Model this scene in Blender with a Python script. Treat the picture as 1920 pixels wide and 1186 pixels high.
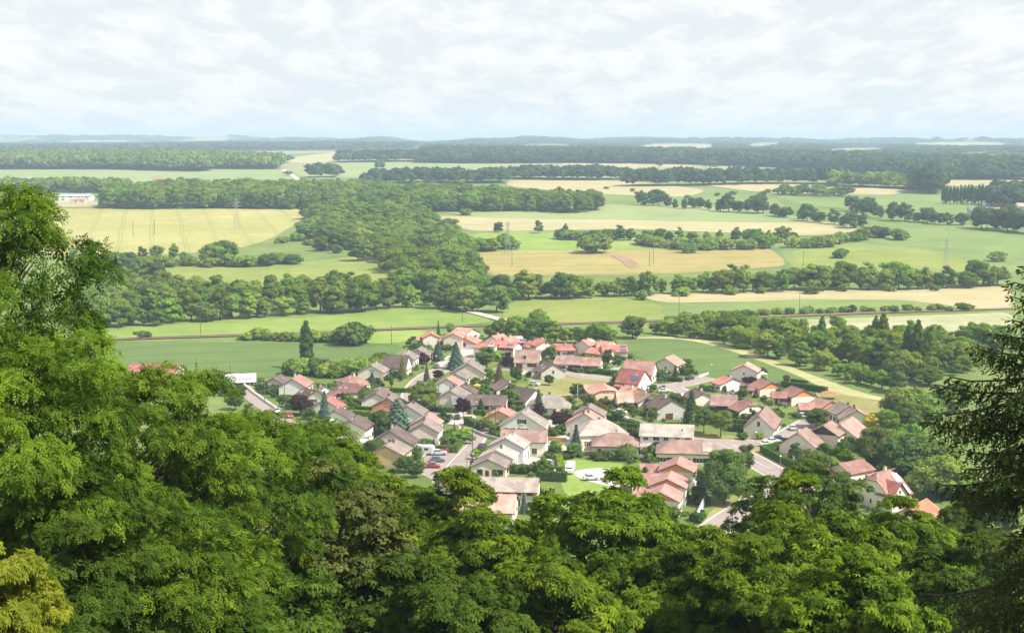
import bpy, bmesh, math, random
import numpy as np
from mathutils import Vector, Matrix, Euler

random.seed(11)
for o in list(bpy.data.objects):
    bpy.data.objects.remove(o)
SC = bpy.context.scene
COL = SC.collection
R_ = math.radians

# ------------------------------------------------------------------ camera
CAMZ = 85.0
PITCH = R_(7.05)
FPX = 1920 * 50 / 36.0
cam_d = bpy.data.cameras.new('camera')
cam_d.lens = 50
cam_d.sensor_width = 36
cam_d.clip_start = 0.5
cam_d.clip_end = 60000
cam = bpy.data.objects.new('camera', cam_d)
cam.location = (0, 0, CAMZ)
cam.rotation_euler = (math.pi / 2 - PITCH, 0, 0)
COL.objects.link(cam)
SC.camera = cam

# ------------------------------------------------------------------ light
SUN_EL, SUN_AZ = R_(50), R_(112)      # azimuth measured from +Y (view) towards +X (right)
sun_vec = Vector((math.cos(SUN_EL) * math.sin(SUN_AZ), math.cos(SUN_EL) * math.cos(SUN_AZ), math.sin(SUN_EL)))
sd = bpy.data.lights.new('sun', 'SUN')
sd.energy = 5.0
sd.angle = R_(0.6)
sd.color = (1.0, 0.955, 0.88)
sun = bpy.data.objects.new('sun', sd)
sun.rotation_euler = (-sun_vec).to_track_quat('-Z', 'Y').to_euler()
sun.location = (300, 300, 900)
COL.objects.link(sun)

w = bpy.data.worlds.new('World')
SC.world = w
w.use_nodes = True
nt = w.node_tree
nt.nodes.clear()
N = nt.nodes.new
L = nt.links.new
wo = N('ShaderNodeOutputWorld')
bg = N('ShaderNodeBackground')
bg.inputs['Strength'].default_value = 0.1
sky = N('ShaderNodeTexSky')
sky.sky_type = 'NISHITA'
sky.sun_disc = False
sky.sun_elevation = SUN_EL
sky.sun_rotation = SUN_AZ
sky.altitude = 400
sky.air_density = 1.0
sky.dust_density = 2.0
sky.ozone_density = 1.0
tc = N('ShaderNodeTexCoord')
sep = N('ShaderNodeSeparateXYZ')
L(tc.outputs['Generated'], sep.inputs[0])
zz = N('ShaderNodeMath'); zz.operation = 'MAXIMUM'; zz.inputs[1].default_value = 0.0
L(sep.outputs['Z'], zz.inputs[0])
za = N('ShaderNodeMath'); za.operation = 'ADD'; za.inputs[1].default_value = 0.16
L(zz.outputs[0], za.inputs[0])
dx = N('ShaderNodeMath'); dx.operation = 'DIVIDE'
dy = N('ShaderNodeMath'); dy.operation = 'DIVIDE'
L(sep.outputs['X'], dx.inputs[0]); L(za.outputs[0], dx.inputs[1])
L(sep.outputs['Y'], dy.inputs[0]); L(za.outputs[0], dy.inputs[1])
# a cloud layer seen in perspective: flat streaks near the horizon, heaped puffs above
dys = N('ShaderNodeMath'); dys.operation = 'MULTIPLY'; dys.inputs[1].default_value = 0.75
L(dy.outputs[0], dys.inputs[0])
cmb = N('ShaderNodeCombineXYZ')
dxs = N('ShaderNodeMath'); dxs.operation = 'MULTIPLY'; dxs.inputs[1].default_value = 1.7
L(dx.outputs[0], dxs.inputs[0])
L(dxs.outputs[0], cmb.inputs[0]); L(dys.outputs[0], cmb.inputs[1])
zq = N('ShaderNodeMath'); zq.operation = 'MULTIPLY'; zq.inputs[1].default_value = 6.0
L(sep.outputs['Z'], zq.inputs[0]); L(zq.outputs[0], cmb.inputs[2])
n1 = N('ShaderNodeTexNoise'); n1.inputs['Scale'].default_value = 3.6; n1.inputs['Detail'].default_value = 9; n1.inputs['Roughness'].default_value = 0.62
n1.inputs['Distortion'].default_value = 0.25
L(cmb.outputs[0], n1.inputs['Vector'])
r1 = N('ShaderNodeValToRGB')
r1.color_ramp.elements[0].position = 0.43; r1.color_ramp.elements[0].color = (0, 0, 0, 1)
r1.color_ramp.elements[1].position = 0.57; r1.color_ramp.elements[1].color = (1, 1, 1, 1)
L(n1.outputs['Fac'], r1.inputs[0])
veil = N('ShaderNodeMixRGB')           # thin high veil over blue sky
veil.inputs['Fac'].default_value = 0.93
veil.inputs['Color2'].default_value = (5.2, 5.48, 5.62, 1)
L(sky.outputs['Color'], veil.inputs['Color1'])
cl = N('ShaderNodeMixRGB')
L(r1.outputs['Color'], cl.inputs['Fac'])
L(veil.outputs['Color'], cl.inputs['Color1'])
cl.inputs['Color2'].default_value = (6.1, 6.1, 6.02, 1)
L(cl.outputs['Color'], bg.inputs['Color'])
L(bg.outputs[0], wo.inputs[0])

SC.view_settings.view_transform = 'Standard'
SC.view_settings.look = 'None'
SC.view_settings.exposure = 0.72
SC.view_settings.gamma = 1.0
SC.view_settings.use_curve_mapping = False
SC.render.engine = 'CYCLES'
cy = SC.cycles
cy.max_bounces = 5
cy.diffuse_bounces = 3
cy.glossy_bounces = 2
cy.transmission_bounces = 3
cy.transparent_max_bounces = 6
cy.volume_bounces = 0
cy.use_denoising = True
cy.caustics_reflective = False
cy.caustics_refractive = False

# ------------------------------------------------------------------ terrain function and pixel lookup
_pd = np.array([-4000, -30, 0, 8, 22, 65, 130, 200, 250, 640, 900, 1300, 2000, 3000, 4500, 6500, 9000, 11000, 13000, 18000], float)
_pz = np.array([83.3, 83.3, 83.3, 82, 73, 48, 22, 5, 0, 0, 3, 16, 30, 42, 52, 56, 58, 58, 56, 50], float)
_tx = np.arange(0, 18001, 10.0)
_tz = np.interp(_tx, _pd, _pz)
_sm = _tz.copy()
for i in range(len(_tx)):
    hw = int(min(40, max(0, (_tx[i] - 640) / 60)))
    if hw > 0:
        _sm[i] = _tz[max(0, i - hw):i + hw + 1].mean()
_tz = _sm

# far hills: pixel column, half width in pixels, distance, height above the plain
HILLS = [((px - 960) / FPX * d, d, hw_ / FPX * d, 1500.0, hh) for px, hw_, d, hh in (
    (60, 150, 10500, 46), (250, 120, 10500, 54), (430, 110, 10500, 45), (590, 60, 9500, 38), (715, 34, 8200, 35), (-120, 150, 10500, 49),
    (900, 60, 7000, 18), (1010, 60, 7600, 27), (1180, 70, 8200, 23), (1290, 60, 8600, 40), (1345, 50, 8600, 27), (1440, 45, 8600, 38),
    (1640, 45, 8000, 30), (1745, 50, 8000, 40), (1560, 40, 8000, 11), (1860, 60, 8000, 16), (1960, 60, 8000, 24))]
def T(x, y):
    if y < 0:
        return 83.3
    f = y / 10.0
    i = int(f)
    if i >= 1799:
        return float(_tz[-1])
    z = _tz[i] + (_tz[i + 1] - _tz[i]) * (f - i)
    if y > 900:
        a = min((y - 900) / 600 * 1.6, 1.6 + (y - 1500) / 1000 * 1.25) if y > 900 else 0
        a = max(0, min(a, 12))
        z += a * (math.sin(x / 610 + 1.3) * 0.6 + math.sin(x / 330 + y / 1300 + 0.5) * 0.4)
        if y > 4800:
            for hx, hy, wx, wy, hh in HILLS:
                e = ((x - hx) / wx) ** 2 + ((y - hy) / wy) ** 2
                if e < 9: z += hh * math.exp(-e)
    return z

_cp, _sp = math.cos(PITCH), math.sin(PITCH)

def ray(px, py):
    a = (px - 960) / FPX
    b = (593 - py) / FPX
    return Vector((a, _cp + b * _sp, -_sp + b * _cp))

def at_z(px, py, z):
    d = ray(px, py)
    t = (z - CAMZ) / d.z
    return Vector((d.x * t, d.y * t, z))

def at_d(px, py, dist):
    d = ray(px, py)
    t = dist / d.y
    return Vector((d.x * t, dist, CAMZ + d.z * t))

def P(px, py):
    """the spot of ground that the photograph shows at this pixel"""
    d = ray(px, py)
    y = 255.0
    prev = 200.0
    while y < 16000:
        t = y / d.y
        if CAMZ + d.z * t <= T(d.x * t, y):
            lo, hi = prev, y
            for _ in range(18):
                m = (lo + hi) / 2
                t = m / d.y
                if CAMZ + d.z * t <= T(d.x * t, m):
                    hi = m
                else:
                    lo = m
            t = hi / d.y
            return Vector((d.x * t, hi, T(d.x * t, hi)))
        prev = y
        y *= 1.012
    t = 14000 / d.y
    return Vector((d.x * t, 14000, T(d.x * t, 14000)))

# ------------------------------------------------------------------ object helpers
def tag(o, label=None, cat=None, group=None, kind=None):
    if label: o['label'] = label
    if cat: o['category'] = cat
    if group: o['group'] = group
    if kind: o['kind'] = kind
    return o

def empty(name, loc=(0, 0, 0), rz=0.0, sc=1.0):
    o = bpy.data.objects.new(name, None)
    o.empty_display_size = 0.5
    COL.objects.link(o)
    o.location = loc
    o.rotation_euler = (0, 0, rz)
    o.scale = (sc, sc, sc) if not hasattr(sc, '__len__') else sc
    return o

def put(name, me, parent=None, loc=(0, 0, 0), rot=(0, 0, 0), sc=(1, 1, 1), mat=None):
    o = bpy.data.objects.new(name, me)
    COL.objects.link(o)
    if parent is not None:
        o.parent = parent
    o.location = loc
    o.rotation_euler = rot
    o.scale = sc if hasattr(sc, '__len__') else (sc, sc, sc)
    if mat is not None and len(me.materials):
        o.material_slots[0].link = 'OBJECT'
        o.material_slots[0].material = mat
    return o

def mesh(name, V, F, mats, midx=None, smooth=False):
    me = bpy.data.meshes.new(name)
    me.from_pydata([tuple(v) for v in V], [], [tuple(f) for f in F])
    for m in (mats if isinstance(mats, (list, tuple)) else [mats]):
        me.materials.append(m)
    if midx is not None:
        me.polygons.foreach_set('material_index', np.array(midx, np.int32))
    if smooth:
        me.polygons.foreach_set('use_smooth', np.ones(len(me.polygons), bool))
    me.update()
    return me

def bigmesh(name, V, quads=None, tris=None, mats=(), var=None, midx=None, smooth=False):
    """numpy arrays to a mesh; var is one value per face"""
    V = np.asarray(V, np.float32)
    loops, starts, tot = [], [], []
    s = 0
    if quads is not None and len(quads):
        q = np.asarray(quads, np.int32)
        loops.append(q.ravel()); starts.append(np.arange(len(q)) * 4 + s); tot.append(np.full(len(q), 4)); s += q.size
    if tris is not None and len(tris):
        t = np.asarray(tris, np.int32)
        loops.append(t.ravel()); starts.append(np.arange(len(t)) * 3 + s); tot.append(np.full(len(t), 3)); s += t.size
    loops = np.concatenate(loops).astype(np.int32)
    starts = np.concatenate(starts).astype(np.int32)
    me = bpy.data.meshes.new(name)
    me.vertices.add(len(V)); me.vertices.foreach_set('co', V.ravel())
    me.loops.add(len(loops)); me.loops.foreach_set('vertex_index', loops)
    me.polygons.add(len(starts)); me.polygons.foreach_set('loop_start', starts)
    me.update(calc_edges=True)
    if var is not None:
        a = me.attributes.new('var', 'FLOAT', 'FACE')
        a.data.foreach_set('value', np.asarray(var, np.float32))
    for m in mats:
        me.materials.append(m)
    if midx is not None:
        me.polygons.foreach_set('material_index', np.asarray(midx, np.int32))
    if smooth:
        me.polygons.foreach_set('use_smooth', np.ones(len(me.polygons), bool))
    me.update()
    return me

class MB:
    """collects boxes, prisms and tubes into one mesh"""
    def __init__(s): s.v, s.f, s.m = [], [], []
    def poly(s, pts, faces, m=0):
        b = len(s.v); s.v += [tuple(p) for p in pts]
        s.f += [tuple(i + b for i in f) for f in faces]; s.m += [m] * len(faces)
        return s
    def box(s, x0, x1, y0, y1, z0, z1, m=0, mtx=None):
        p = [(x0, y0, z0), (x1, y0, z0), (x1, y1, z0), (x0, y1, z0), (x0, y0, z1), (x1, y0, z1), (x1, y1, z1), (x0, y1, z1)]
        if mtx is not None: p = [tuple(mtx @ Vector(q)) for q in p]
        return s.poly(p, [(3, 2, 1, 0), (4, 5, 6, 7), (0, 1, 5, 4), (1, 2, 6, 5), (2, 3, 7, 6), (3, 0, 4, 7)], m)
    def prism(s, prof, x0, x1, m=0):
        """profile of (y,z) points, counter-clockwise seen from +x, run along x"""
        n = len(prof)
        p = [(x0, y, z) for y, z in prof] + [(x1, y, z) for y, z in prof]
        f = [tuple(range(n - 1, -1, -1)), tuple(range(n, 2 * n))]
        f += [(i, (i + 1) % n, n + (i + 1) % n, n + i) for i in range(n)]
        return s.poly(p, f, m)
    def tube(s, pts, rad, n=6, m=0, cap=True):
        pts = [Vector(p) for p in pts]
        b = len(s.v)
        for i, p in enumerate(pts):
            d = (pts[min(i + 1, len(pts) - 1)] - pts[max(i - 1, 0)]).normalized()
            u = d.cross(Vector((0, 0, 1)))
            if u.length < 0.05: u = d.cross(Vector((1, 0, 0)))
            u.normalize(); v = d.cross(u)
            r = rad[i] if hasattr(rad, '__len__') else rad
            for k in range(n):
                a = 2 * math.pi * k / n
                s.v.append(tuple(p + (u * math.cos(a) + v * math.sin(a)) * r))
        for i in range(len(pts) - 1):
            for k in range(n):
                s.f.append((b + i * n + k, b + i * n + (k + 1) % n, b + (i + 1) * n + (k + 1) % n, b + (i + 1) * n + k)); s.m.append(m)
        if cap:
            s.f.append(tuple(b + k for k in range(n - 1, -1, -1))); s.m.append(m)
            e = b + (len(pts) - 1) * n
            s.f.append(tuple(e + k for k in range(n))); s.m.append(m)
        return s
    def lathe(s, prof, n=10, m=0, c=(0, 0, 0)):
        b = len(s.v)
        for r, z in prof:
            for k in range(n):
                a = 2 * math.pi * k / n
                s.v.append((c[0] + r * math.cos(a), c[1] + r * math.sin(a), c[2] + z))
        for i in range(len(prof) - 1):
            for k in range(n):
                s.f.append((b + i * n + k, b + i * n + (k + 1) % n, b + (i + 1) * n + (k + 1) % n, b + (i + 1) * n + k)); s.m.append(m)
        return s
    def me(s, name, mats, smooth=False): return mesh(name, s.v, s.f, mats, s.m, smooth)
    def build(s, name, mats, parent=None, loc=(0, 0, 0), rot=(0, 0, 0), smooth=False):
        return put(name, s.me(name, mats, smooth), parent, loc, rot)

ORD = ['zeroth', 'first', 'second', 'third', 'fourth', 'fifth', 'sixth', 'seventh', 'eighth', 'ninth', 'tenth', 'eleventh', 'twelfth']
def ordinal(n):
    if n < len(ORD): return ORD[n]
    suf = 'th' if 10 <= n % 100 <= 20 else {1: 'st', 2: 'nd', 3: 'rd'}.get(n % 10, 'th')
    return '%d%s' % (n, suf)

# ------------------------------------------------------------------ materials
def newmat(name):
    m = bpy.data.materials.new(name)
    m.use_nodes = True
    t = m.node_tree
    t.nodes.clear()
    out = t.nodes.new('ShaderNodeOutputMaterial')
    return m, t, out

def rgba(c): return (c[0], c[1], c[2], 1)

def ramp2(t, fac, c1, c2, p1=0.3, p2=0.7):
    r = t.nodes.new('ShaderNodeValToRGB')
    r.color_ramp.elements[0].position = p1; r.color_ramp.elements[0].color = rgba(c1)
    r.color_ramp.elements[1].position = p2; r.color_ramp.elements[1].color = rgba(c2)
    t.links.new(fac, r.inputs[0])
    return r.outputs['Color']

def noise(t, vec, scale, detail=4, rough=0.55):
    n = t.nodes.new('ShaderNodeTexNoise')
    n.inputs['Scale'].default_value = scale; n.inputs['Detail'].default_value = detail; n.inputs['Roughness'].default_value = rough
    if vec is not None: t.links.new(vec, n.inputs['Vector'])
    return n.outputs['Fac']

def coords(t, kind='Object', scale=None, rot=None):
    c = t.nodes.new('ShaderNodeTexCoord')
    v = c.outputs[kind]
    if scale or rot:
        m = t.nodes.new('ShaderNodeMapping')
        if scale: m.inputs['Scale'].default_value = scale
        if rot: m.inputs['Rotation'].default_value = rot
        t.links.new(v, m.inputs['Vector'])
        v = m.outputs[0]
    return v

def mixc(t, fac, a, b, mode='MIX'):
    m = t.nodes.new('ShaderNodeMixRGB'); m.blend_type = mode
    for s, x in (('Fac', fac), ('Color1', a), ('Color2', b)):
        if hasattr(x, 'is_linked') or hasattr(x, 'links'): t.links.new(x, m.inputs[s])
        elif s == 'Fac': m.inputs[s].default_value = x
        else: m.inputs[s].default_value = rgba(x)
    return m.outputs[0]

def surf(t, out, col, rough=0.85, bump=None, bstr=0.3, bdist=0.03, metallic=0, spec=0.3):
    b = t.nodes.new('ShaderNodeBsdfPrincipled')
    if hasattr(col, 'links'): t.links.new(col, b.inputs['Base Color'])
    else: b.inputs['Base Color'].default_value = rgba(col)
    b.inputs['Roughness'].default_value = rough
    b.inputs['Metallic'].default_value = metallic
    b.inputs['Specular IOR Level'].default_value = spec
    if bump is not None:
        bn = t.nodes.new('ShaderNodeBump'); bn.inputs['Strength'].default_value = bstr; bn.inputs['Distance'].default_value = bdist
        t.links.new(bump, bn.inputs['Height']); t.links.new(bn.outputs[0], b.inputs['Normal'])
    t.links.new(b.outputs[0], out.inputs[0])
    return b

_mc = {}
def plain(name, c, rough=0.7, metallic=0.0, var=0.12, spec=0.3):
    if name in _mc: return _mc[name]
    m, t, out = newmat(name)
    v = coords(t)
    col = ramp2(t, noise(t, v, 1.3, 5), [x * (1 - var) for x in c], [x * (1 + var) for x in c])
    surf(t, out, col, rough, None, metallic=metallic, spec=spec)
    _mc[name] = m
    return m

def roofmat(name, c, var=0.28):
    m, t, out = newmat('roof_' + name)
    v = coords(t)
    oi = t.nodes.new('ShaderNodeObjectInfo')
    # patches of weathering, streaks down the slope, fine tile grain
    big = noise(t, v, 0.35, 4, 0.6)
    stv = coords(t, 'Object', (2.2, 2.2, 0.25))
    streak = noise(t, stv, 1.0, 4, 0.6)
    fine = noise(t, v, 4.5, 3, 0.7)
    a = ramp2(t, big, [x * (1 - var) for x in c], [min(1, x * (1 + var)) for x in c], 0.35, 0.65)
    g = sum(c) / 3
    a = mixc(t, ramp2(t, streak, (0, 0, 0), (0.45, 0.45, 0.45), 0.45, 0.75), a, [0.55 * x + 0.45 * g * 0.6 for x in c])
    a = mixc(t, 0.55, a, ramp2(t, fine, (0.72, 0.72, 0.72), (1.18, 1.18, 1.18), 0.3, 0.7), 'MULTIPLY')
    hs = t.nodes.new('ShaderNodeHueSaturation')
    mp = t.nodes.new('ShaderNodeMapRange'); mp.inputs['To Min'].default_value = 0.86; mp.inputs['To Max'].default_value = 1.12
    t.links.new(oi.outputs['Random'], mp.inputs['Value']); t.links.new(mp.outputs[0], hs.inputs['Value']); t.links.new(a, hs.inputs['Color'])
    # courses of tiles
    wv = t.nodes.new('ShaderNodeTexWave'); wv.bands_direction = 'Z'; wv.inputs['Scale'].default_value = 1.55; wv.inputs['Distortion'].default_value = 0.25
    t.links.new(v, wv.inputs['Vector'])
    wx = t.nodes.new('ShaderNodeTexWave'); wx.bands_direction = 'X'; wx.inputs['Scale'].default_value = 1.1; wx.inputs['Distortion'].default_value = 0.2
    t.links.new(v, wx.inputs['Vector'])
    ad = t.nodes.new('ShaderNodeMath'); ad.operation = 'ADD'
    t.links.new(wv.outputs['Fac'], ad.inputs[0]); t.links.new(wx.outputs['Fac'], ad.inputs[1])
    surf(t, out, hs.outputs[0], 0.85, ad.outputs[0], 0.55, 0.06, spec=0.2)
    return m

def wallmat(name, c):
    m, t, out = newmat('render_' + name)
    v = coords(t)
    oi = t.nodes.new('ShaderNodeObjectInfo')
    big = noise(t, v, 0.5, 5, 0.6)
    a = ramp2(t, big, [x * 0.92 for x in c], [min(0.85, x * 1.05) for x in c])
    st = noise(t, coords(t, 'Object', (1.6, 1.6, 0.16)), 1.0, 5, 0.65)
    a = mixc(t, ramp2(t, st, (0, 0, 0), (0.4, 0.4, 0.4), 0.52, 0.8), a, [x * 0.72 for x in c])
    # splashed, dirtier plinth with an uneven upper edge
    sp = t.nodes.new('ShaderNodeSeparateXYZ'); t.links.new(v, sp.inputs[0])
    nn = noise(t, v, 1.2, 3)
    ma = t.nodes.new('ShaderNodeMath'); ma.operation = 'MULTIPLY_ADD'; ma.inputs[1].default_value = -1.4; ma.inputs[2].default_value = 1.0
    t.links.new(sp.outputs['Z'], ma.inputs[0])
    mb = t.nodes.new('ShaderNodeMath'); mb.operation = 'MULTIPLY'; mb.use_clamp = True
    t.links.new(ma.outputs[0], mb.inputs[0]); t.links.new(nn, mb.inputs[1])
    a = mixc(t, mb.outputs[0], a, [x * 0.6 for x in c])
    hs = t.nodes.new('ShaderNodeHueSaturation')
    mp = t.nodes.new('ShaderNodeMapRange'); mp.inputs['To Min'].default_value = 0.9; mp.inputs['To Max'].default_value = 1.06
    t.links.new(oi.outputs['Random'], mp.inputs['Value']); t.links.new(mp.outputs[0], hs.inputs['Value']); t.links.new(a, hs.inputs['Color'])
    surf(t, out, hs.outputs[0], 0.9, noise(t, v, 14, 3), 0.25, 0.02, spec=0.2)
    return m

def leafmat(name, c1, c2, trans=0.35, hue=0.03, val=0.3, rough=0.5, gloss=True):
    """c1..c2: leaf to leaf colour; every tree also differs a little as a whole"""
    m, t, out = newmat(name)
    at = t.nodes.new('ShaderNodeAttribute'); at.attribute_name = 'var'
    oi = t.nodes.new('ShaderNodeObjectInfo')
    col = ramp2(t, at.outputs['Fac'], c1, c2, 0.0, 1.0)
    hs = t.nodes.new('ShaderNodeHueSaturation')
    mp = t.nodes.new('ShaderNodeMapRange'); mp.inputs['To Min'].default_value = 1 - val; mp.inputs['To Max'].default_value = 1 + val
    t.links.new(oi.outputs['Random'], mp.inputs['Value']); t.links.new(mp.outputs[0], hs.inputs['Value'])
    mu = t.nodes.new('ShaderNodeMath'); mu.operation = 'MULTIPLY'; mu.inputs[1].default_value = 7.31
    fr = t.nodes.new('ShaderNodeMath'); fr.operation = 'FRACT'
    t.links.new(oi.outputs['Random'], mu.inputs[0]); t.links.new(mu.outputs[0], fr.inputs[0])
    mh = t.nodes.new('ShaderNodeMapRange'); mh.inputs['To Min'].default_value = 0.5 - hue; mh.inputs['To Max'].default_value = 0.5 + hue * 0.6
    t.links.new(fr.outputs[0], mh.inputs['Value']); t.links.new(mh.outputs[0], hs.inputs['Hue'])
    t.links.new(col, hs.inputs['Color'])
    if gloss:
        d = t.nodes.new('ShaderNodeBsdfPrincipled')
        t.links.new(hs.outputs[0], d.inputs['Base Color'])
        d.inputs['Roughness'].default_value = rough
        d.inputs['Specular IOR Level'].default_value = 0.12
    else:
        d = t.nodes.new('ShaderNodeBsdfDiffuse')
        t.links.new(hs.outputs[0], d.inputs['Color'])
    tr = t.nodes.new('ShaderNodeBsdfTranslucent')
    tcol = mixc(t, 1.0, hs.outputs[0], (1.15, 1.25, 0.55), 'MULTIPLY')
    t.links.new(tcol, tr.inputs['Color'])
    mx = t.nodes.new('ShaderNodeMixShader'); mx.inputs[0].default_value = trans
    t.links.new(d.outputs[0], mx.inputs[1]); t.links.new(tr.outputs[0], mx.inputs[2])
    t.links.new(mx.outputs[0], out.inputs[0])
    return m

def fieldmat(name, c1, c2, ang=0.0, row=6.0, rowamt=0.25, patch=0.012, tram=0, tramc=None, fine=0.5):
    """crop or meadow: broad patches, drilled rows along a direction, tramlines in pairs"""
    m, t, out = newmat('field_' + name)
    v = coords(t, 'Object')
    big = noise(t, v, patch, 5, 0.6)
    col = ramp2(t, big, c1, c2, 0.35, 0.65)
    rv = coords(t, 'Object', (1, 1, 1), (0, 0, ang))
    sv = t.nodes.new('ShaderNodeMapping'); sv.inputs['Scale'].default_value = (1 / row, 0.02 / row, 1)
    t.links.new(rv, sv.inputs['Vector'])
    rows = noise(t, sv.outputs[0], 1.0, 3, 0.6)
    col = mixc(t, rowamt, col, ramp2(t, rows, (0.55, 0.6, 0.5), (1.3, 1.25, 1.2), 0.3, 0.7), 'MULTIPLY')
    md = noise(t, v, patch * 5, 6, 0.65)
    col = mixc(t, 0.6, col, ramp2(t, md, (0.78, 0.82, 0.76), (1.2, 1.14, 1.12), 0.32, 0.68), 'MULTIPLY')
    fv = noise(t, v, fine, 4, 0.7)
    col = mixc(t, 0.5, col, ramp2(t, fv, (0.75, 0.78, 0.7), (1.2, 1.18, 1.15), 0.3, 0.7), 'MULTIPLY')
    if tram:
        sx = t.nodes.new('ShaderNodeSeparateXYZ'); t.links.new(rv, sx.inputs[0])
        wob = noise(t, v, 0.01, 2)
        wa = t.nodes.new('ShaderNodeMath'); wa.operation = 'MULTIPLY_ADD'; wa.inputs[1].default_value = 6.0
        t.links.new(wob, wa.inputs[0]); t.links.new(sx.outputs['X'], wa.inputs[2])
        fac = None
        for off in (0.0, 2.4):
            a1 = t.nodes.new('ShaderNodeMath'); a1.operation = 'ADD'; a1.inputs[1].default_value = off
            t.links.new(wa.outputs[0], a1.inputs[0])
            pp = t.nodes.new('ShaderNodeMath'); pp.operation = 'PINGPONG'; pp.inputs[1].default_value = tram / 2
            t.links.new(a1.outputs[0], pp.inputs[0])
            lt = t.nodes.new('ShaderNodeMath'); lt.operation = 'LESS_THAN'; lt.inputs[1].default_value = 0.45
            t.links.new(pp.outputs[0], lt.inputs[0])
            if fac is None: fac = lt.outputs[0]
            else:
                mm = t.nodes.new('ShaderNodeMath'); mm.operation = 'MAXIMUM'
                t.links.new(fac, mm.inputs[0]); t.links.new(lt.outputs[0], mm.inputs[1]); fac = mm.outputs[0]
        ml = t.nodes.new('ShaderNodeMath'); ml.operation = 'MULTIPLY'; ml.inputs[1].default_value = 0.7
        t.links.new(fac, ml.inputs[0])
        col = mixc(t, ml.outputs[0], col, tramc or [x * 0.55 for x in c1])
    surf(t, out, col, 0.95, noise(t, v, 0.7, 4, 0.7), 0.6, 0.4, spec=0.1)
    return m

M = {}
for k, c in dict(brown=(.14, .098, .09), dark=(.125, .083, .075), rust=(.36, .195, .16), red=(.34, .125, .105), darkred=(.18, .085, .077),
                 taupe=(.24, .19, .168), grey=(.31, .27, .235), pale=(.40, .33, .285), pink=(.41, .225, .19), palepink=(.52, .31, .25),
                 coral=(.52, .205, .155), palecoral=(.56, .29, .225), pinkbrown=(.31, .20, .165), redbrown=(.29, .145, .12),
                 violet=(.17, .118, .11), orange=(.50, .20, .125), bluegrey=(.21, .20, .20), steelblue=(.34, .42, .52)).items():
    M['r_' + k] = roofmat(k, [x * .92 for x in c])
for k, c in dict(white=(.72, .70, .67), cream=(.80, .69, .56), beige=(.72, .61, .525), pinkbeige=(.70, .55, .48), peach=(.72, .52, .37),
                 pinkwall=(.58, .26, .20), grey=(.47, .45, .41), offwhite=(.77, .72, .66), bluewhite=(.72, .735, .72), orangewall=(.70, .30, .13),
                 ochre=(.68, .47, .26), wood=(.075, .06, .055)).items():
    M['w_' + k] = wallmat(k, [min(.84, x * 1.12) for x in c])
M['frame_white'] = plain('frame_white', (.75, .75, .73), 0.5, var=0.05)
M['frame_brown'] = plain('frame_brown', (.10, .05, .03), 0.6)
M['sh_dark'] = plain('shutter_dark', (.045, .04, .04), 0.6)
M['sh_brown'] = plain('shutter_brown', (.12, .045, .025), 0.6)
M['sh_orange'] = plain('shutter_orange', (.36, .12, .03), 0.6)
M['sh_white'] = plain('shutter_white', (.72, .72, .70), 0.5, var=0.05)
M['sh_green'] = plain('shutter_green', (.10, .14, .09), 0.6)
M['sh_grey'] = plain('shutter_grey', (.35, .34, .32), 0.6)
M['barge'] = plain('bargeboard_brown', (.085, .045, .03), 0.7)
M['barge_light'] = plain('bargeboard_light', (.55, .5, .42), 0.7)
M['chim_cream'] = plain('chimney_cream', (.62, .54, .44), 0.9)
M['chim_brick'] = plain('chimney_brick', (.30, .095, .06), 0.9)
M['chim_grey'] = plain('chimney_grey', (.16, .145, .135), 0.9)
M['garage'] = plain('garage_brown', (.16, .055, .03), 0.6)
M['garage_white'] = plain('garage_white', (.7, .7, .7), 0.5)
M['metal_white'] = plain('white_paint', (.78, .78, .78), 0.35, var=0.03)
M['metal_grey'] = plain('galvanised_steel', (.36, .37, .37), 0.55, 0.5)
M['concrete'] = plain('concrete', (.42, .40, .36), 0.9, var=0.2)
M['pole_wood'] = plain('pole_wood', (.13, .10, .075), 0.9, var=0.25)
M['bark'] = plain('bark', (.075, .058, .042), 0.95, var=0.35)
M['rubber'] = plain('rubber', (.02, .02, .02), 0.8)
M['rim'] = plain('rim', (.45, .45, .46), 0.35, 0.8)
M['lampglass'] = plain('lamp_glass', (.75, .75, .72), 0.2, spec=0.6)
M['redlens'] = plain('red_lens', (.4, .02, .02), 0.2, spec=0.6)
M['redprint'] = plain('red_print', (.60, .10, .08), 0.5)
M['solar'] = plain('solar_panel', (.05, .10, .24), 0.18, 0.1, var=0.1, spec=0.7)
M['solar_pale'] = plain('solar_panel_pale', (.45, .50, .56), 0.2, 0.1, var=0.1, spec=0.7)
M['ballast'] = plain('ballast', (.20, .125, .105), 0.95, var=0.3)
M['rail'] = plain('rail', (.17, .10, .08), 0.5, 0.6)
M['cable'] = plain('cable', (.30, .31, .33), 0.5, 0.5)
M['tarp'] = plain('green_mesh', (.015, .19, .12), 0.7)
M['plastic_white'] = plain('plastic_white', (.8, .8, .8), 0.4, var=0.03)

def glassmat():
    m, t, out = newmat('window_glass')
    b = surf(t, out, (.035, .045, .055), 0.08, spec=0.7)
    return m
M['glass'] = glassmat()

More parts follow.
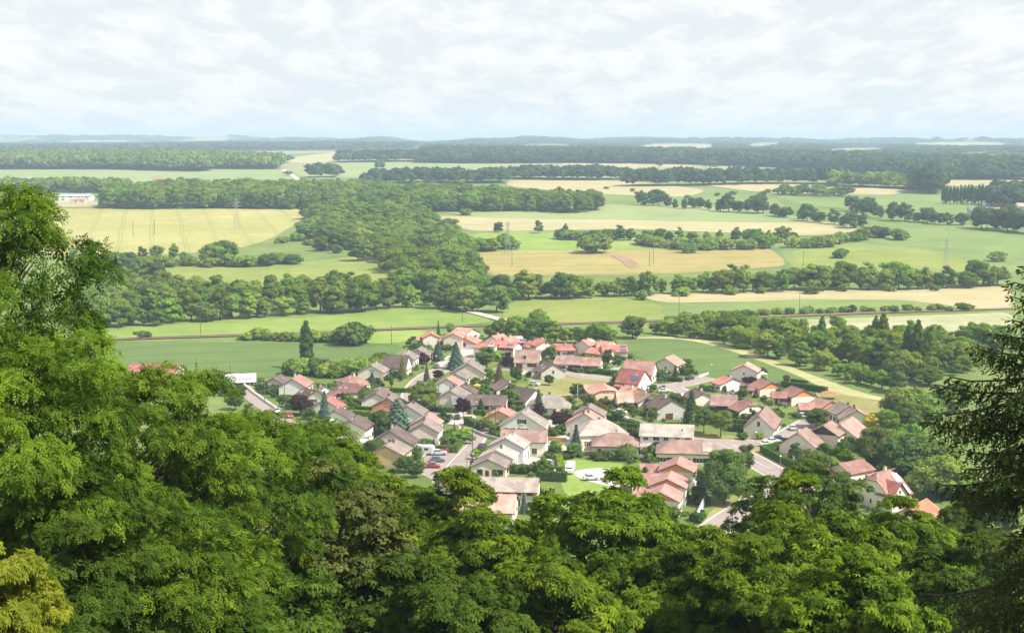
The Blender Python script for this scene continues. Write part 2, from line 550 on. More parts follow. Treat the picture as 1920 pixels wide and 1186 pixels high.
def paving(name, c, sc=0.25):
    m, t, out = newmat(name)
    v = coords(t)
    a = ramp2(t, noise(t, v, sc, 6, 0.65), [x * 0.86 for x in c], [x * 1.1 for x in c], 0.3, 0.7)
    a = mixc(t, ramp2(t, noise(t, v, 0.06, 3), (0, 0, 0), (0.5, 0.5, 0.5), 0.5, 0.7), a, [x * 0.78 for x in c])
    a = mixc(t, 0.5, a, ramp2(t, noise(t, v, 3, 3, 0.8), (0.8, 0.8, 0.8), (1.15, 1.15, 1.15)), 'MULTIPLY')
    surf(t, out, a, 0.92, noise(t, v, 6, 3), 0.3, 0.02, spec=0.2)
    return m
M['road'] = paving('road_asphalt', (.30, .245, .225))
M['pavement'] = paving('pavement_grit', (.44, .385, .345))
M['gravel'] = paving('pale_gravel', (.46, .415, .37), 0.5)
M['track'] = paving('farm_track', (.50, .43, .36), 0.3)
M['lawn'] = fieldmat('lawn', (.085, .14, .028), (.155, .19, .048), 0, 3, 0.15, 0.05, fine=0.8)
M['dry'] = fieldmat('dry_grass', (.20, .20, .07), (.28, .255, .115), 0.3, 5, 0.2, 0.05, fine=0.8)
# ================================================================== THE SETTING
def groundmat():
    m, t, out = newmat('ground_grass')
    v = coords(t, 'Object')
    near = ramp2(t, noise(t, v, 0.03, 5, 0.65), (.105, .165, .04), (.18, .215, .065), 0.35, 0.65)
    near = mixc(t, 0.5, near, ramp2(t, noise(t, v, 0.6, 4, 0.7), (0.7, 0.75, 0.65), (1.25, 1.2, 1.2)), 'MULTIPLY')
    # far farmland: a patchwork of strips
    vo = t.nodes.new('ShaderNodeTexVoronoi'); vo.voronoi_dimensions = '2D'
    mp = t.nodes.new('ShaderNodeMapping'); mp.inputs['Scale'].default_value = (0.0022, 0.0016, 1); mp.inputs['Rotation'].default_value = (0, 0, 0.5)
    t.links.new(v, mp.inputs['Vector']); t.links.new(mp.outputs[0], vo.inputs['Vector']); vo.inputs['Scale'].default_value = 1.0
    sc = t.nodes.new('ShaderNodeSeparateColor'); t.links.new(vo.outputs['Color'], sc.inputs[0])
    r = t.nodes.new('ShaderNodeValToRGB'); r.color_ramp.interpolation = 'CONSTANT'
    e = r.color_ramp.elements
    e[0].position = 0; e[0].color = (.15, .20, .08, 1)
    e[1].position = 0.25; e[1].color = (.25, .25, .125, 1)
    for p, c in ((0.45, (.12, .18, .065, 1)), (0.65, (.30, .27, .165, 1)), (0.8, (.20, .24, .10, 1))):
        q = e.new(p); q.color = c
    t.links.new(sc.outputs[0], r.inputs[0])
    sp = t.nodes.new('ShaderNodeSeparateXYZ'); t.links.new(v, sp.inputs[0])
    mr = t.nodes.new('ShaderNodeMapRange'); mr.inputs['From Min'].default_value = 1900; mr.inputs['From Max'].default_value = 2100
    t.links.new(sp.outputs['Y'], mr.inputs['Value'])
    col = mixc(t, mr.outputs[0], near, r.outputs[0])
    # leaf litter under the wood on the slope below the viewpoint
    ml = t.nodes.new('ShaderNodeMapRange'); ml.inputs['From Min'].default_value = 215; ml.inputs['From Max'].default_value = 250
    t.links.new(sp.outputs['Y'], ml.inputs['Value'])
    litter = ramp2(t, noise(t, v, 0.5, 6, 0.7), (.03, .04, .012), (.075, .08, .025))
    col = mixc(t, ml.outputs[0], litter, col)
    surf(t, out, col, 0.95, noise(t, v, 0.4, 5, 0.7), 0.7, 0.5, spec=0.1)
    return m

ys = [-300, -120, -40, -10] + list(np.arange(0, 260, 6.0)) + list(np.arange(260, 900, 14.0))
y = 900.0
while y < 17000:
    ys.append(y); y *= 1.016
us = np.linspace(-1, 1, 121)
V, F = [], []
for y in ys:
    hw = 330 + 0.52 * max(y, 0)
    for u in us:
        V.append((u * hw, y, T(u * hw, y)))
nu = len(us)
for j in range(len(ys) - 1):
    for i in range(nu - 1):
        a = j * nu + i
        F.append((a, a + 1, a + nu + 1, a + nu))
tag(put('ground', mesh('ground', V, F, groundmat(), smooth=True)), kind='structure')

def densify(pts, step=18, closed=True):
    out = []
    n = len(pts)
    for i in range(n if closed else n - 1):
        a, b = pts[i], pts[(i + 1) % n]
        k = max(1, int(math.hypot(b[0] - a[0], b[1] - a[1]) / step))
        for j in range(k):
            out.append((a[0] + (b[0] - a[0]) * j / k, a[1] + (b[1] - a[1]) * j / k))
    if not closed: out.append(pts[-1])
    return out

def smooth_closed(pts, it=2):
    for _ in range(it):
        q = []
        for i in range(len(pts)):
            a, b = pts[i], pts[(i + 1) % len(pts)]
            q += [(a[0] * .78 + b[0] * .22, a[1] * .78 + b[1] * .22), (a[0] * .22 + b[0] * .78, a[1] * .22 + b[1] * .78)]
        pts = q
    return pts

def sheet(name, world, mat, off, grid, kind='structure'):
    """a draped sheet with the outline world [(x,y)..], following the terrain"""
    bm = bmesh.new()
    vs = [bm.verts.new((p[0], p[1], 0)) for p in world]
    bm.faces.new(vs)
    xs = [p[0] for p in world]; ysw = [p[1] for p in world]
    for axis, lo, hi, g in ((0, min(xs), max(xs), grid * 1.6), (1, min(ysw), max(ysw), grid)):
        c = lo + g
        while c < hi:
            co = (c, 0, 0) if axis == 0 else (0, c, 0)
            no = (1, 0, 0) if axis == 0 else (0, 1, 0)
            bmesh.ops.bisect_plane(bm, geom=bm.verts[:] + bm.edges[:] + bm.faces[:], plane_co=co, plane_no=no)
            c += g
    for v in bm.verts:
        v.co.z = T(v.co.x, v.co.y) + off
    for f in bm.faces:
        if f.normal.z < 0: f.normal_flip()
    bmesh.ops.recalc_face_normals(bm, faces=bm.faces[:])
    if bm.faces and sum(f.normal.z for f in bm.faces) < 0:
        bmesh.ops.reverse_faces(bm, faces=bm.faces[:])
    me = bpy.data.meshes.new(name)
    bm.to_mesh(me); bm.free()
    me.materials.append(mat)
    return tag(put(name, me), kind=kind)

FIELDS = []
PAVED = []
def field(name, pts, mat, off=0.12, smooth=True):
    pts = smooth_closed(densify(pts, 60)) if smooth else pts
    wpts = [P(*p) for p in densify(pts, 16)]
    d = np.mean([p.y for p in wpts])
    g = max(20, d * 0.03)
    FIELDS.append(name)
    if name in ('parking_bay', 'turning_circle', 'gravel_yard', 'terrace_paving', 'rough_grass', 'dry_lawn'): PAVED.append([(p.x, p.y) for p in wpts])
    return sheet(name, [(p.x, p.y) for p in wpts], mat, off * max(1, d / 900), g)

fm = fieldmat
barley = fm('barley', (0.30, 0.295, 0.10), (0.355, 0.325, 0.135), R_(-14), 5, 0.16, 0.006, 24, (0.190, 0.213, 0.068))
hay = fm('hay', (0.265, 0.24, 0.08), (0.335, 0.27, 0.115), R_(80), 7, 0.35, 0.012)
wheat = fm('wheat', (0.095, 0.148, 0.042), (0.114, 0.168, 0.05), R_(72), 5, 0.16, 0.01, 26, (0.057, 0.114, 0.046))
meadow = fm('meadow', (0.150, 0.232, 0.050), (0.212, 0.270, 0.070), R_(75), 6, 0.22, 0.015)
meadow2 = fm('meadow_dull', (0.178, 0.225, 0.052), (0.226, 0.254, 0.068), R_(85), 7, 0.2, 0.02)
bright = fm('meadow_bright', (0.175, 0.266, 0.053), (0.243, 0.304, 0.076), R_(80), 5, 0.25, 0.03)
palegreen = fm('pale_green_crop', (0.205, 0.266, 0.110), (0.251, 0.293, 0.129), R_(85), 8, 0.2, 0.006)
paletan = fm('pale_tan_crop', (0.334, 0.304, 0.167), (0.380, 0.342, 0.198), R_(85), 8, 0.2, 0.006)
slope = fm('green_slope', (0.129, 0.194, 0.061), (0.190, 0.243, 0.080), R_(60), 8, 0.2, 0.006)
tan = fm('tan_stubble', (0.350, 0.304, 0.167), (0.395, 0.334, 0.198), R_(86), 7, 0.25, 0.01)
pale = fm('seeding_grass', (0.289, 0.304, 0.167), (0.350, 0.342, 0.220), R_(86), 7, 0.3, 0.02)
bare = fm('ploughed', (0.258, 0.167, 0.118), (0.304, 0.205, 0.144), R_(80), 5, 0.25, 0.02)
margin = fm('field_margin', (0.32, 0.30, 0.15), (0.40, 0.36, 0.20), R_(60), 5, 0.3, 0.04)

field('barley_field', [(40, 391), (570, 392), (572, 408), (535, 432), (500, 452), (430, 470), (300, 478), (140, 482), (40, 470)], barley)
field('stubble_field', [(60, 377), (210, 377), (190, 388), (60, 389)], tan)
field('meadow', [(290, 498), (420, 500), (560, 492), (700, 478), (740, 512), (730, 540), (520, 540), (330, 538)], meadow2)
field('meadow', [(130, 622), (360, 600), (560, 597), (820, 572), (935, 601), (880, 609), (700, 618), (420, 630), (130, 637)], meadow)
field('wheat_field', [(120, 641), (300, 640), (500, 642), (760, 646), (735, 672), (690, 696), (560, 702), (430, 715), (120, 725)], wheat)
field('bright_meadow', [(640, 626), (800, 618), (800, 632), (740, 645), (640, 643)], bright)
field('wheat_field', [(1165, 636), (1262, 634), (1330, 645), (1400, 668), (1500, 705), (1560, 738), (1500, 742), (1440, 722), (1345, 712), (1290, 697), (1180, 668)], wheat, 0.16)
field('field_margin', [(1150, 634), (1240, 630), (1330, 638), (1420, 664), (1520, 702), (1620, 738), (1690, 752), (1700, 782), (1640, 785), (1560, 745), (1480, 702), (1400, 671), (1330, 649), (1250, 638)], margin, 0.1)
field('meadow', [(1520, 725), (1590, 742), (1700, 758), (1712, 790), (1620, 792), (1550, 770)], M['dry'], 0.2)
field('stubble_field', [(1190, 552), (1500, 543), (1900, 537), (1900, 584), (1800, 575), (1640, 562), (1240, 568)], tan)
field('green_crop_field', [(1232, 590), (1250, 573), (1500, 561), (1700, 563), (1835, 579), (1700, 586), (1300, 598)], slope, 0.18)
field('meadow', [(935, 604), (955, 566), (1090, 558), (1190, 560), (1245, 574), (1262, 602), (1100, 609)], meadow2, 0.15)
field('pale_meadow', [(1290, 614), (1500, 600), (1900, 585), (1900, 618), (1700, 625), (1500, 640), (1380, 626)], pale, 0.12)
field('hay_field', [(876, 474), (1000, 468), (1250, 466), (1440, 461), (1482, 498), (1300, 512), (1100, 516), (920, 518)], hay)
field('bare_soil_patch', [(1140, 478), (1180, 482), (1202, 500), (1180, 505), (1165, 490)], bare, 0.3)
field('meadow', [(862, 442), (960, 432), (1240, 446), (1262, 465), (1000, 469), (880, 472)], bright, 0.15)
field('pale_green_field', [(768, 390), (1120, 384), (1300, 385), (1420, 395), (1560, 418), (1300, 415), (900, 408)], palegreen, 0.2)
field('pale_tan_field', [(790, 405), (900, 406), (1300, 413), (1560, 416), (1660, 436), (1500, 442), (1200, 430), (880, 434)], paletan, 0.14)
field('green_slope', [(1640, 416), (1930, 424), (1930, 505), (1870, 515), (1500, 515), (1452, 464), (1560, 456), (1690, 432)], slope, 0.12)
field('meadow', [(1480, 470), (1600, 455), (1760, 470), (1860, 508), (1500, 513)], meadow2, 0.2)
field('pale_green_field', [(-60, 319), (150, 317), (530, 317), (570, 345), (200, 351), (-60, 341)], palegreen, 0.12)
field('pale_tan_field', [(-40, 334), (160, 332), (250, 346), (-40, 347)], paletan, 0.2)
field('pale_tan_field', [(500, 300), (640, 284), (800, 284), (860, 292), (700, 300), (560, 308)], paletan, 0.12)
field('pale_green_field', [(540, 320), (640, 306), (860, 305), (1060, 312), (900, 322), (660, 333), (580, 336)], palegreen, 0.12)
field('stubble_field', [(950, 338), (1180, 340), (1330, 356), (1290, 370), (1120, 364), (950, 350)], tan, 0.15)
field('green_crop_field', [(1120, 362), (1300, 346), (1430, 362), (1480, 390), (1300, 384), (1130, 378)], slope, 0.1)
field('stubble_field', [(1290, 344), (1440, 343), (1700, 356), (1680, 366), (1430, 362)], tan, 0.2)
field('green_crop_field', [(1430, 362), (1690, 357), (1860, 372), (1850, 404), (1640, 398), (1500, 384)], slope, 0.16)
field('pale_tan_field', [(1050, 305), (1250, 306), (1330, 312), (1180, 318), (1060, 315)], paletan, 0.15)
field('pale_green_field', [(1300, 312), (1520, 318), (1600, 326), (1400, 326)], palegreen, 0.15)
field('pale_tan_field', [(1640, 332), (1930, 330), (1930, 346), (1760, 350)], paletan, 0.12)

# ---- village ground: lawns, roads, pavements
field('lawn', [(430, 700), (600, 690), (800, 660), (1180, 650), (1300, 690), (1480, 730), (1640, 790), (1720, 850), (1760, 990), (1500, 1040), (1000, 1040), (700, 960), (560, 840), (440, 770)], M['lawn'], 0.03)
field('dry_lawn', [(1300, 815), (1440, 818), (1460, 838), (1420, 852), (1560, 900), (1480, 905), (1400, 872), (1320, 850), (1290, 830)], M['dry'], 0.05)
field('rough_grass', [(985, 703), (1110, 708), (1160, 720), (1110, 748), (1060, 752), (1005, 735)], M['dry'], 0.05)
field('rough_grass', [(1055, 858), (1180, 870), (1200, 895), (1100, 930), (1060, 930), (1048, 890)], bright, 0.05)
field('dry_bank', [(1310, 985), (1340, 950), (1420, 900), (1450, 920), (1400, 960), (1345, 995)], M['dry'], 0.05)

def strip(name, pxs, width, mat, off, kind='structure', open_world=None):
    """a road of even width along a line of ground points"""
    pts = open_world or [P(*p) for p in densify(pxs, 10, False)]
    Lf, Rt = [], []
    n = len(pts)
    for _ in range(2):
        pts = [pts[0]] + [(pts[i - 1] + pts[i] * 2 + pts[i + 1]) / 4 for i in range(1, n - 1)] + [pts[-1]]
    for i, p in enumerate(pts):
        d = (pts[min(i + 1, n - 1)] - pts[max(i - 1, 0)]); d.z = 0; d.normalize()
        s = Vector((d.y, -d.x, 0)) * width / 2
        Lf.append(p - s); Rt.append(p + s)
    V = []
    for a, b in zip(Lf, Rt):
        for q in (a, b): V.append((q.x, q.y, T(q.x, q.y) + off))
    F = [(2 * i, 2 * i + 1, 2 * i + 3, 2 * i + 2) for i in range(n - 1)]
    return tag(put(name, mesh(name, V, F, mat)), kind=kind)

ROADS = [
    ('village_street', [(838, 905), (858, 868), (880, 835), (893, 815), (886, 795), (852, 781), (806, 771), (768, 750), (780, 722), (802, 702), (838, 690), (880, 668), (915, 662)], 6.0),
    ('village_street', [(905, 812), (935, 790), (960, 772)], 3.0),
    ('lane', [(432, 700), (456, 726), (474, 748), (505, 768), (540, 795), (570, 822)], 5.5),
    ('upper_street', [(925, 690), (975, 692), (1040, 697), (1085, 703), (1150, 712), (1215, 722), (1265, 724), (1310, 713), (1352, 699)], 6.5),
    ('upper_street', [(1262, 726), (1290, 738), (1310, 752)], 5.0),
    ('park_road', [(1270, 822), (1335, 829), (1390, 830), (1440, 829), (1470, 820), (1500, 800), (1520, 790)], 6.0),
    ('park_road', [(1325, 828), (1370, 842), (1410, 860), (1450, 885), (1490, 905), (1540, 915)], 6.5),
    ('lower_road', [(1290, 1030), (1330, 1000), (1362, 975), (1410, 945), (1455, 915), (1478, 902)], 6.5),
    ('garden_path', [(1040, 830), (1080, 845), (1110, 842)], 7.0),
    ('driveway', [(1030, 800), (1042, 790), (1050, 776)], 4.0),
    ('driveway', [(1160, 779), (1185, 790), (1215, 800)], 4.0),
    ('driveway', [(1598, 916), (1625, 922), (1640, 930)], 5.0),
    ('driveway', [(1660, 957), (1700, 950), (1730, 945)], 5.0),
    ('track', [(820, 570), (850, 577), (900, 590), (945, 602)], 5.5),
    ('track', [(530, 318), (548, 330), (575, 345)], 7.0),
]
for i, (nm, pl, wd) in enumerate(ROADS):
    mm = M['track'] if nm in ('track', 'driveway', 'garden_path') else M['road']
    strip(nm, pl, wd + 1.8, M['pavement'], 0.07 + 0.004 * i) if nm not in ('track', 'driveway', 'garden_path', 'lane') else None
    strip(nm, pl, wd, mm, 0.14 + 0.004 * i if nm != 'track' else 0.5)
field('parking_bay', [(795, 858), (830, 838), (862, 846), (845, 880), (815, 902), (790, 890)], M['road'], 0.135, False)
field('parking_bay', [(826, 775), (884, 772), (893, 783), (880, 800), (840, 796)], M['pavement'], 0.22, False)
field('turning_circle', [(1070, 884), (1110, 877), (1160, 879), (1210, 890), (1215, 905), (1150, 915), (1085, 898)], M['gravel'], 0.12)
field('gravel_yard', [(945, 856), (985, 855), (1040, 862), (1040, 876), (990, 873), (950, 874)], M['gravel'], 0.12, False)
field('terrace_paving', [(1028, 822), (1060, 816), (1090, 830), (1070, 848), (1032, 852)], M['pavement'], 0.1, False)
field('terrace_paving', [(955, 690), (975, 684), (1020, 690), (1010, 702), (960, 702)], M['pavement'], 0.11, False)
field('terrace_paving', [(1198, 838), (1228, 838), (1226, 860), (1200, 858)], M['pavement'], 0.1, False)
field('terrace_paving', [(1505, 862), (1560, 858), (1575, 868), (1520, 874)], M['gravel'], 0.1, False)
field('terrace_paving', [(1460, 858), (1520, 862), (1515, 870), (1465, 866)], M['gravel'], 0.1, False)
field('gravel_yard', [(868, 648), (905, 648), (925, 664), (880, 672), (830, 690), (812, 686)], M['pavement'], 0.11, False)
field('gravel_yard', [(1020, 664), (1090, 666), (1088, 672), (1030, 672)], M['pavement'], 0.11, False)

for i_, pl_ in enumerate(([(830, 884), (850, 862), (880, 831)], [(1345, 833), (1400, 856), (1445, 882)], [(1100, 704), (1150, 711), (1210, 720)])):
    strip('road_marking', pl_, .16, M['metal_white'], .26 + .004 * i_)
# ---- railway
RAIL = [(100, 642), (300, 634), (560, 626), (700, 619), (870, 612), (1000, 609), (1110, 606), (1260, 601), (1420, 595), (1640, 587), (1900, 579)]
strip('railway_ballast', RAIL, 5.5, M['ballast'], 0.45)
rp = [P(*p) for p in densify(RAIL, 10, False)]
for s_ in (-0.75, 0.75):
    mb = MB()
    n = len(rp)
    q = rp
    for _ in range(2):
        q = [q[0]] + [(q[i - 1] + q[i] * 2 + q[i + 1]) / 4 for i in range(1, n - 1)] + [q[-1]]
    line = []
    for i, p in enumerate(q):
        d = (q[min(i + 1, n - 1)] - q[max(i - 1, 0)]); d.z = 0; d.normalize()
        line.append(p + Vector((d.y, -d.x, 0)) * s_ + Vector((0, 0, 0.58)))
    mb.tube(line, 0.09, 4)
    tag(mb.build('railway_rail', M['rail']), kind='structure')
# ================================================================== VEGETATION
ICO_V, ICO_F = [], []
_bm = bmesh.new(); bmesh.ops.create_icosphere(_bm, subdivisions=1, radius=1)
ICO_V = np.array([v.co[:] for v in _bm.verts]); ICO_F = np.array([[v.index for v in f.verts] for f in _bm.faces]); _bm.free()

def unit(a): return a / np.maximum(np.linalg.norm(a, axis=1, keepdims=True), 1e-9)

def rand_dirs(rs, n):
    return unit(rs.normal(size=(n, 3)))

def frames(nrm, rs, fwd=None):
    """orthonormal axes with z = nrm and a random or given forward"""
    f = rs.normal(size=nrm.shape) if fwd is None else fwd
    x = unit(np.cross(f, nrm) + 1e-6)
    y = np.cross(nrm, x)
    return x, y

def cards(P_, nrm, size, rs, asp=0.75):
    """one kite-shaped leaf clump face per point"""
    n = len(P_)
    x, y = frames(nrm, rs)
    s = size * rs.uniform(0.65, 1.3, (n, 1))
    b = rs.uniform(-0.2, 0.2, (n, 1))
    v = np.stack([P_ - y * s * 0.55, P_ + x * s * 0.5 * asp + y * s * b - nrm * s * 0.08, P_ + y * s * 0.6, P_ - x * s * 0.5 * asp - y * s * b - nrm * s * 0.08], 1)
    return v.reshape(-1, 3), np.arange(n * 4).reshape(n, 4)

def lobes(rs, n, R, H, z0, lr, taper=0.0, zmin=-0.75):
    """centres and radii of the leaf masses that make up a crown; taper narrows it upward"""
    i = np.arange(n) + 0.5
    z = 1 - (1 - zmin) * i / n
    ph = i * 2.39996 + rs.uniform(0, 6.28)
    rr = np.sqrt(np.clip(1 - z * z, 0, 1))
    d = np.stack([rr * np.cos(ph), rr * np.sin(ph), z], 1) + rs.normal(scale=0.14, size=(n, 3))
    k = rs.uniform(0.55, 0.86, (n, 1))
    c = d * k * np.array([R, R, H])
    sc = 1 - taper * np.clip((c[:, 2:3] + H) / (2 * H), 0, 1)
    c[:, :2] *= sc
    r = lr * R * rs.uniform(0.7, 1.25, n) * (0.45 + 0.55 * sc[:, 0])
    c[:, 2] += z0
    return c, r

def crown_mesh(name, seed, mat, R=4.6, H=4.8, z0=7.2, nl=26, lr=0.36, n=1500, size=0.95, taper=0.0, zmin=-0.75, flat=0.8, core=True, asp=0.75):
    rs = np.random.default_rng(seed)
    c, r = lobes(rs, nl, R, H, z0, lr, taper, zmin)
    p = r ** 2; p /= p.sum()
    m = int(n * 1.9)
    li = rs.choice(nl, m, p=p)
    d = rand_dirs(rs, m)
    d[:, 2] = np.where(d[:, 2] < -0.35, -d[:, 2], d[:, 2])
    pt = c[li] + d * (r[li] * rs.uniform(0.82, 1.26, m))[:, None] * np.array([1, 1, flat])
    # keep what lies on the outside of the whole crown
    dist = np.linalg.norm((pt[:, None, :] - c[None]) / np.array([1, 1, flat]), axis=2) / r[None]
    dist[np.arange(m), li] = 9
    keep = dist.min(1) > 0.78
    pt, d, li = pt[keep][:n], d[keep][:n], li[keep][:n]
    nr = unit(d + rs.normal(scale=0.3, size=d.shape) + np.array([0, 0, 0.12]))
    V, Q = cards(pt, nr, size, rs, asp)
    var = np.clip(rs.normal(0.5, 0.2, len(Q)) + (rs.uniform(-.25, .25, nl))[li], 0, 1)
    T3 = None
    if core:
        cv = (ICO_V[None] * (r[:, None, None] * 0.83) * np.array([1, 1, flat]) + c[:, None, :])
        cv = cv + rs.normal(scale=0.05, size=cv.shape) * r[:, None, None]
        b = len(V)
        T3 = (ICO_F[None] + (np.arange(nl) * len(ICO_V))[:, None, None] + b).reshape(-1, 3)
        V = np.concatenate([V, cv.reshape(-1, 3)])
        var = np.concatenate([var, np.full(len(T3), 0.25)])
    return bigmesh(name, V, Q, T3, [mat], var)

def trunk_mesh(name, seed, h, r, spread=2.0, nb=4, top=None):
    rs = random.Random(seed)
    mb = MB()
    top = top or h * 1.5
    pts = [(0, 0, -0.4), (rs.uniform(-.1, .1), rs.uniform(-.1, .1), h * 0.5), (rs.uniform(-.2, .2), rs.uniform(-.2, .2), h), (rs.uniform(-.3, .3), rs.uniform(-.3, .3), top)]
    mb.tube(pts, [r * 1.25, r, r * 0.8, r * 0.3], 7)
    for i in range(nb):
        a = i * 6.283 / nb + rs.uniform(-.5, .5)
        z = h * rs.uniform(0.75, 1.05)
        mb.tube([(0, 0, z), (math.cos(a) * spread * .5, math.sin(a) * spread * .5, z + (top - z) * .45), (math.cos(a) * spread, math.sin(a) * spread, z + (top - z) * .8)], [r * .5, r * .35, r * .12], 5)
    return mb.me(name, M['bark'])

M['leaf_mid'] = leafmat('leaf_mid', (.08, .145, .014), (.19, .285, .034), 0.3, 0.03, 0.32, gloss=False)
M['leaf_far'] = leafmat('leaf_far', (.08, .14, .016), (.18, .265, .036), 0.2, 0.025, 0.3, gloss=False)
M['leaf_light'] = leafmat('leaf_light', (.13, .205, .03), (.25, .34, .06), 0.3, 0.03, 0.25, gloss=False)
M['leaf_dark'] = leafmat('leaf_dark', (.045, .092, .02), (.11, .175, .038), 0.25, 0.02, 0.2, gloss=False)
M['leaf_garden'] = leafmat('leaf_garden', (.065, .12, .02), (.145, .225, .042), 0.3, 0.035, 0.35, gloss=False)
M['leaf_hedge'] = leafmat('leaf_hedge', (.065, .13, .022), (.12, .195, .035), 0.2, 0.02, 0.2, gloss=False)
M['leaf_lime'] = leafmat('leaf_lime', (.19, .29, .025), (.28, .37, .05), 0.3, 0.02, 0.1, gloss=False)
M['leaf_purple'] = leafmat('leaf_purple', (.032, .014, .018), (.075, .03, .032), 0.25, 0.02, 0.2, gloss=False)
M['leaf_yellow'] = leafmat('leaf_yellow', (.55, .45, .02), (.75, .62, .05), 0.3, 0.01, 0.1, gloss=False)
M['leaf_spruce'] = leafmat('leaf_bluespruce', (.05, .095, .065), (.11, .17, .115), 0.1, 0.02, 0.2, gloss=False)
M['leaf_fir'] = leafmat('leaf_fir', (.035, .08, .02), (.085, .14, .036), 0.1, 0.02, 0.2, gloss=False)
M['leaf_gold'] = leafmat('leaf_goldconifer', (.14, .15, .03), (.24, .22, .05), 0.15, 0.02, 0.15, gloss=False)
M['leaf_dry'] = leafmat('leaf_brownconifer', (.11, .065, .035), (.20, .125, .07), 0.15, 0.02, 0.15, gloss=False)
M['leaf_willow'] = leafmat('leaf_willow', (.11, .19, .04), (.20, .29, .07), 0.3, 0.02, 0.15, gloss=False)
M['leaf_poplar'] = leafmat('leaf_poplar', (.04, .08, .025), (.085, .13, .04), 0.25, 0.02, 0.15, gloss=False)

# templates: crown meshes and trunks that many trees share
MID = []
for k in range(12):
    R = (4.8, 5.2, 4.3, 5.0, 3.4, 5.8, 4.0, 4.9, 3.0, 5.4, 3.7, 4.6)[k]
    H = (5.7, 5.5, 5.9, 5.7, 5.9, 5.0, 5.95, 5.8, 6.0, 5.3, 5.9, 5.6)[k]
    MID.append((crown_mesh('crown_broadleaf', 100 + k, M['leaf_mid'], R, H, 12.4 - H * 1.0 - 0.3, (17, 20, 23, 30, 18, 26, 34, 21, 24, 19, 28, 38)[k], (.43, .43, .4, .33, .5, .38, .34, .42, .5, .44, .4, .3)[k], 1700, 0.85, zmin=-0.93, taper=(0, .1, .3, 0, .45, 0, .25, .1, .5, .15, .4, .05)[k]),
                trunk_mesh('trunk_broadleaf', 100 + k, 3.2, 0.26, 2.2, 4, 7.5)))
BUSH = [crown_mesh('crown_bush', 200 + k, M['leaf_mid'], 2.6, 2.0, 1.5, 13, 0.42, 620, 0.75, zmin=-0.5) for k in range(5)]
BUSHSTEM = trunk_mesh('stem_bush', 5, 0.7, 0.12, 1.0, 4, 2.0)
GARD = [crown_mesh('crown_garden', 300 + k, M['leaf_garden'], (2.5, 2.7, 2.3, 2.6)[k], 2.95, 3.65, (20, 26, 17, 32)[k], (.4, .36, .44, .32)[k], 2600, 0.34, zmin=-0.92, taper=(0, .1, .3, .15)[k]) for k in range(4)]
PARK = crown_mesh('crown_park', 306, M['leaf_garden'], 2.6, 2.5, 4.1, 30, 0.34, 2600, 0.32, zmin=-0.8)
GRAND = [crown_mesh('crown_grand', 310 + k, M['leaf_garden'], 5.2, 5.9, 6.5, 46, .29, 7000, .46, zmin=-.95) for k in range(2)]
GARDTRUNK = trunk_mesh('trunk_garden', 8, 1.9, 0.14, 1.2, 4, 3.8)
SHRUB = [crown_mesh('foliage_shrub', 330 + k, M['leaf_garden'], 1.0, 0.85, 0.75, 9, 0.45, 420, 0.27, zmin=-0.6) for k in range(5)]
BALL = crown_mesh('foliage_ball', 340, M['leaf_hedge'], 1.0, 0.85, 0.8, 30, 0.28, 700, 0.2, zmin=-0.9)
COLUMN = [crown_mesh('crown_poplar', 350 + k, M['leaf_poplar'], 1.9, 8.0, 8.9, 90, 0.36, 3600, 0.48, taper=0.5, zmin=-0.97, flat=1.7) for k in range(2)]
COLTRUNK = trunk_mesh('trunk_poplar', 9, 4, 0.3, 0.6, 3, 12)

def conifer_mesh(name, seed, mat, H=9.0, R=2.2, n=2600, size=0.5, layers=15, droop=0.35):
    rs = np.random.default_rng(seed)
    t = rs.uniform(0, 1, n) ** 0.75            # 0 top .. 1 bottom
    lay = np.floor(t * layers) / layers + 0.5 / layers
    ph = rs.uniform(0, 6.283, n)
    na = 7
    lob = 0.72 + 0.28 * np.cos(ph * na + lay * 40)
    rad = (0.06 + lay * 0.94) * R * np.sqrt(rs.uniform(0.15, 1, n)) * lob
    z = H * (1 - lay * 0.93) - droop * rad * 0.6 + rs.normal(scale=0.12, size=n)
    p = np.stack([rad * np.cos(ph), rad * np.sin(ph), z], 1)
    out = np.stack([np.cos(ph), np.sin(ph), np.zeros(n)], 1)
    nr = unit(out * 0.55 + np.array([0, 0, 0.75]) + rs.normal(scale=0.3, size=p.shape))
    V, Q = cards(p, nr, size, rs, 0.55)
    var = np.clip(rs.normal(0.5, 0.22, n), 0, 1)
    # solid inner cone of twigs
    m = 9
    cv, cf = [], []
    for j, (zz, rr) in enumerate(((0.06, 0.78), (0.35, 0.52), (0.7, 0.24), (0.97, 0.03))):
        for k in range(m):
            a = 6.283 * k / m
            q = rr * R * rs.uniform(0.75, 1.0)
            cv.append((q * math.cos(a), q * math.sin(a), H * zz))
    b = len(V)
    for j in range(3):
        for k in range(m):
            cf.append((b + j * m + k, b + j * m + (k + 1) % m, b + (j + 1) * m + (k + 1) % m, b + (j + 1) * m + k))
    V = np.concatenate([V, np.array(cv)]); Q = np.concatenate([Q, np.array(cf)])
    var = np.concatenate([var, np.full(len(cf), 0.15)])
    return bigmesh(name, V, Q, None, [mat], var)

CONI = [conifer_mesh('crown_conifer', 400 + k, M['leaf_fir'], layers=13 + 2 * k) for k in range(3)]
CONI_WIDE = conifer_mesh('crown_cedar', 410, M['leaf_spruce'], 9.0, 4.0, 3600, 0.5, 11, 0.2)
CONTRUNK = trunk_mesh('trunk_conifer', 10, 2, 0.15, 0.3, 2, 7.5)

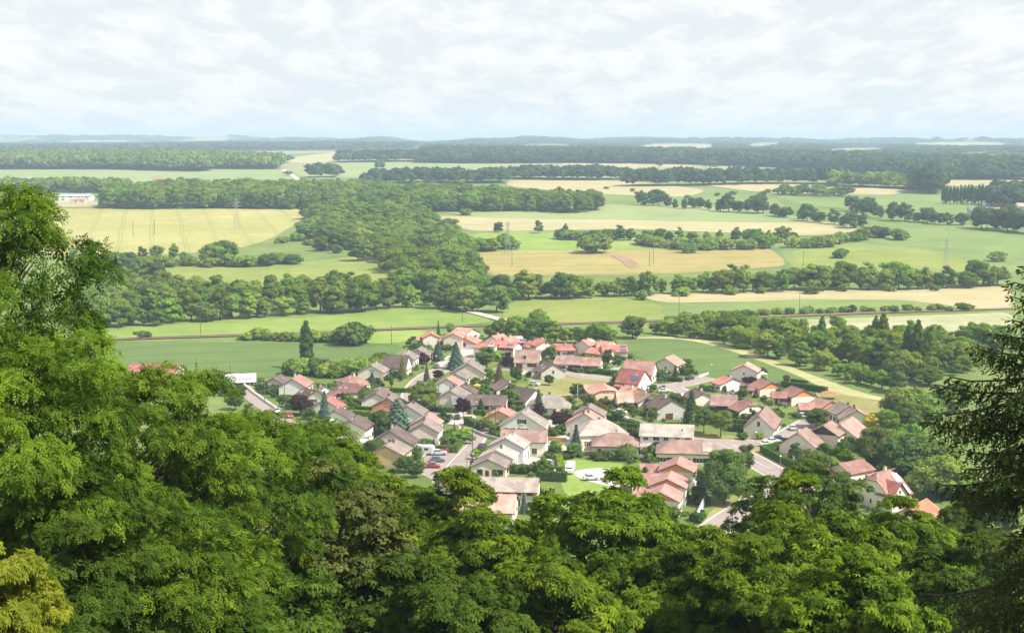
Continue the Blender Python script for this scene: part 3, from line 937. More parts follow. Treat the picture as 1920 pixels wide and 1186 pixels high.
def willow_mesh(seed=420):
    rs = np.random.default_rng(seed)
    Vs, Qs, var, b = [], [], [], 0
    n = 240
    for i in range(n):
        a = rs.uniform(0, 6.283); e = rs.uniform(0.1, 1.0)
        r = 2.6 * math.sqrt(e) * rs.uniform(.7, 1.05); z = 4.6 - 1.5 * e + rs.normal(scale=.25)
        ln = rs.uniform(1.0, 2.6) * (0.5 + e * 0.6)
        k = 9
        s = np.linspace(0, 1, k)
        p = np.stack([math.cos(a) * (r + 0.25 * s), math.sin(a) * (r + 0.25 * s), np.maximum(z - ln * s, 0.2)], 1) + rs.normal(scale=0.06, size=(k, 3))
        nr = unit(np.tile([math.cos(a), math.sin(a), 0.35], (k, 1)) + rs.normal(scale=.35, size=(k, 3)))
        v, q = cards(p, nr, 0.42, rs, 0.6)
        Vs.append(v); Qs.append(q + b); b += len(v); var.append(np.clip(rs.normal(.5, .2, k), 0, 1))
    return bigmesh('crown_willow', np.concatenate(Vs), np.concatenate(Qs), None, [M['leaf_willow']], np.concatenate(var))
WILLOW = willow_mesh()

FARB = [crown_mesh('far_tree', 500 + k, M['leaf_far'], 5.2, 4.6, 7.5, 11, 0.5, 170, 2.3, zmin=-0.8) for k in range(5)]
FARC = [crown_mesh('farther_tree', 520 + k, M['leaf_far'], 5.4, 4.4, 7.2, 7, 0.58, 60, 3.2, zmin=-0.6) for k in range(4)]

def tree(name, loc, h, crown, trunk, base_h, label, cat, group, mat=None, wide=1.0, rz=None):
    s = h / base_h
    rz = random.uniform(0, 6.28) if rz is None else rz
    e = empty(name, loc, rz, (s * wide * random.uniform(.86, 1.14), s * wide * random.uniform(.86, 1.14), s))
    if name in ('broadleaf_tree', 'hedgerow_bush'): e.rotation_euler = (random.uniform(-.07, .07), random.uniform(-.07, .07), rz)
    if trunk is not None: put('trunk', trunk, e)
    c = put('crown', crown, e, mat=mat)
    c['kind'] = 'stuff'
    return tag(e, label, cat, group)

def along(pts, n, jx=4, jy=2, rs=None):
    """n places spread along a line of pixels, sorted left to right"""
    rs = rs or random
    seg = [math.hypot(pts[i + 1][0] - pts[i][0], pts[i + 1][1] - pts[i][1]) for i in range(len(pts) - 1)]
    tot = sum(seg)
    out = []
    for k in range(n):
        d = tot * (k + 0.5 + rs.uniform(-.3, .3)) / n
        i = 0
        while i < len(seg) - 1 and d > seg[i]:
            d -= seg[i]; i += 1
        t = d / seg[i]
        out.append((pts[i][0] + (pts[i + 1][0] - pts[i][0]) * t + rs.uniform(-jx, jx), pts[i][1] + (pts[i + 1][1] - pts[i][1]) * t + rs.uniform(-jy, jy)))
    return sorted(out)

def tree_row(pts, n, h0, h1, phrase, group, jx=4, jy=2, mat=None, wide=(1.05, 1.4)):
    for k, (px, py) in enumerate(along(pts, n, jx, jy)):
        cr, tr = random.choice(MID)
        m = mat
        if m is None:
            m = random.choices([None, M['leaf_light'], M['leaf_dark']], [0.62, 0.28, 0.10])[0]
        tree('broadleaf_tree', P(px, py), random.uniform(h0 * .78, h1 * 1.12), cr, tr, 12.4, '%s broadleaf tree from the left %s' % (ordinal(k + 1), phrase), 'tree', group, m, random.uniform(*wide))

def bush_row(pts, n, h0, h1, phrase, group, jx=4, jy=2, mat=None, wide=(0.9, 1.4)):
    for k, (px, py) in enumerate(along(pts, n, jx, jy)):
        e = tree('hedgerow_bush', P(px, py), random.uniform(h0, h1), random.choice(BUSH), BUSHSTEM, 3.6, '%s bush from the left %s' % (ordinal(k + 1), phrase), 'bush', group, mat or random.choices([None, M['leaf_light'], M['leaf_dark']], [0.6, 0.28, 0.12])[0], random.uniform(*wide))

g = 'trees of the left tree line'
tree_row([(170, 614), (300, 608), (400, 600), (520, 592), (640, 585), (740, 578), (812, 569)], 28, 9, 14, 'in front rank of left tree line', g)
tree_row([(150, 590), (300, 582), (420, 572), (560, 566), (700, 558), (780, 556)], 18, 12, 16, 'in second rank of left tree line', g)
tree_row([(150, 560), (200, 548), (260, 540), (320, 548)], 7, 13, 17, 'in third rank of left tree line', g)
tree_row([(130, 520), (210, 512), (280, 508)], 6, 9, 13, 'in rearmost rank of left tree line', g)
g = 'trees of the hedgerow under the barley field'
tree_row([(120, 492), (240, 494), (300, 486), (360, 490)], 9, 7, 10, 'in hedgerow below barley field', g)
tree_row([(395, 496), (428, 494)], 3, 13, 18, 'in tall clump below barley field', g)
bush_row([(240, 500), (320, 498), (450, 499), (560, 494)], 17, 4, 7.5, 'along lower side of hedgerow under barley field', g)
bush_row([(510, 458), (555, 450), (600, 465), (640, 478)], 8, 3.5, 6.5, 'on rough bank right of barley field', 'bushes on the rough bank')
g = 'trees of the central wood'
tree_row([(815, 577), (850, 582), (900, 584)], 5, 12, 15, 'at foot of central wood by farm track', g)
tree_row([(740, 552), (800, 556), (870, 562), (915, 560)], 9, 13, 16, 'in second rank of central wood', g)
tree_row([(742, 530), (800, 530), (870, 535), (905, 538)], 8, 13, 16, 'in third rank of central wood', g)
tree_row([(720, 507), (790, 508), (850, 512), (890, 515)], 8, 13, 16, 'in fourth rank of central wood', g)
tree_row([(655, 492), (700, 488), (760, 486), (820, 488), (870, 490)], 9, 14, 17, 'in fifth rank of central wood', g)
tree_row([(590, 470), (650, 468), (720, 464), (790, 464), (850, 470)], 9, 13, 17, 'in sixth rank of central wood', g)
tree_row([(560, 450), (620, 448), (680, 446), (740, 444), (810, 446)], 9, 14, 18, 'in seventh rank of central wood', g)
tree_row([(585, 428), (640, 426), (700, 424), (770, 424)], 8, 14, 18, 'in eighth rank of central wood', g)
tree_row([(570, 412), (640, 408), (700, 406), (770, 406)], 8, 15, 19, 'in ninth rank of central wood', g)
tree('broadleaf_tree', P(931, 585), 13.5, MID[0][0], MID[0][1], 12.4, 'big round light green tree standing alone beside the farm track', 'tree', 'trees of the central wood', M['leaf_light'], 1.15)
g = 'trees of the right tree line'
tree_row([(925, 563), (1000, 560), (1100, 558), (1250, 551), (1450, 545), (1700, 542), (1885, 535)], 50, 10, 14.5, 'in long tree line right of central wood', g, 4, 2)
bush_row([(1150, 563), (1180, 565), (1240, 555), (1500, 549), (1790, 545)], 8, 3, 5, 'at foot of long right tree line', g)
g = 'trees of the wood right of the village'
tree_row([(1215, 625), (1270, 629), (1330, 636), (1400, 655), (1480, 682), (1540, 694), (1610, 717), (1690, 740)], 22, 6, 9.5, 'along front of wood right of village', g)
tree_row([(1250, 618), (1330, 627), (1430, 648), (1520, 666), (1600, 684), (1690, 708), (1760, 726)], 20, 8, 11.5, 'in second rank of wood right of village', g)
tree_row([(1450, 636), (1560, 650), (1660, 664), (1760, 680), (1860, 660)], 13, 8, 12, 'in third rank of wood right of village', g)
tree_row([(1700, 650), (1800, 652), (1890, 640)], 7, 7, 11, 'in rearmost rank of wood right of village', g)
tree_row([(1690, 785), (1730, 800), (1760, 775), (1800, 770)], 6, 9, 13, 'in scrub behind the spruce', g)
tree_row([(1712, 838), (1740, 862), (1700, 905), (1775, 890)], 7, 7, 11, 'in scrub between dry meadow and spruce', g)
tree_row([(1735, 925), (1780, 935), (1830, 920)], 5, 6, 9, 'behind orange roof beside spruce', g)
bush_row([(1690, 830), (1730, 850), (1770, 870), (1715, 890), (1760, 915)], 9, 3, 6, 'in scrub right of large bright tree', g)
tree('broadleaf_tree', P(1186, 634), 10, MID[3][0], MID[3][1], 12.4, 'round dark tree alone between red terraces and right wood', 'tree', g, M['leaf_dark'], 1.2)
tree('broadleaf_tree', P(1570, 618), 6.5, MID[5][0], MID[5][1], 12.4, 'single small round tree in pale meadow beyond right wood', 'tree', 'lone field trees', None, 1.1)
g = 'trees behind the red-roofed terraces'
tree_row([(905, 636), (960, 640), (1040, 645), (1120, 645), (1150, 646)], 12, 8, 11, 'behind red-roofed terraces', g, mat=None, wide=(1.1, 1.4))
tree('broadleaf_tree', P(1008, 612), 8.5, MID[1][0], MID[1][1], 12.4, 'round pale tree in meadow above terraces wood', 'tree', 'lone field trees', M['leaf_light'], 1.2)
g = 'bushes and trees between hay field and pale crop'
for px, py, h, lab in ((935, 436, 9, 'left one of two round trees above bright green meadow'), (1010, 437, 10, 'taller round tree near middle of bright green meadow edge'), (1060, 440, 9, 'dark round tree third from left above bright meadow')):
    tree('broadleaf_tree', P(px, py), h, MID[px % 8][0], MID[px % 8][1], 12.4, lab, 'tree', g, M['leaf_dark'], 1.1)
bush_row([(895, 470), (960, 466), (970, 470)], 4, 7, 10, 'at left end of bright green meadow', g)
tree('broadleaf_tree', P(1116, 474), 15, BUSH[1], BUSHSTEM, 4.2, 'broad grey green bush tree in front of hay field', 'tree', g, None, 1.2)
bush_row([(1045, 449), (1100, 452), (1160, 452)], 6, 6, 9, 'in upper part of bright green meadow', g)
tree_row([(1130, 447), (1200, 452), (1260, 452), (1330, 452), (1440, 456), (1500, 452)], 16, 8, 12, 'in thicket above hay field', g)
bush_row([(1200, 460), (1260, 466), (1350, 468), (1440, 466)], 11, 6, 9, 'at foot of thicket above hay field', g)
bush_row([(1480, 466), (1540, 462), (1600, 452), (1650, 446)], 9, 6, 9, 'in thicket right of hay field', g)
for px, py, lab in ((1290, 474, 'dark round bush at top edge of hay field'), (1535, 464, 'bush near upper left of right green meadow'), (1575, 484, 'low dark bush alone in right green meadow'), (1686, 450, 'small grey tree alone on right green slope'), (1870, 490, 'grey green tree at right edge of green slope'), (874, 403, 'low bush alone in pale green field')):
    tree('hedgerow_bush', P(px, py), 8 if px == 1686 else 6, BUSH[px % 5], BUSHSTEM, 3.6, lab, 'bush', 'lone field bushes', None, 1.2)
g = 'trees of the dark hedge right of pale field'
tree_row([(1195, 384), (1300, 391), (1420, 400), (1500, 412), (1620, 430)], 26, 11, 16, 'in dark hedge right of pale green field', g, mat=M['leaf_dark'], wide=(1.0, 1.3))
tree_row([(1600, 404), (1680, 414), (1760, 420), (1810, 422)], 10, 11, 16, 'in hedge above green slope', g, mat=M['leaf_dark'], wide=(1.0, 1.3))
tree_row([(1830, 428), (1880, 430), (1925, 438)], 7, 14, 20, 'in wood below farm at right', g, mat=M['leaf_dark'], wide=(1.1, 1.4))
for k in range(13):
    px = 1768 + k * 6.7
    tree('poplar_tree', P(px, 383 + random.uniform(-1, 1)), random.uniform(19, 22), COLUMN[k % 2], COLTRUNK, 17, '%s poplar from the left in straight row near right edge' % ordinal(k + 1), 'tree', 'row of poplars near right edge', None, random.uniform(1.0, 1.3))
tree('poplar_tree', P(574, 692), 19, COLUMN[0], COLTRUNK, 17, 'tall dark columnar poplar at edge of wheat field', 'tree', None, M['leaf_dark'], 1.25)
for k, (px, py, h) in enumerate(((1540, 652, 14), (1640, 655, 15), (1655, 657, 16), (1700, 688, 17), (1718, 690, 19), (1742, 694, 18))):
    tree('poplar_tree', P(px, py), h, COLUMN[k % 2], COLTRUNK, 17, '%s tall slender poplar from the left rising from wood right of village' % ordinal(k + 1), 'tree', 'poplars in the wood right of the village', M['leaf_mid'], 1.3)
bush_row([(455, 636), (520, 637), (600, 640), (690, 642)], 13, 2.5, 4.5, 'along railway beyond wheat field', 'railway bushes')
for px, py, h, lab in ((660, 645, 8.5, 'big dark round bush between railway and wheat field'), (268, 634, 3, 'small dark bush beside railway at left'), (600, 700, 4.5, 'reddish brown bush right of tall poplar')):
    tree('hedgerow_bush', P(px, py), h, BUSH[px % 5], BUSHSTEM, 3.6, lab, 'bush', 'railway bushes', M['leaf_dry'] if px == 600 else M['leaf_dark'], 1.35)
bush_row([(540, 704), (570, 700), (620, 706), (680, 700), (720, 690)], 12, 3, 6, 'between wheat field and first houses', 'bushes on the village edge')
bush_row([(1310, 597), (1400, 592), (1480, 589), (1600, 586), (1700, 584), (1830, 581)], 26, 2.2, 3.6, 'along railway beyond right wood', 'railway bushes at the right', 6, 1)
bush_row([(1250, 604), (1290, 603), (1340, 599)], 4, 2, 3, 'beside railway above right wood', 'railway bushes at the right')
bush_row([(1110, 350), (1290, 372), (1450, 362), (1500, 366)], 8, 3, 5, 'dotted over far right fields', 'far field bushes')

# ---- woods that read as one mass: points carry instances of small trees
TEMPL = {}
def template(key, meshes):
    c = bpy.data.collections.new('templates_' + key)
    for i, me in enumerate(meshes):
        o = bpy.data.objects.new('template_%s_%02d' % (key, i), me)
        c.objects.link(o)
    TEMPL[key] = c
template('mid', [m[0] for m in MID])
M['leaf_forest_shaded'] = leafmat('leaf_forest_shaded', (.032, .07, .03), (.078, .13, .052), 0.2, 0.025, 0.3, gloss=False)  # cloud shadow and distance blue painted into the forest leaf colour
for me_ in FARC: me_.materials[0] = M['leaf_forest_shaded']
template('far', FARB)
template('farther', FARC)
template('shrub', SHRUB)
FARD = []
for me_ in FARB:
    q_ = me_.copy(); q_.materials[0] = M['leaf_forest_shaded']; FARD.append(q_)  # copy of the far trees in the cloud-shadow tone
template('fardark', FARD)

def wood_nodes(coll):
    ng = bpy.data.node_groups.new('wood_' + coll.name, 'GeometryNodeTree')
    ng.interface.new_socket('Geometry', in_out='INPUT', socket_type='NodeSocketGeometry')
    ng.interface.new_socket('Geometry', in_out='OUTPUT', socket_type='NodeSocketGeometry')
    gi = ng.nodes.new('NodeGroupInput'); go = ng.nodes.new('NodeGroupOutput')
    ci = ng.nodes.new('GeometryNodeCollectionInfo'); ci.inputs['Collection'].default_value = coll
    ci.inputs['Separate Children'].default_value = True; ci.inputs['Reset Children'].default_value = True
    ip = ng.nodes.new('GeometryNodeInstanceOnPoints'); ip.inputs['Pick Instance'].default_value = True
    def attr(nm, ty):
        a = ng.nodes.new('GeometryNodeInputNamedAttribute'); a.data_type = ty; a.inputs['Name'].default_value = nm
        return [o for o in a.outputs if o.enabled][0]
    lk = ng.links.new
    lk(gi.outputs[0], ip.inputs['Points']); lk(ci.outputs[0], ip.inputs['Instance'])
    lk(attr('idx', 'INT'), ip.inputs['Instance Index'])
    lk(attr('scl', 'FLOAT_VECTOR'), ip.inputs['Scale']); lk(attr('rot', 'FLOAT_VECTOR'), ip.inputs['Rotation'])
    lk(ip.outputs[0], go.inputs[0])
    return ng
NG = {k: wood_nodes(c) for k, c in TEMPL.items()}

def inside(poly, X, Y):
    c = np.zeros(len(X), bool)
    j = len(poly) - 1
    for i in range(len(poly)):
        xi, yi = poly[i]; xj, yj = poly[j]
        c ^= ((yi > Y) != (yj > Y)) & (X < (xj - xi) * (Y - yi) / (yj - yi + 1e-12) + xi)
        j = i
    return c

WOODP = []
CLEARINGS = []
for i_, (x0_, y0_, x1_, y1_, m_) in enumerate(((1180, 270, 1340, 288, paletan), (1690, 267, 1890, 283, paletan), (1385, 268, 1460, 283, palegreen), (1540, 278, 1660, 296, palegreen), (950, 271, 1070, 288, palegreen), (1780, 286, 1900, 302, palegreen), (1280, 284, 1400, 299, palegreen),
                                  (90, 264, 270, 276, paletan), (300, 263, 430, 274, palegreen), (480, 268, 580, 279, paletan), (-60, 266, 40, 277, palegreen))):
    pl_ = smooth_closed([(x0_, y1_), (x1_, y1_ - 1), (x1_ + 12, y0_), (x0_ + 25, y0_)])
    wp_ = [P(*q) for q in densify(pl_, 12)]
    CLEARINGS.append([(q.x, q.y) for q in wp_])
    sheet('far_field', CLEARINGS[-1], m_, .8, 160)
def wood(name, pxpoly, spacing, h, key, label, cat='wood', hvar=0.3, seed=1, wide=1.0, clear=0.0):
    rs = np.random.default_rng(seed)
    wp = [P(*p) for p in densify(pxpoly, 30)]
    poly = [(p.x, p.y) for p in wp]
    WOODP.append(poly)
    x0, x1 = min(p[0] for p in poly), max(p[0] for p in poly)
    y0, y1 = min(p[1] for p in poly), max(p[1] for p in poly)
    gx, gy = np.meshgrid(np.arange(x0, x1 + spacing, spacing), np.arange(y0, y1 + spacing, spacing))
    X = gx.ravel() + rs.uniform(-.42, .42, gx.size) * spacing
    Y = gy.ravel() + rs.uniform(-.42, .42, gx.size) * spacing
    k = inside(poly, X, Y)
    for q in CLEARINGS: k &= ~inside(q, X, Y)
    if clear: k &= (np.sin(X / 170 + 1.7) + np.sin(Y / 260 + X / 400) + rs.normal(scale=.25, size=len(X))) < clear
    X, Y = X[k], Y[k]
    if len(X) == 0: return
    Z = np.array([T(a, b) for a, b in zip(X, Y)])
    me = bpy.data.meshes.new(name)
    me.vertices.add(len(X)); me.vertices.foreach_set('co', np.stack([X, Y, Z], 1).ravel().astype(np.float32))
    n = len(X)
    base = 12.4
    s = h / base * rs.uniform(1 - hvar, 1 + hvar, n)
    a = me.attributes.new('scl', 'FLOAT_VECTOR', 'POINT'); a.data.foreach_set('vector', np.stack([s * wide, s * wide, s], 1).ravel().astype(np.float32))
    a = me.attributes.new('rot', 'FLOAT_VECTOR', 'POINT'); a.data.foreach_set('vector', np.stack([s * 0, s * 0, rs.uniform(0, 6.28, n)], 1).ravel().astype(np.float32))
    a = me.attributes.new('idx', 'INT', 'POINT'); a.data.foreach_set('value', rs.integers(0, len(TEMPL[key].objects), n).astype(np.int32))
    o = put(name, me)
    md = o.modifiers.new('trees', 'NODES'); md.node_group = NG[key]
    return tag(o, label, cat, None, 'stuff')

wood('woodland', [(185, 391), (300, 393), (420, 391), (620, 393), (790, 396), (780, 376), (700, 366), (560, 364), (400, 364), (300, 367), (215, 374)], 9, 16, 'mid', 'broad bright green wood above the barley field', seed=2, wide=1.1)
wood('woodland', [(760, 398), (860, 398), (960, 397), (1060, 400), (1120, 398), (1118, 388), (1040, 384), (960, 380), (860, 370), (760, 370)], 9, 15, 'mid', 'wood of round crowns above the pale green field', seed=3, wide=1.1)
wood('woodland', [(-40, 318), (200, 318), (360, 322), (388, 322), (400, 317), (520, 318), (528, 312), (440, 304), (300, 299), (150, 300), (-40, 305)], 12, 19, 'far', 'long dense wood on plateau at far left', seed=4, wide=1.15)
wood('woodland', [(580, 406), (780, 402), (870, 468), (905, 540), (880, 566), (770, 552), (750, 520), (690, 474), (605, 456), (565, 440)], 9.5, 12.5, 'mid', 'thick understorey crowns filling the central wood', seed=22, wide=1.15)
wood('woodland', [(150, 596), (300, 594), (430, 582), (700, 562), (790, 560), (790, 552), (600, 556), (420, 560), (320, 545), (150, 560)], 10, 11, 'mid', 'thick understorey crowns filling the left tree line', seed=23, wide=1.1)
wood('woodland', [(1260, 622), (1400, 645), (1520, 672), (1690, 715), (1800, 705), (1890, 650), (1700, 645), (1560, 640), (1450, 628), (1330, 618)], 8, 8, 'mid', 'thick understorey crowns filling the right wood', seed=24, wide=1.1)
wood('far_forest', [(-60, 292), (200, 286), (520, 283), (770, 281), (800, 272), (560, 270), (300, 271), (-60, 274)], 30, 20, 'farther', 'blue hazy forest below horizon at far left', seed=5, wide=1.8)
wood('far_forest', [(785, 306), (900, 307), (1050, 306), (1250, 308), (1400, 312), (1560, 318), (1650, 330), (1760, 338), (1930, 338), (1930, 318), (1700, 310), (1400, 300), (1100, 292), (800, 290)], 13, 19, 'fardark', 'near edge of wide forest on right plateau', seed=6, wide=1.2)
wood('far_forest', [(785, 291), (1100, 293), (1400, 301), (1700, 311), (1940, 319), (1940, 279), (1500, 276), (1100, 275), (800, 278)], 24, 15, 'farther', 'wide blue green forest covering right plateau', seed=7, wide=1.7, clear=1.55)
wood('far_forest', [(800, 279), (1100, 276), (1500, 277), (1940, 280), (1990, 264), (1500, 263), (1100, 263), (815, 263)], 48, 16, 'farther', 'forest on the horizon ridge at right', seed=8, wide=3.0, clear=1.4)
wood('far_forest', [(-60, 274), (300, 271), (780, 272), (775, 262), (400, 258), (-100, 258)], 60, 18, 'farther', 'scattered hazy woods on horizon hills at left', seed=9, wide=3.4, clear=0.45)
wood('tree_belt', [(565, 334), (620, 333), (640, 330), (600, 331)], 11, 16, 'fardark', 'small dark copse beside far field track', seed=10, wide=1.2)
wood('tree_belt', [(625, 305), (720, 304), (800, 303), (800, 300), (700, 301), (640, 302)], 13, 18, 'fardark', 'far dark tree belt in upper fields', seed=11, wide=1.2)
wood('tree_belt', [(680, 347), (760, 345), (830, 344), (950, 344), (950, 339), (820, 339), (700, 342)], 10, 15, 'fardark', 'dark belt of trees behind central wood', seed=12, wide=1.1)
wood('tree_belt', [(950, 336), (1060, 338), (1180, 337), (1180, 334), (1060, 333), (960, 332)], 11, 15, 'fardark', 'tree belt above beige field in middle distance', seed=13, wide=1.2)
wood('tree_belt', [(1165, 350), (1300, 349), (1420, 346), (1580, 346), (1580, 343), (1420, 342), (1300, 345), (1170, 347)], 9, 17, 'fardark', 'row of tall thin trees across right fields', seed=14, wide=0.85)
wood('tree_belt', [(1560, 351), (1640, 353), (1740, 357), (1735, 352), (1640, 348), (1560, 346)], 10, 15, 'far', 'pale sunlit tree belt near right poplars', seed=15, wide=1.2)
wood('tree_belt', [(1450, 366), (1550, 370), (1590, 370), (1590, 366), (1480, 362)], 11, 10, 'far', 'low orchard rows in far right field', seed=16, wide=1.2)
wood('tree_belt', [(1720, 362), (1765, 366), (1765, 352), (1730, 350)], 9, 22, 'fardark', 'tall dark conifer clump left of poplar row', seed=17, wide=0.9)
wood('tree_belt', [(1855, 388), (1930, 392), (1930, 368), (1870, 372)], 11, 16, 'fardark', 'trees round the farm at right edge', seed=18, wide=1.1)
wood('tree_belt', [(-30, 362), (60, 360), (190, 362), (250, 366), (230, 352), (100, 350), (-30, 352)], 11, 11, 'far', 'scrubby trees behind the blue-roofed farm hall', seed=19, wide=1.2)
wood('tree_belt', [(1830, 312), (1930, 312), (1930, 306), (1830, 306)], 16, 18, 'far', 'far wood at right edge', seed=21, wide=1.2)
for k, (px, py, h, wd) in enumerate(((540, 305, 14, 1.8), (600, 322, 14, 1.3), (627, 333, 11, 1.2), (338, 340, 6, 1.4), (712, 320, 16, 1.2), (762, 292, 14, 1.3), (1235, 315, 15, 1.2), (1332, 317, 14, 1.9), (1428, 376, 10, 1.0), (1598, 396, 15, 1.3), (540, 330, 7, 2.0))):
    tree('field_tree', P(px, py), h, FARB[k % 5], COLTRUNK, 12.4, '%s from the left of the lone trees dotted over far fields' % ordinal(sorted([540, 600, 627, 338, 712, 762, 1235, 1332, 1428, 1598, 540.5]).index(px if k != 10 else 540.5) + 1), 'tree', 'lone trees in the far fields', M['leaf_dark'], wd)

# ---- clipped hedges: box cores with a skin of leaves
def hedge(pxs, h, wd, label, mat='leaf_hedge', step=0.16):
    pts = [P(*p) for p in pxs]
    o0 = pts[0]
    rs = np.random.default_rng(int(pxs[0][0] * 7 + pxs[0][1]))
    root = empty('clipped_hedge', o0)
    Pp, Nn = [], []
    mb = MB()
    for a, b in zip(pts[:-1], pts[1:]):
        d = b - a; ln = d.length; d.normalize(); s = Vector((d.y, -d.x, 0))
        q = a - o0
        mtx = Matrix(((d.x, s.x, 0, q.x), (d.y, s.y, 0, q.y), (0, 0, 1, 0), (0, 0, 0, 1)))
        mb.box(-wd * .4, ln + wd * .4, -wd * .42, wd * .42, -0.1, h - 0.09, 0, mtx)
        area = 2 * (ln + wd) * h + (ln + wd) * wd + 2 * wd * h
        n = int(min(2600, area / (step * step) * 0.9))
        for _ in range(n):
            u = rs.uniform(-wd * .5, ln + wd * .5)
            c = rs.uniform() * (2 * h + wd)
            if c < h: loc, nr = (u, -wd / 2, c), (0, -1, .2)
            elif c < 2 * h: loc, nr = (u, wd / 2, c - h), (0, 1, .2)
            else: loc, nr = (u, c - 2 * h - wd / 2, h), (0, 0, 1)
            if rs.uniform() < 2 * wd / (2 * ln + 4 * wd):
                e = rs.choice([-1, 1]); loc, nr = ((-wd / 2 if e < 0 else ln + wd / 2), rs.uniform(-wd / 2, wd / 2), rs.uniform(0, h)), (e, 0, .2)
            Pp.append(mtx @ Vector(loc)); Nn.append(mtx.to_3x3() @ Vector(nr))
    Pp = np.array(Pp) + rs.normal(scale=0.045, size=(len(Pp), 3)); Nn = unit(np.array(Nn) + rs.normal(scale=0.4, size=(len(Nn), 3)))
    V, Q = cards(Pp, Nn, step * 2.0, rs)
    me = bigmesh('hedge_leaves', V, Q, None, [M[mat]], np.clip(rs.normal(.5, .22, len(Q)), 0, 1))
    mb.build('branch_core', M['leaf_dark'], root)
    put('leaves', me, root)['kind'] = 'stuff'
    return tag(root, label, 'hedge', 'clipped garden hedges')

for pxs, h, wd, lab, mt in (
    ([(955, 886), (1010, 888), (1050, 890)], 2.0, 1.3, 'long dark clipped hedge above long pale-roofed house', 'leaf_hedge'),
    ([(1048, 862), (1053, 889)], 1.6, 1.6, 'yellow green hedge running away beside rough grass', 'leaf_lime'),
    ([(1014, 900), (1055, 902)], 2.4, 2.0, 'broad dark hedge right of long pale-roofed house', 'leaf_dark'),
    ([(1369, 808), (1405, 811), (1440, 816), (1446, 806)], 2.3, 1.3, 'tall dark hedge along the park lawn', 'leaf_dark'),
    ([(1369, 797), (1399, 800)], 2.1, 1.3, 'short dark hedge behind park hedge', 'leaf_dark'),
    ([(1379, 784), (1408, 787)], 1.8, 1.3, 'hedge below red-brown half-hipped house', 'leaf_hedge'),
    ([(1340, 778), (1366, 780)], 1.6, 1.2, 'hedge below long pink-brown roof', 'leaf_dark'),
    ([(1462, 840), (1431, 848), (1460, 864), (1492, 880)], 1.9, 1.3, 'dark hedge round corner of the beige gabled house', 'leaf_hedge'),
    ([(1470, 726), (1510, 731), (1546, 737)], 2.2, 1.6, 'long dark hedge behind orange-gabled houses', 'leaf_dark'),
    ([(1488, 721), (1509, 724)], 2.0, 1.6, 'short hedge at corner of wheat field', 'leaf_dark'),
    ([(829, 848), (853, 849), (863, 835), (872, 825)], 2.0, 1.3, 'bright clipped hedge wrapping garden corner by parking bays', 'leaf_hedge'),
    ([(877, 797), (892, 805)], 2.6, 1.9, 'square hedge at street junction', 'leaf_hedge'),
    ([(806, 770), (830, 774), (857, 775)], 1.8, 1.2, 'hedge curving round taupe-roofed house garden', 'leaf_dark'),
    ([(880, 777), (915, 778)], 1.6, 1.2, 'hedge in front of long white house', 'leaf_dark'),
    ([(1136, 786), (1165, 792), (1192, 800)], 1.6, 1.6, 'hedge beside drive with white car', 'leaf_hedge'),
    ([(1161, 802), (1197, 806)], 1.8, 1.3, 'middle hedge of three left of long white house', 'leaf_hedge'),
    ([(1163, 812), (1196, 815)], 1.8, 1.3, 'lowest hedge of three left of long white house', 'leaf_dark'),
    ([(668, 778), (702, 781), (701, 790)], 1.6, 1.5, 'lime green hedge below pink house', 'leaf_lime'),
    ([(676, 772), (694, 773)], 1.8, 1.3, 'dark hedge left of pink house', 'leaf_dark'),
    ([(1022, 786), (1043, 787)], 1.4, 1.1, 'low hedge below grey hipped house', 'leaf_hedge'),
    ([(1113, 698), (1150, 704)], 1.8, 2.2, 'bushy hedge right of brown garages', 'leaf_hedge'),
    ([(1055, 694), (1085, 697)], 1.3, 1.2, 'low hedge in front of long pink roof', 'leaf_dark'),
    ([(1228, 712), (1275, 716)], 1.5, 1.4, 'flowery hedge below cream gabled house', 'leaf_garden'),
    ([(1560, 858), (1596, 866)], 1.7, 1.2, 'dark hedge below dark wooden gable', 'leaf_dark'),
    ([(1214, 852), (1220, 868)], 2.2, 1.2, 'slanting lime hedge left of tiled hipped house', 'leaf_lime'),
    ([(1222, 868), (1242, 868)], 1.2, 1.0, 'low hedge below tiled hipped house', 'leaf_hedge'),
    ([(1303, 906), (1326, 908)], 1.6, 1.6, 'dark hedge beside white deck chair', 'leaf_dark'),
    ([(447, 722), (490, 716)], 1.5, 1.5, 'hedge beside white lorry', 'leaf_hedge'),
    ([(706, 708), (760, 700)], 1.4, 1.4, 'hedge above taupe house at wheat field', 'leaf_dark'),
    ([(735, 735), (765, 736)], 1.5, 1.3, 'hedge beside street under willow', 'leaf_hedge'),
    ([(1600, 906), (1622, 901), (1624, 908)], 1.6, 2.0, 'leafy trellised hedge below cream cottage', 'leaf_garden')):
    hedge(pxs, h, wd, lab, mt)

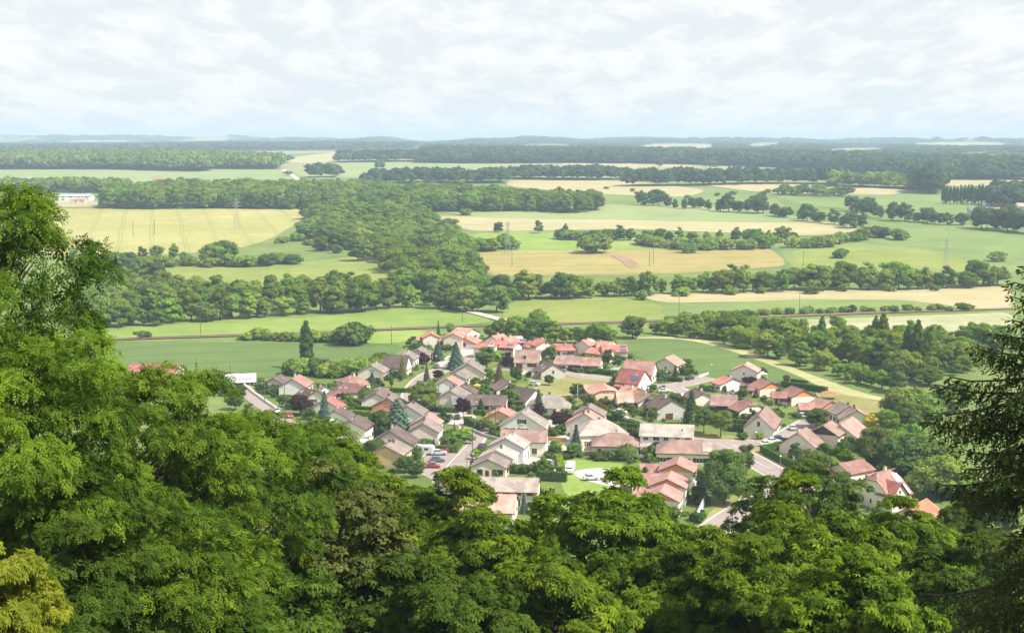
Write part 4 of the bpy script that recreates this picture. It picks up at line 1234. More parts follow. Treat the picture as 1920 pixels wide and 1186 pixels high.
# ---- garden trees
def gt(px, py, h, kind, lab, mat=None, wide=1.0):
    loc = P(px, py)
    mm = M[mat] if mat else None
    if kind == 'park': return tree('garden_tree', loc, h, PARK, GARDTRUNK, 6.6, lab, 'tree', 'garden trees', mm, wide)
    if kind == 'grand': return tree('garden_tree', loc, h, GRAND[px % 2], MID[0][1], 12.4, lab, 'tree', 'garden trees', mm, wide)
    if kind == 'round': return tree('garden_tree', loc, h, GARD[(px + py) % 4], GARDTRUNK, 6.6, lab, 'tree', 'garden trees', mm, wide)
    if kind == 'con': return tree('conifer_tree', loc, h, CONI[(px + py) % 3], CONTRUNK, 9.0, lab, 'tree', 'garden conifers', mm, wide * 1.3)
    if kind == 'cedar': return tree('cedar_tree', loc, h, CONI_WIDE, CONTRUNK, 9.0, lab, 'tree', 'garden conifers', mm, wide * 1.35)
    if kind == 'col': return tree('columnar_tree', loc, h, COLUMN[px % 2], COLTRUNK, 17, lab, 'tree', 'garden conifers', mm, wide)
    if kind == 'willow': return tree('willow_tree', loc, h, WILLOW, GARDTRUNK, 5.0, lab, 'tree', 'garden willows', mm, wide)
    if kind == 'shrub':
        e = tree('garden_shrub', loc, h, SHRUB[(px * 3 + py) % 5], None, 1.7, lab, 'shrub', 'garden shrubs', mm, wide)
        return e
    if kind == 'ball':
        return tree('clipped_bush', loc, h, BALL, None, 1.65, lab, 'shrub', 'clipped round bushes', mm, wide)

for a in (
    (793, 775, 10.0, 'grand', 'big bright green tree on left of street junction', 'leaf_garden', 1.05),
    (868, 785, 6.5, 'park', 'purple-leaved tree in front of long white house', 'leaf_purple', 0.95),
    (952, 690, 6.0, 'round', 'small purple tree left of house with dormer', 'leaf_purple', 0.85),
    (563, 778, 7.0, 'round', 'dark purple bushy tree beside cream gable', 'leaf_purple', 1.3),
    (1050, 802, 5.2, 'round', 'round purple tree below grey hipped house', 'leaf_purple', 1.35),
    (1012, 782, 4.5, 'round', 'dark purple tree under blue conifer', 'leaf_purple', 1.2),
    (820, 712, 4.0, 'round', 'low purple tree beside dark spruce on street', 'leaf_purple', 1.0),
    (609, 800, 11.0, 'con', 'slim blue spruce above leafy slope at left', 'leaf_spruce', 0.9),
    (745, 812, 10.5, 'cedar', 'wide blue cedar right of cream two-storey house', 'leaf_spruce', 1.0),
    (713, 818, 8.0, 'round', 'dark round tree left of wide blue cedar', 'leaf_dark', 1.1),
    (855, 692, 10.5, 'cedar', 'large spreading blue cedar behind broad grey gable', 'leaf_spruce', 0.85),
    (822, 676, 8.0, 'con', 'dark conifer below red terraces', 'leaf_spruce', 1.1),
    (800, 716, 6.5, 'con', 'narrow blue conifer beside street lamp', 'leaf_spruce', 0.75),
    (912, 690, 8.0, 'round', 'dark green tree above brown conifer', 'leaf_dark', 1.2),
    (936, 718, 7.5, 'con', 'brown dying conifer between houses', 'leaf_dry', 1.0),
    (917, 712, 5.0, 'round', 'bright lime green tree beside brown conifer', 'leaf_lime', 1.0),
    (755, 708, 8.0, 'con', 'golden green conifer beside white gable', 'leaf_gold', 0.85),
    (658, 705, 6.0, 'con', 'small golden conifer at wheat field edge', 'leaf_gold', 0.8),
    (641, 704, 5.0, 'round', 'dark blue green tree beside golden conifer', 'leaf_dark', 0.9),
    (734, 726, 4.5, 'col', 'slim dark cypress below white gable', 'leaf_dark', 1.5),
    (643, 752, 3.6, 'col', 'slim cypress beside red-brown hipped roof', 'leaf_dark', 1.2),
    (498, 738, 4.5, 'col', 'dark cypress left of white gable', 'leaf_dark', 1.7),
    (698, 726, 5.5, 'con', 'blue green conifer in front of taupe house', 'leaf_spruce', 1.3),
    (685, 755, 5.5, 'willow', 'yellow green willow above lime hedge', None, 1.0),
    (1175, 862, 4.6, 'willow', 'bright weeping willow beside hipped house with awning', None, 1.25),
    (1080, 852, 8.5, 'con', 'tall blue spruce beside cream hipped house', 'leaf_spruce', 0.95),
    (1010, 780, 8.5, 'con', 'blue green conifer in front of grey hipped roof', 'leaf_spruce', 1.1),
    (1296, 796, 10.5, 'con', 'tall dark conifer right of grey gabled house', 'leaf_fir', 1.1),
    (1319, 812, 7.5, 'park', 'dark olive tree on park lawn', 'leaf_dark', 0.95),
    (1352, 820, 7.8, 'park', 'rounded maple tree with clear trunk on park lawn', 'leaf_garden', 1.0),
    (1302, 804, 4.5, 'round', 'small lime tree at end of long white house', 'leaf_lime', 0.7),
    (1394, 748, 4.6, 'round', 'round grey green tree beside lawn of orange-gabled house', 'leaf_garden', 1.1),
    (1357, 735, 2.6, 'ball', 'small clipped ball bush beside white house', 'leaf_hedge', 0.8),
    (1358, 944, 13.5, 'grand', 'big round leafy tree right of pink terraces', 'leaf_garden', 1.0),
    (1398, 888, 7.5, 'round', 'lighter tree behind big round tree', 'leaf_garden', 0.95),
    (1640, 880, 11.5, 'grand', 'large bright round tree right of wooden gable', 'leaf_garden', 1.0),
    (1634, 805, 5.0, 'round', 'vivid yellow tree behind pink roofs', 'leaf_yellow', 1.25),
    (1530, 802, 6.5, 'round', 'green garden tree in front of taupe house', 'leaf_garden', 1.25),
    (1491, 863, 4.6, 'round', 'small dark pine before beige gable', 'leaf_fir', 1.15),
    (1520, 905, 9.0, 'round', 'leafy tree left of cream cottage', 'leaf_garden', 1.1),
    (1555, 885, 4.5, 'round', 'yellowish shrub tree below beige gable', 'leaf_lime', 1.2),
    (1030, 722, 4.0, 'round', 'dark bush left of grey concrete gable', 'leaf_dark', 1.0),
    (968, 716, 6.0, 'round', 'dark tree between brown roofs', 'leaf_dark', 1.0),
    (958, 745, 5.0, 'round', 'green tree before brown roof cream gable', 'leaf_garden', 1.1),
    (962, 765, 6.5, 'round', 'leafy tree at right end of long white house', 'leaf_garden', 1.0),
    (1032, 672, 5.5, 'round', 'round green tree between pink roofs', 'leaf_garden', 1.1),
    (1140, 682, 5.5, 'round', 'garden tree right of terraces', 'leaf_garden', 1.1),
    (1157, 690, 5.5, 'round', 'darker garden tree right of terraces', 'leaf_dark', 1.0),
    (1266, 712, 5.5, 'con', 'dark conifer beside parked dark car', 'leaf_fir', 1.1),
    (1277, 700, 2.6, 'col', 'left golden cypress by cream house porch', 'leaf_gold', 2.2),
    (1283, 699, 2.8, 'col', 'right golden cypress by cream house porch', 'leaf_gold', 2.2),
    (1298, 699, 2.6, 'col', 'golden cypress on lawn edge of cream house', 'leaf_gold', 2.4),
    (1070, 772, 5.0, 'round', 'broad tree right of grey hipped house', 'leaf_garden', 1.2),
    (1082, 745, 5.0, 'round', 'yellow green tree beside concrete lamp post', 'leaf_garden', 1.3),
    (1075, 858, 4.5, 'round', 'brownish green tree right of blue spruce', 'leaf_garden', 1.1),
    (902, 775, 5.0, 'col', 'dark cypress in front of white house door', 'leaf_dark', 1.7),
    (928, 800, 5.0, 'round', 'tree before orange-roofed house', 'leaf_garden', 1.2),
    (912, 808, 4.2, 'round', 'leafy bush tree beside junction wall', 'leaf_garden', 1.4),
    (1020, 888, 4.2, 'ball', 'big clipped ball tree beside lawn', 'leaf_hedge', 1.0),
    (1017, 962, 4.2, 'ball', 'dark round bush right of long pale-roofed house', 'leaf_dark', 1.2),
    (982, 962, 5.0, 'con', 'small blue conifer before long pale-roofed house', 'leaf_spruce', 0.8),
    (1034, 975, 4.0, 'round', 'yellow bush beside lamp post', 'leaf_yellow', 0.8),
    (1393, 824, 2.2, 'ball', 'left of two round bushes on park lawn', 'leaf_hedge', 1.25),
    (1424, 823, 2.2, 'ball', 'right of two round bushes on park lawn', 'leaf_lime', 1.2),
    (1216, 770, 4.0, 'round', 'left leafy tree in front of dark-windowed grey houses', 'leaf_garden', 1.3),
    (1228, 786, 4.0, 'round', 'right leafy tree in front of dark-windowed grey houses', 'leaf_garden', 1.4),
    (705, 868, 7.0, 'round', 'dark dense tree left of orange-cream wall', 'leaf_dark', 1.3),
    (665, 858, 5.0, 'round', 'light tree before cream two-storey gable', 'leaf_lime', 1.1),
    (528, 736, 3.5, 'round', 'bush tree before white gable', 'leaf_garden', 1.2),
    (508, 736, 3.2, 'ball', 'round bush beside white gable', 'leaf_hedge', 1.4),
    (485, 735, 3.4, 'round', 'dark bush beside lane wall', 'leaf_dark', 1.3),
    (448, 752, 6.0, 'round', 'grey green tree in front of lorry', 'leaf_dark', 1.0),
    (865, 832, 3.6, 'shrub', 'large shrub in hedged garden corner', 'leaf_garden', 1.3),
    (843, 838, 3.4, 'shrub', 'dark shrub in hedged garden corner', 'leaf_garden', 1.2),
    (870, 816, 2.6, 'shrub', 'lime shrub at street edge', 'leaf_lime', 1.4),
    (852, 812, 3.4, 'con', 'tiny bare conifer by street', 'leaf_dry', 0.7),
    (797, 846, 3.6, 'shrub', 'round dark shrub behind white caravan', 'leaf_dark', 1.2),
    (813, 845, 3.4, 'con', 'small conifer beside white caravan', 'leaf_fir', 1.2),
    (801, 850, 2.2, 'ball', 'clipped bush in front of white caravan', 'leaf_hedge', 1.0),
    (1130, 862, 2.6, 'shrub', 'dark shrub below hipped house with awning', 'leaf_dark', 1.6),
    (1045, 838, 2.0, 'shrub', 'lime shrub beside blue spruce', 'leaf_lime', 1.5),
    (1060, 858, 2.2, 'shrub', 'dark shrub at foot of blue spruce', 'leaf_garden', 1.8),
    (800, 670, 5.0, 'round', 'bright tree at left end of terraces', 'leaf_garden', 1.6),
    (770, 672, 4.0, 'round', 'dark tree behind brown steep roof', 'leaf_dark', 1.5),
    (822, 630, 7.0, 'con', 'thin ragged conifer behind terraces', 'leaf_fir', 0.6),
    (845, 628, 6.0, 'round', 'pale tree behind terraces', 'leaf_light', 1.0),
    (1665, 812, 7.5, 'round', 'grey green willow-like tree right of yellow tree', 'leaf_mid', 1.1),
    (1700, 800, 8.0, 'grand', 'leafy tree beside field gate at right', 'leaf_garden', 1.2),
    (1690, 870, 9.0, 'grand', 'light tree behind large bright round tree', 'leaf_light', 1.1),
    (1718, 935, 7.0, 'round', 'tree right of house with solar panels', 'leaf_garden', 1.1),
    (1705, 905, 6.0, 'shrub', 'leafy shrub mass behind house with solar panels', 'leaf_garden', 1.2),
    (1580, 930, 6.0, 'round', 'dark tree in front of cream cottage', 'leaf_garden', 1.2),
    (428, 742, 5.0, 'round', 'green tree left of the lane wall', 'leaf_garden', 1.2),
    (441, 768, 5.5, 'round', 'dark tree below the lane', 'leaf_dark', 1.2),
    (466, 784, 4.5, 'round', 'bushy tree at lower side of lane', 'leaf_garden', 1.3),
    (415, 730, 4.0, 'shrub', 'leafy shrub in front of lorry cab', 'leaf_garden', 1.3),
    (1842, 990, 9.0, 'grand', 'leafy tree right of orange roof', 'leaf_garden', 1.1),
    (1885, 1000, 9.0, 'grand', 'dark tree behind spruce branches', 'leaf_dark', 1.1),
    (1868, 955, 8.0, 'grand', 'tree glimpsed through spruce', 'leaf_garden', 1.1),
    (780, 895, 4.0, 'round', 'dark bush tree below parking bays', 'leaf_dark', 1.4),
    (760, 885, 4.5, 'round', 'green bush tree below ochre house', 'leaf_garden', 1.3),
    (1290, 700, 2.4, 'shrub', 'dark shrub beside golden cypress', 'leaf_dark', 1.2),
    (1430, 700, 2.4, 'shrub', 'dead brown shrub at wheat corner', 'leaf_dry', 1.2),
    (1475, 718, 3.2, 'round', 'small bare brown tree beside corner hedge', 'leaf_dry', 1.0)):
    gt(*a)
# ================================================================== HOUSES
_wc = {}
def win_meshes(w, h, sh, style):
    key = (round(w, 2), round(h, 2), sh, style)
    if key in _wc: return _wc[key]
    fr = MB()
    t = 0.07
    fr.box(-w / 2, w / 2, -0.05, 0.03, 0, t).box(-w / 2, w / 2, -0.05, 0.03, h - t, h)
    fr.box(-w / 2, -w / 2 + t, -0.05, 0.03, t, h - t).box(w / 2 - t, w / 2, -0.05, 0.03, t, h - t)
    if w > 0.9: fr.box(-0.035, 0.035, -0.045, 0.03, t, h - t)
    fr.box(-w / 2 - 0.08, w / 2 + 0.08, -0.14, 0.03, -0.09, -0.002)
    pane = MB().box(-w / 2 + t, w / 2 - t, -0.02, 0.02, t, h - t)
    shut = MB().box(0, w * 0.48, -0.05, -0.005, 0, h)
    for k in range(3): shut.box(0.04, w * 0.48 - 0.04, -0.062, -0.05, h * (0.1 + 0.3 * k), h * (0.32 + 0.3 * k))
    _wc[key] = (fr.me('window', M['frame_brown'] if style == 'b' else M['frame_white']), pane.me('pane', M['glass']), shut.me('shutter', M[sh] if sh else M['sh_dark']))
    return _wc[key]

def add_window(parent, w, h, loc, rz, sh=None, style='w', closed=False):
    f, p, s = win_meshes(w, h, sh, style)
    o = put('window', f, parent, loc, (0, 0, rz))
    put('pane', p, o)
    if sh and not closed:
        put('shutter', s, o, (-w / 2 - w * 0.48 - 0.01, 0, 0)); put('shutter', s, o, (w / 2 + 0.01, 0, 0))
    elif sh:
        put('shutter', s, o, (-w * 0.48, -0.03, 0)); put('shutter', s, o, (0.0, -0.03, 0))
    return o

_dc = {}
def add_door(parent, w, h, loc, rz, mat, name='door'):
    key = (round(w, 2), round(h, 2), mat)
    if key not in _dc:
        d = MB().box(-w / 2, w / 2, -0.05, 0.02, 0, h)
        if w > 2:
            for k in range(4): d.box(-w / 2 + .06, w / 2 - .06, -0.075, -0.05, h * (0.04 + .24 * k), h * (0.24 + .24 * k))
        else:
            d.box(-w / 2 + .12, w / 2 - .12, -0.07, -0.05, h * .08, h * .45); d.box(-w / 2 + .12, w / 2 - .12, -0.07, -0.05, h * .52, h * .94)
        hd = MB().box(w * .34, w * .40, -0.13, -0.05, h * .46, h * .5)
        _dc[key] = (d.me(name, M[mat]), hd.me('handle', M['rim']))
    o = put(name, _dc[key][0], parent, loc, (0, 0, rz))
    put('handle', _dc[key][1], o)
    return o

HOUSES = []     # footprints for keeping shrubs out of walls
def house(a, b, W, hr, he, roof, wall, label, base=0.0, hip=False, half=0.0, gw=(), sides=None, sh='sh_brown', style='w', tri=None, chim=1, chimm='chim_cream', solar=(), dormer=0, ov=0.35, garage=0, name='house', cat='house', group='houses of the village', both_hip=True, door='sh_brown', win=True, skyl=0):
    """a, b: the ridge's near and far ends (world); ridge runs along local x"""
    rs = random.Random(label)
    d = Vector((b.x - a.x, b.y - a.y)); Lr = d.length; d.normalize()
    ang = math.atan2(d.y, d.x)
    c = (a + b) / 2
    Lx = Lr - 2 * ov if not hip else Lr + W * (0.78 if both_hip else 0.4)
    Lx = max(Lx, 4.5)
    root = empty(name, (c.x, c.y, base), ang)
    x0, x1 = -Lx / 2, Lx / 2
    hw = W / 2
    sl = (hr - he) / hw
    t = 0.16
    HOUSES.append((c.x, c.y, ang, Lx / 2, hw, label))
    mb = MB()
    if hip:
        mb.box(x0, x1, -hw, hw, -0.5, he - 0.02)
    elif half:
        yh = hw * half; zh = hr - (hr - he) * half - t
        mb.prism([(hw, -0.5), (hw, he - .02), (yh, zh), (-yh, zh), (-hw, he - .02), (-hw, -0.5)], x0, x1)
    else:
        mb.prism([(hw, -0.5), (hw, he - .02), (0, hr - t - .02), (-hw, he - .02), (-hw, -0.5)], x0, x1)
    mb.build('wall', M['w_' + wall], root)
    # roof
    oe = 0.36
    ze = he - oe * sl
    rb = MB()
    X0, X1 = x0 - ov, x1 + ov
    if hip:
        hx = Lr / 2
        E = [(X0, -hw - oe), (X1, -hw - oe), (X1, hw + oe), (X0, hw + oe)]
        rx0, rx1 = -hx, hx
        if not both_hip: rx0 = X0
        v = [(x, y, ze) for x, y in E] + [(rx0, 0, hr), (rx1, 0, hr)] + [(x, y, ze - t) for x, y in E]
        rb.poly(v, [(0, 1, 5, 4), (2, 3, 4, 5), (1, 2, 5), (3, 0, 4)], 0)
        rb.poly(v, [(0, 6, 7, 1), (1, 7, 8, 2), (2, 8, 9, 3), (3, 9, 6, 0), (6, 9, 8, 7)], 1)
    elif half:
        yh = hw * half; zh = hr - (hr - he) * half
        kx = yh * 1.0
        v = [(X0, -hw - oe, ze), (X1, -hw - oe, ze), (X1, hw + oe, ze), (X0, hw + oe, ze), (X0, -yh, zh), (X0, yh, zh), (X1, -yh, zh), (X1, yh, zh), (X0 + kx, 0, hr), (X1 - kx, 0, hr)]
        rb.poly(v, [(0, 1, 6, 9, 8, 4), (2, 3, 5, 8, 9, 7), (4, 8, 5), (6, 7, 9)], 0)
        u = [(x, y, z - t) for x, y, z in v[:8]]
        vv = v[:8] + u
        rb.poly(vv, [(0, 8, 9, 1), (2, 10, 11, 3), (0, 4, 12, 8), (3, 11, 13, 5), (1, 9, 14, 6), (2, 7, 15, 10), (4, 5, 13, 12), (6, 14, 15, 7), (8, 12, 14, 9), (10, 15, 13, 11)], 1)
    else:
        pr = [(-hw - oe, ze), (0, hr), (hw + oe, ze), (hw + oe, ze - t), (0, hr - t), (-hw - oe, ze - t)]
        v = [(X0, y, z) for y, z in pr] + [(X1, y, z) for y, z in pr]
        rb.poly(v, [(0, 6, 7, 1)[::-1], (1, 7, 8, 2)[::-1]], 0)
        rb.poly(v, [(2, 3, 9, 8), (3, 4, 10, 9), (4, 5, 11, 10), (5, 0, 6, 11), (0, 1, 4, 5), (1, 2, 3, 4), (6, 11, 10, 7), (7, 10, 9, 8)], 1)
    bm_ = 'barge_light' if roof in ('pale', 'grey') and rs.random() < .3 else 'barge'
    ro = rb.build('roof', [M['r_' + roof], M[bm_]], root)
    # ridge tiles
    hx = Lr / 2 if (hip or half) else X1
    MB().prism([(0.16, hr - .03), (0, hr + .09), (-0.16, hr - .03)], -hx + 0.1, hx - 0.1).build('ridge_tiles', M['r_' + roof], ro)
    if tri:
        sd = MB()
        zb = he - 0.15
        yb = hw * (hr - zb - t) / (hr - he)
        sd.poly([(x0 - .03, yb * .98, zb), (x0 - .03, -yb * .98, zb), (x0 - .03, 0, hr - t - .1), (x0 - .001, yb * .98, zb), (x0 - .001, -yb * .98, zb), (x0 - .001, 0, hr - t - .1)], [(0, 2, 1), (0, 1, 4, 3)])
        sd.build('gable_panel', M['w_' + tri], root)
    # gutters along the eaves
    for s in (-1, 1):
        MB().box(X0 + .05, X1 - .05, s * (hw + oe + .005), s * (hw + oe + .10), ze - t - .02, ze - .04).build('gutter', M[bm_], ro)
    for k in range(chim):
        cx = rs.uniform(-.25, .32) * Lr * (1 if k == 0 else -1)
        cyy = rs.choice((-.7, .7, .45))
        zt = hr + rs.uniform(.35, .75)
        cb = MB().box(cx - .32, cx + .32, cyy - .28, cyy + .28, hr - abs(cyy) * sl - .4, zt)
        ch = cb.build('chimney', M[chimm], ro)
        MB().box(cx - .38, cx + .38, cyy - .34, cyy + .34, zt, zt + .09).build('chimney_cap', M['chim_grey'], ro)
    th = math.atan(sl)
    for (s, u, v_, pw, ph, mt) in solar:      # side, along ridge (0..1), up the slope (0..1), size
        px = X0 + (X1 - X0) * u
        yy = s * (hw + oe) * (1 - v_); z = ze + (hr - ze) * v_
        pb = MB().box(-pw / 2, pw / 2, -ph / 2, ph / 2, 0.05, 0.13)
        for g in range(1, 3): pb.box(-pw / 2 + pw * g / 3 - .02, -pw / 2 + pw * g / 3 + .02, -ph / 2, ph / 2, .13, .145, 1)
        pb.build('solar_panel', [M[mt], M['metal_grey']], ro, (px, yy, z), (-s * th, 0, 0))
    if not skyl and group == 'houses of the village' and rs.random() < .4: skyl = rs.choice((1, 1, 2))
    for k in range(skyl):
        s = rs.choice((-1, 1)); v_ = rs.uniform(.45, .65); yy = s * (hw + oe) * (1 - v_)
        sb = MB().box(-.4, .4, -.55, .55, 0.0, .09)
        sb.box(-.32, .32, -.47, .47, .09, .10, 1)
        sb.build('skylight', [M['metal_white'], M['glass']], ro, (rs.uniform(-.3, .3) * Lx, yy, ze + (hr - ze) * v_), (-s * th, 0, 0))
    # which walls does the viewpoint see?
    to = Vector((-c.x, -c.y)).normalized()
    ux = Vector((math.cos(ang), math.sin(ang))); uy = Vector((-ux.y, ux.x))
    if not win: return tag(root, label, cat, group)
    for s in (-1, 1):
        if to.dot(uy) * s < 0.3: continue
        if dormer:
            for k in range(dormer):
                dxm = (k - (dormer - 1) / 2) * 3.2 - Lx * .08
                yf, yb = s * hw * .72, s * hw * .12
                z0 = he + (hw - abs(yf)) * sl - .15; z1 = z0 + 1.15; z2 = z1 + .55; e = .8
                pv_ = [(dxm - e, yf, z0), (dxm + e, yf, z0), (dxm + e, yf, z1), (dxm, yf, z2), (dxm - e, yf, z1)]
                pb_ = [(x, yb, z) for x, y, z in pv_]
                q_ = MB().poly(pv_ + pb_, [(0, 1, 2, 3, 4), (9, 8, 7, 6, 5)] + [(i, 5 + i, 5 + (i + 1) % 5, (i + 1) % 5) for i in range(5)])
                dmo = q_.build('dormer', M['w_' + wall], ro)
                ee, yo = e + .2, yf + s * .25
                rv_ = [(dxm - ee, yo, z1 - .1), (dxm, yo, z2 + .1), (dxm + ee, yo, z1 - .1), (dxm - ee, yb, z1 - .1), (dxm, yb, z2 + .1), (dxm + ee, yb, z1 - .1)]
                rv_ += [(x, y, z - .1) for x, y, z in rv_]
                MB().poly(rv_, [(0, 1, 4, 3), (1, 2, 5, 4), (6, 9, 10, 7), (7, 10, 11, 8), (0, 6, 7, 1), (1, 7, 8, 2), (0, 3, 9, 6), (2, 8, 11, 5)]).build('dormer_roof', M['r_' + roof], ro)
                add_window(ro, .95, .95, (dxm, yf + s * .01, z0 + .15), 0 if s < 0 else math.pi, None, style)
        elif rs.random() < .38 and group == 'houses of the village' and Lx > 7:
            # a lean-to extension against the long wall
            lw_, ld_, lh_ = rs.uniform(2.6, 4.0), rs.uniform(1.6, 2.4), min(he - .35, 2.5)
            lx_ = rs.choice((x0 + lw_ * .6, x1 - lw_ * .6))
            ya, yb = s * hw, s * (hw + ld_)
            MB().box(lx_ - lw_ / 2, lx_ + lw_ / 2, min(ya, yb), max(ya, yb), -.3, lh_ - .35).build('extension_wall', M['w_' + wall], root)
            yo = yb + s * .25
            v_ = [(lx_ - lw_ / 2 - .2, ya, lh_ + .25), (lx_ + lw_ / 2 + .2, ya, lh_ + .25), (lx_ + lw_ / 2 + .2, yo, lh_ - .35), (lx_ - lw_ / 2 - .2, yo, lh_ - .35)]
            v_ += [(x, y, z - .14) for x, y, z in v_]
            MB().poly(v_, [(0, 1, 2, 3), (7, 6, 5, 4), (0, 4, 5, 1), (1, 5, 6, 2), (2, 6, 7, 3), (3, 7, 4, 0)]).build('extension_roof', M['r_' + roof], root)
            add_window(root, 1.4, 1.0, (lx_, yb + s * .005, .9), 0 if s < 0 else math.pi, None, style)
    for s in (-1, 1):
        if to.dot(uy) * s < -0.15: continue
        rz = 0 if s < 0 else math.pi
        n = sides if sides is not None else max(1, int(Lx / 3.4))
        storeys = 2 if he > 4.2 else 1
        g0 = 0
        for k in range(garage):
            gx = x0 + (1.9 + k * 3.1) if s < 0 else x1 - (1.9 + k * 3.1)
            add_door(root, 2.4, 2.1, (gx, s * hw, 0), rz, 'garage', 'garage_door')
        di = rs.randrange(n) if n > 1 and not garage else -1
        for st in range(storeys):
            zb = 0.95 + st * 2.5
            for i in range(n):
                wx = x0 + Lx * (i + .5) / n + rs.uniform(-.2, .2)
                if garage and ((s < 0 and wx < x0 + 3.2 * garage + .8) or (s > 0 and wx > x1 - 3.2 * garage - .8)): continue
                ww = rs.choice((1.1, 1.4, 1.4, 1.8)); hh = 1.35 if rs.random() < .8 else 0.9
                if zb + hh > he - .15: hh = max(.5, he - .15 - zb)
                if i == di and st == 0:
                    add_door(root, 1.0, 2.1, (wx, s * hw, 0.02), rz, door)
                    continue
                add_window(root, ww, hh, (wx, s * hw, zb), rz, sh if rs.random() < .8 else None, style, rs.random() < .15)
    for (u, z, ww, hh, sh2) in gw:        # near gable: place across, height, size
        add_window(root, ww, hh, (x0, -u * W, z), -math.pi / 2, sh2, style) if sh2 != 'door' else add_door(root, ww, hh, (x0, -u * W, z), -math.pi / 2, 'sh_brown')
    if to.dot(ux) > 0.1:
        zz = min(1.1, he - 1.4)
        for u in (-.22, .22):
            add_window(root, 1.1, 1.2, (x1, u * W, zz), math.pi / 2, sh, style)
        if hr > 5.6 and not hip and not half: add_window(root, 0.8, 0.95, (x1, 0, he + (hr - he) * .2), math.pi / 2, None, style)
    return tag(root, label, cat, group)

OR = dict(A=(420, 680), B=(600, 620), C=(600, 735), D=(770, 600), E=(780, 690), F=(760, 780), G=(920, 610), H=(920, 700), I=(1080, 610), J=(1070, 690),
          K=(1020, 760), L=(1240, 660), M=(1400, 660), N=(1480, 730), O=(1240, 730), Q=(860, 860), R=(1160, 790), W=(1540, 850))
def rp_(k, x, y, z):
    o = OR[k]
    return at_z(o[0] + x / 9.49, o[1] + y / 9.49, z)
def hs(k, ax, ay, bx, by, W, hr, he, roof, wall, label, **kw):
    return house(rp_(k, ax, ay, hr), rp_(k, bx, by, hr), W, hr, he, roof, wall, label, **kw)

S2 = (0, 4.4, 1.0, 1.2, None)
hs('A', 870, 275, 1010, 190, 6.2, 4.3, 2.7, 'brown', 'pinkbeige', 'low pink-beige house with brown roof right of white lorry', chim=0)
hs('A', 1210, 285, 1345, 195, 9.2, 6.5, 3.9, 'rust', 'white', 'tall white gable with rust-coloured roof at left edge', sh='sh_white')
hs('A', 1390, 440, 1590, 470, 8, 5.0, 2.8, 'dark', 'ochre', 'ochre house with dark brown roof below white gable')
hs('A', 1640, 490, 1767, 401, 8.4, 5.9, 3.4, 'brown', 'cream', 'cream gable with green shutters and white panels on brown roof', gw=((-.12, 1.9, 1.2, 1.2, 'sh_green'),), solar=((-1, .5, .62, 4.5, 1.6, 'plastic_white'),))
hs('C', 72, 128, 200, 55, 9.4, 6.1, 3.5, 'red', 'offwhite', 'offwhite gable with dull red roof above blue spruce', gw=((-.05, 1.2, 1.1, 1.2, 'sh_green'),))
hs('B', 430, 930, 600, 925, 9.5, 5.0, 2.7, 'darkred', 'cream', 'cream house with dark red hipped roof left of willow', hip=True)
hs('B', 530, 788, 600, 780, 8, 4.8, 2.8, 'rust', 'cream', 'house with small reddish hipped roof behind willow', hip=True)
hs('B', 895, 610, 1000, 540, 9.6, 5.6, 3.0, 'taupe', 'cream', 'cream gable with taupe roof and blue conifer in front', gw=((0, 3.2, .6, .8, None), (.1, 3.2, .6, .8, None)), chim=1)
hs('B', 1145, 425, 1590, 437, 8.2, 7.0, 3.2, 'brown', 'white', 'steep brown roof with white gable beside golden conifer', chim=1)
hs('B', 1480, 400, 1580, 335, 8, 5.6, 3.4, 'taupe', 'white', 'white house with taupe roof behind steep brown roof')
hs('D', 120, 520, 200, 455, 8.5, 5.3, 3.1, 'taupe', 'pinkbeige', 'pink-beige gable with taupe roof below terraces at left', chim=0)
g_t = 'red-roofed terrace houses at the back'
hs('D', 372, 240, 335, 192, 7, 6.3, 4.6, 'coral', 'beige', 'leftmost tall unit of red-roofed terraces', sides=2, group=g_t)
hs('D', 110, 320, 215, 305, 5.5, 4.0, 2.8, 'coral', 'beige', 'low red annex at left end of terraces', chim=0, group=g_t)
hs('D', 500, 303, 648, 305, 6, 3.8, 2.6, 'coral', 'white', 'low garage link with red roof between two tall terrace units', chim=0, garage=1, sides=1, group=g_t)
hs('D', 750, 237, 815, 180, 8, 6.6, 4.8, 'coral', 'beige', 'second tall beige terrace unit from left', sides=2, group=g_t)
hs('D', 1000, 305, 1070, 270, 8.5, 4.7, 2.7, 'coral', 'white', 'white bungalow with coral roof in the terraces', hip=True, both_hip=False, gw=((-.1, .9, 1.8, 1.5, None),), group=g_t)
hs('D', 830, 122, 1110, 150, 10, 5.2, 3.2, 'palecoral', 'beige', 'rearmost house with broad pale coral roof', chim=0, group=g_t)
hs('D', 1205, 388, 1560, 428, 7, 5.8, 4.2, 'coral', 'beige', 'front terrace block with white end gable and skylight', solar=((-1, .75, .6, 2.4, 1.2, 'solar_pale'),), sides=3, group=g_t)
hs('G', 20, 262, 492, 292, 8, 6.6, 4.8, 'coral', 'beige', 'terrace block with blue solar panels and narrow dark windows', solar=((-1, .78, .5, 2.6, 1.3, 'solar'),), sides=3, group=g_t)
hs('G', 12, 180, 230, 142, 7, 7.2, 5.2, 'coral', 'beige', 'tall terrace unit with cream chimney behind solar block', sides=2, group=g_t)
hs('G', 215, 200, 560, 182, 8.5, 6.8, 4.8, 'coral', 'beige', 'terrace block with pair of deep blue solar panels', solar=((-1, .92, .35, 2.8, 1.5, 'solar'), (-1, .8, .75, 2.6, 1.2, 'solar_pale')), sides=3, group=g_t)
hs('G', 680, 262, 835, 300, 7, 5.2, 3.4, 'coral', 'cream', 'small cream terrace unit with green bench hedge', chim=0, sides=2, group=g_t)
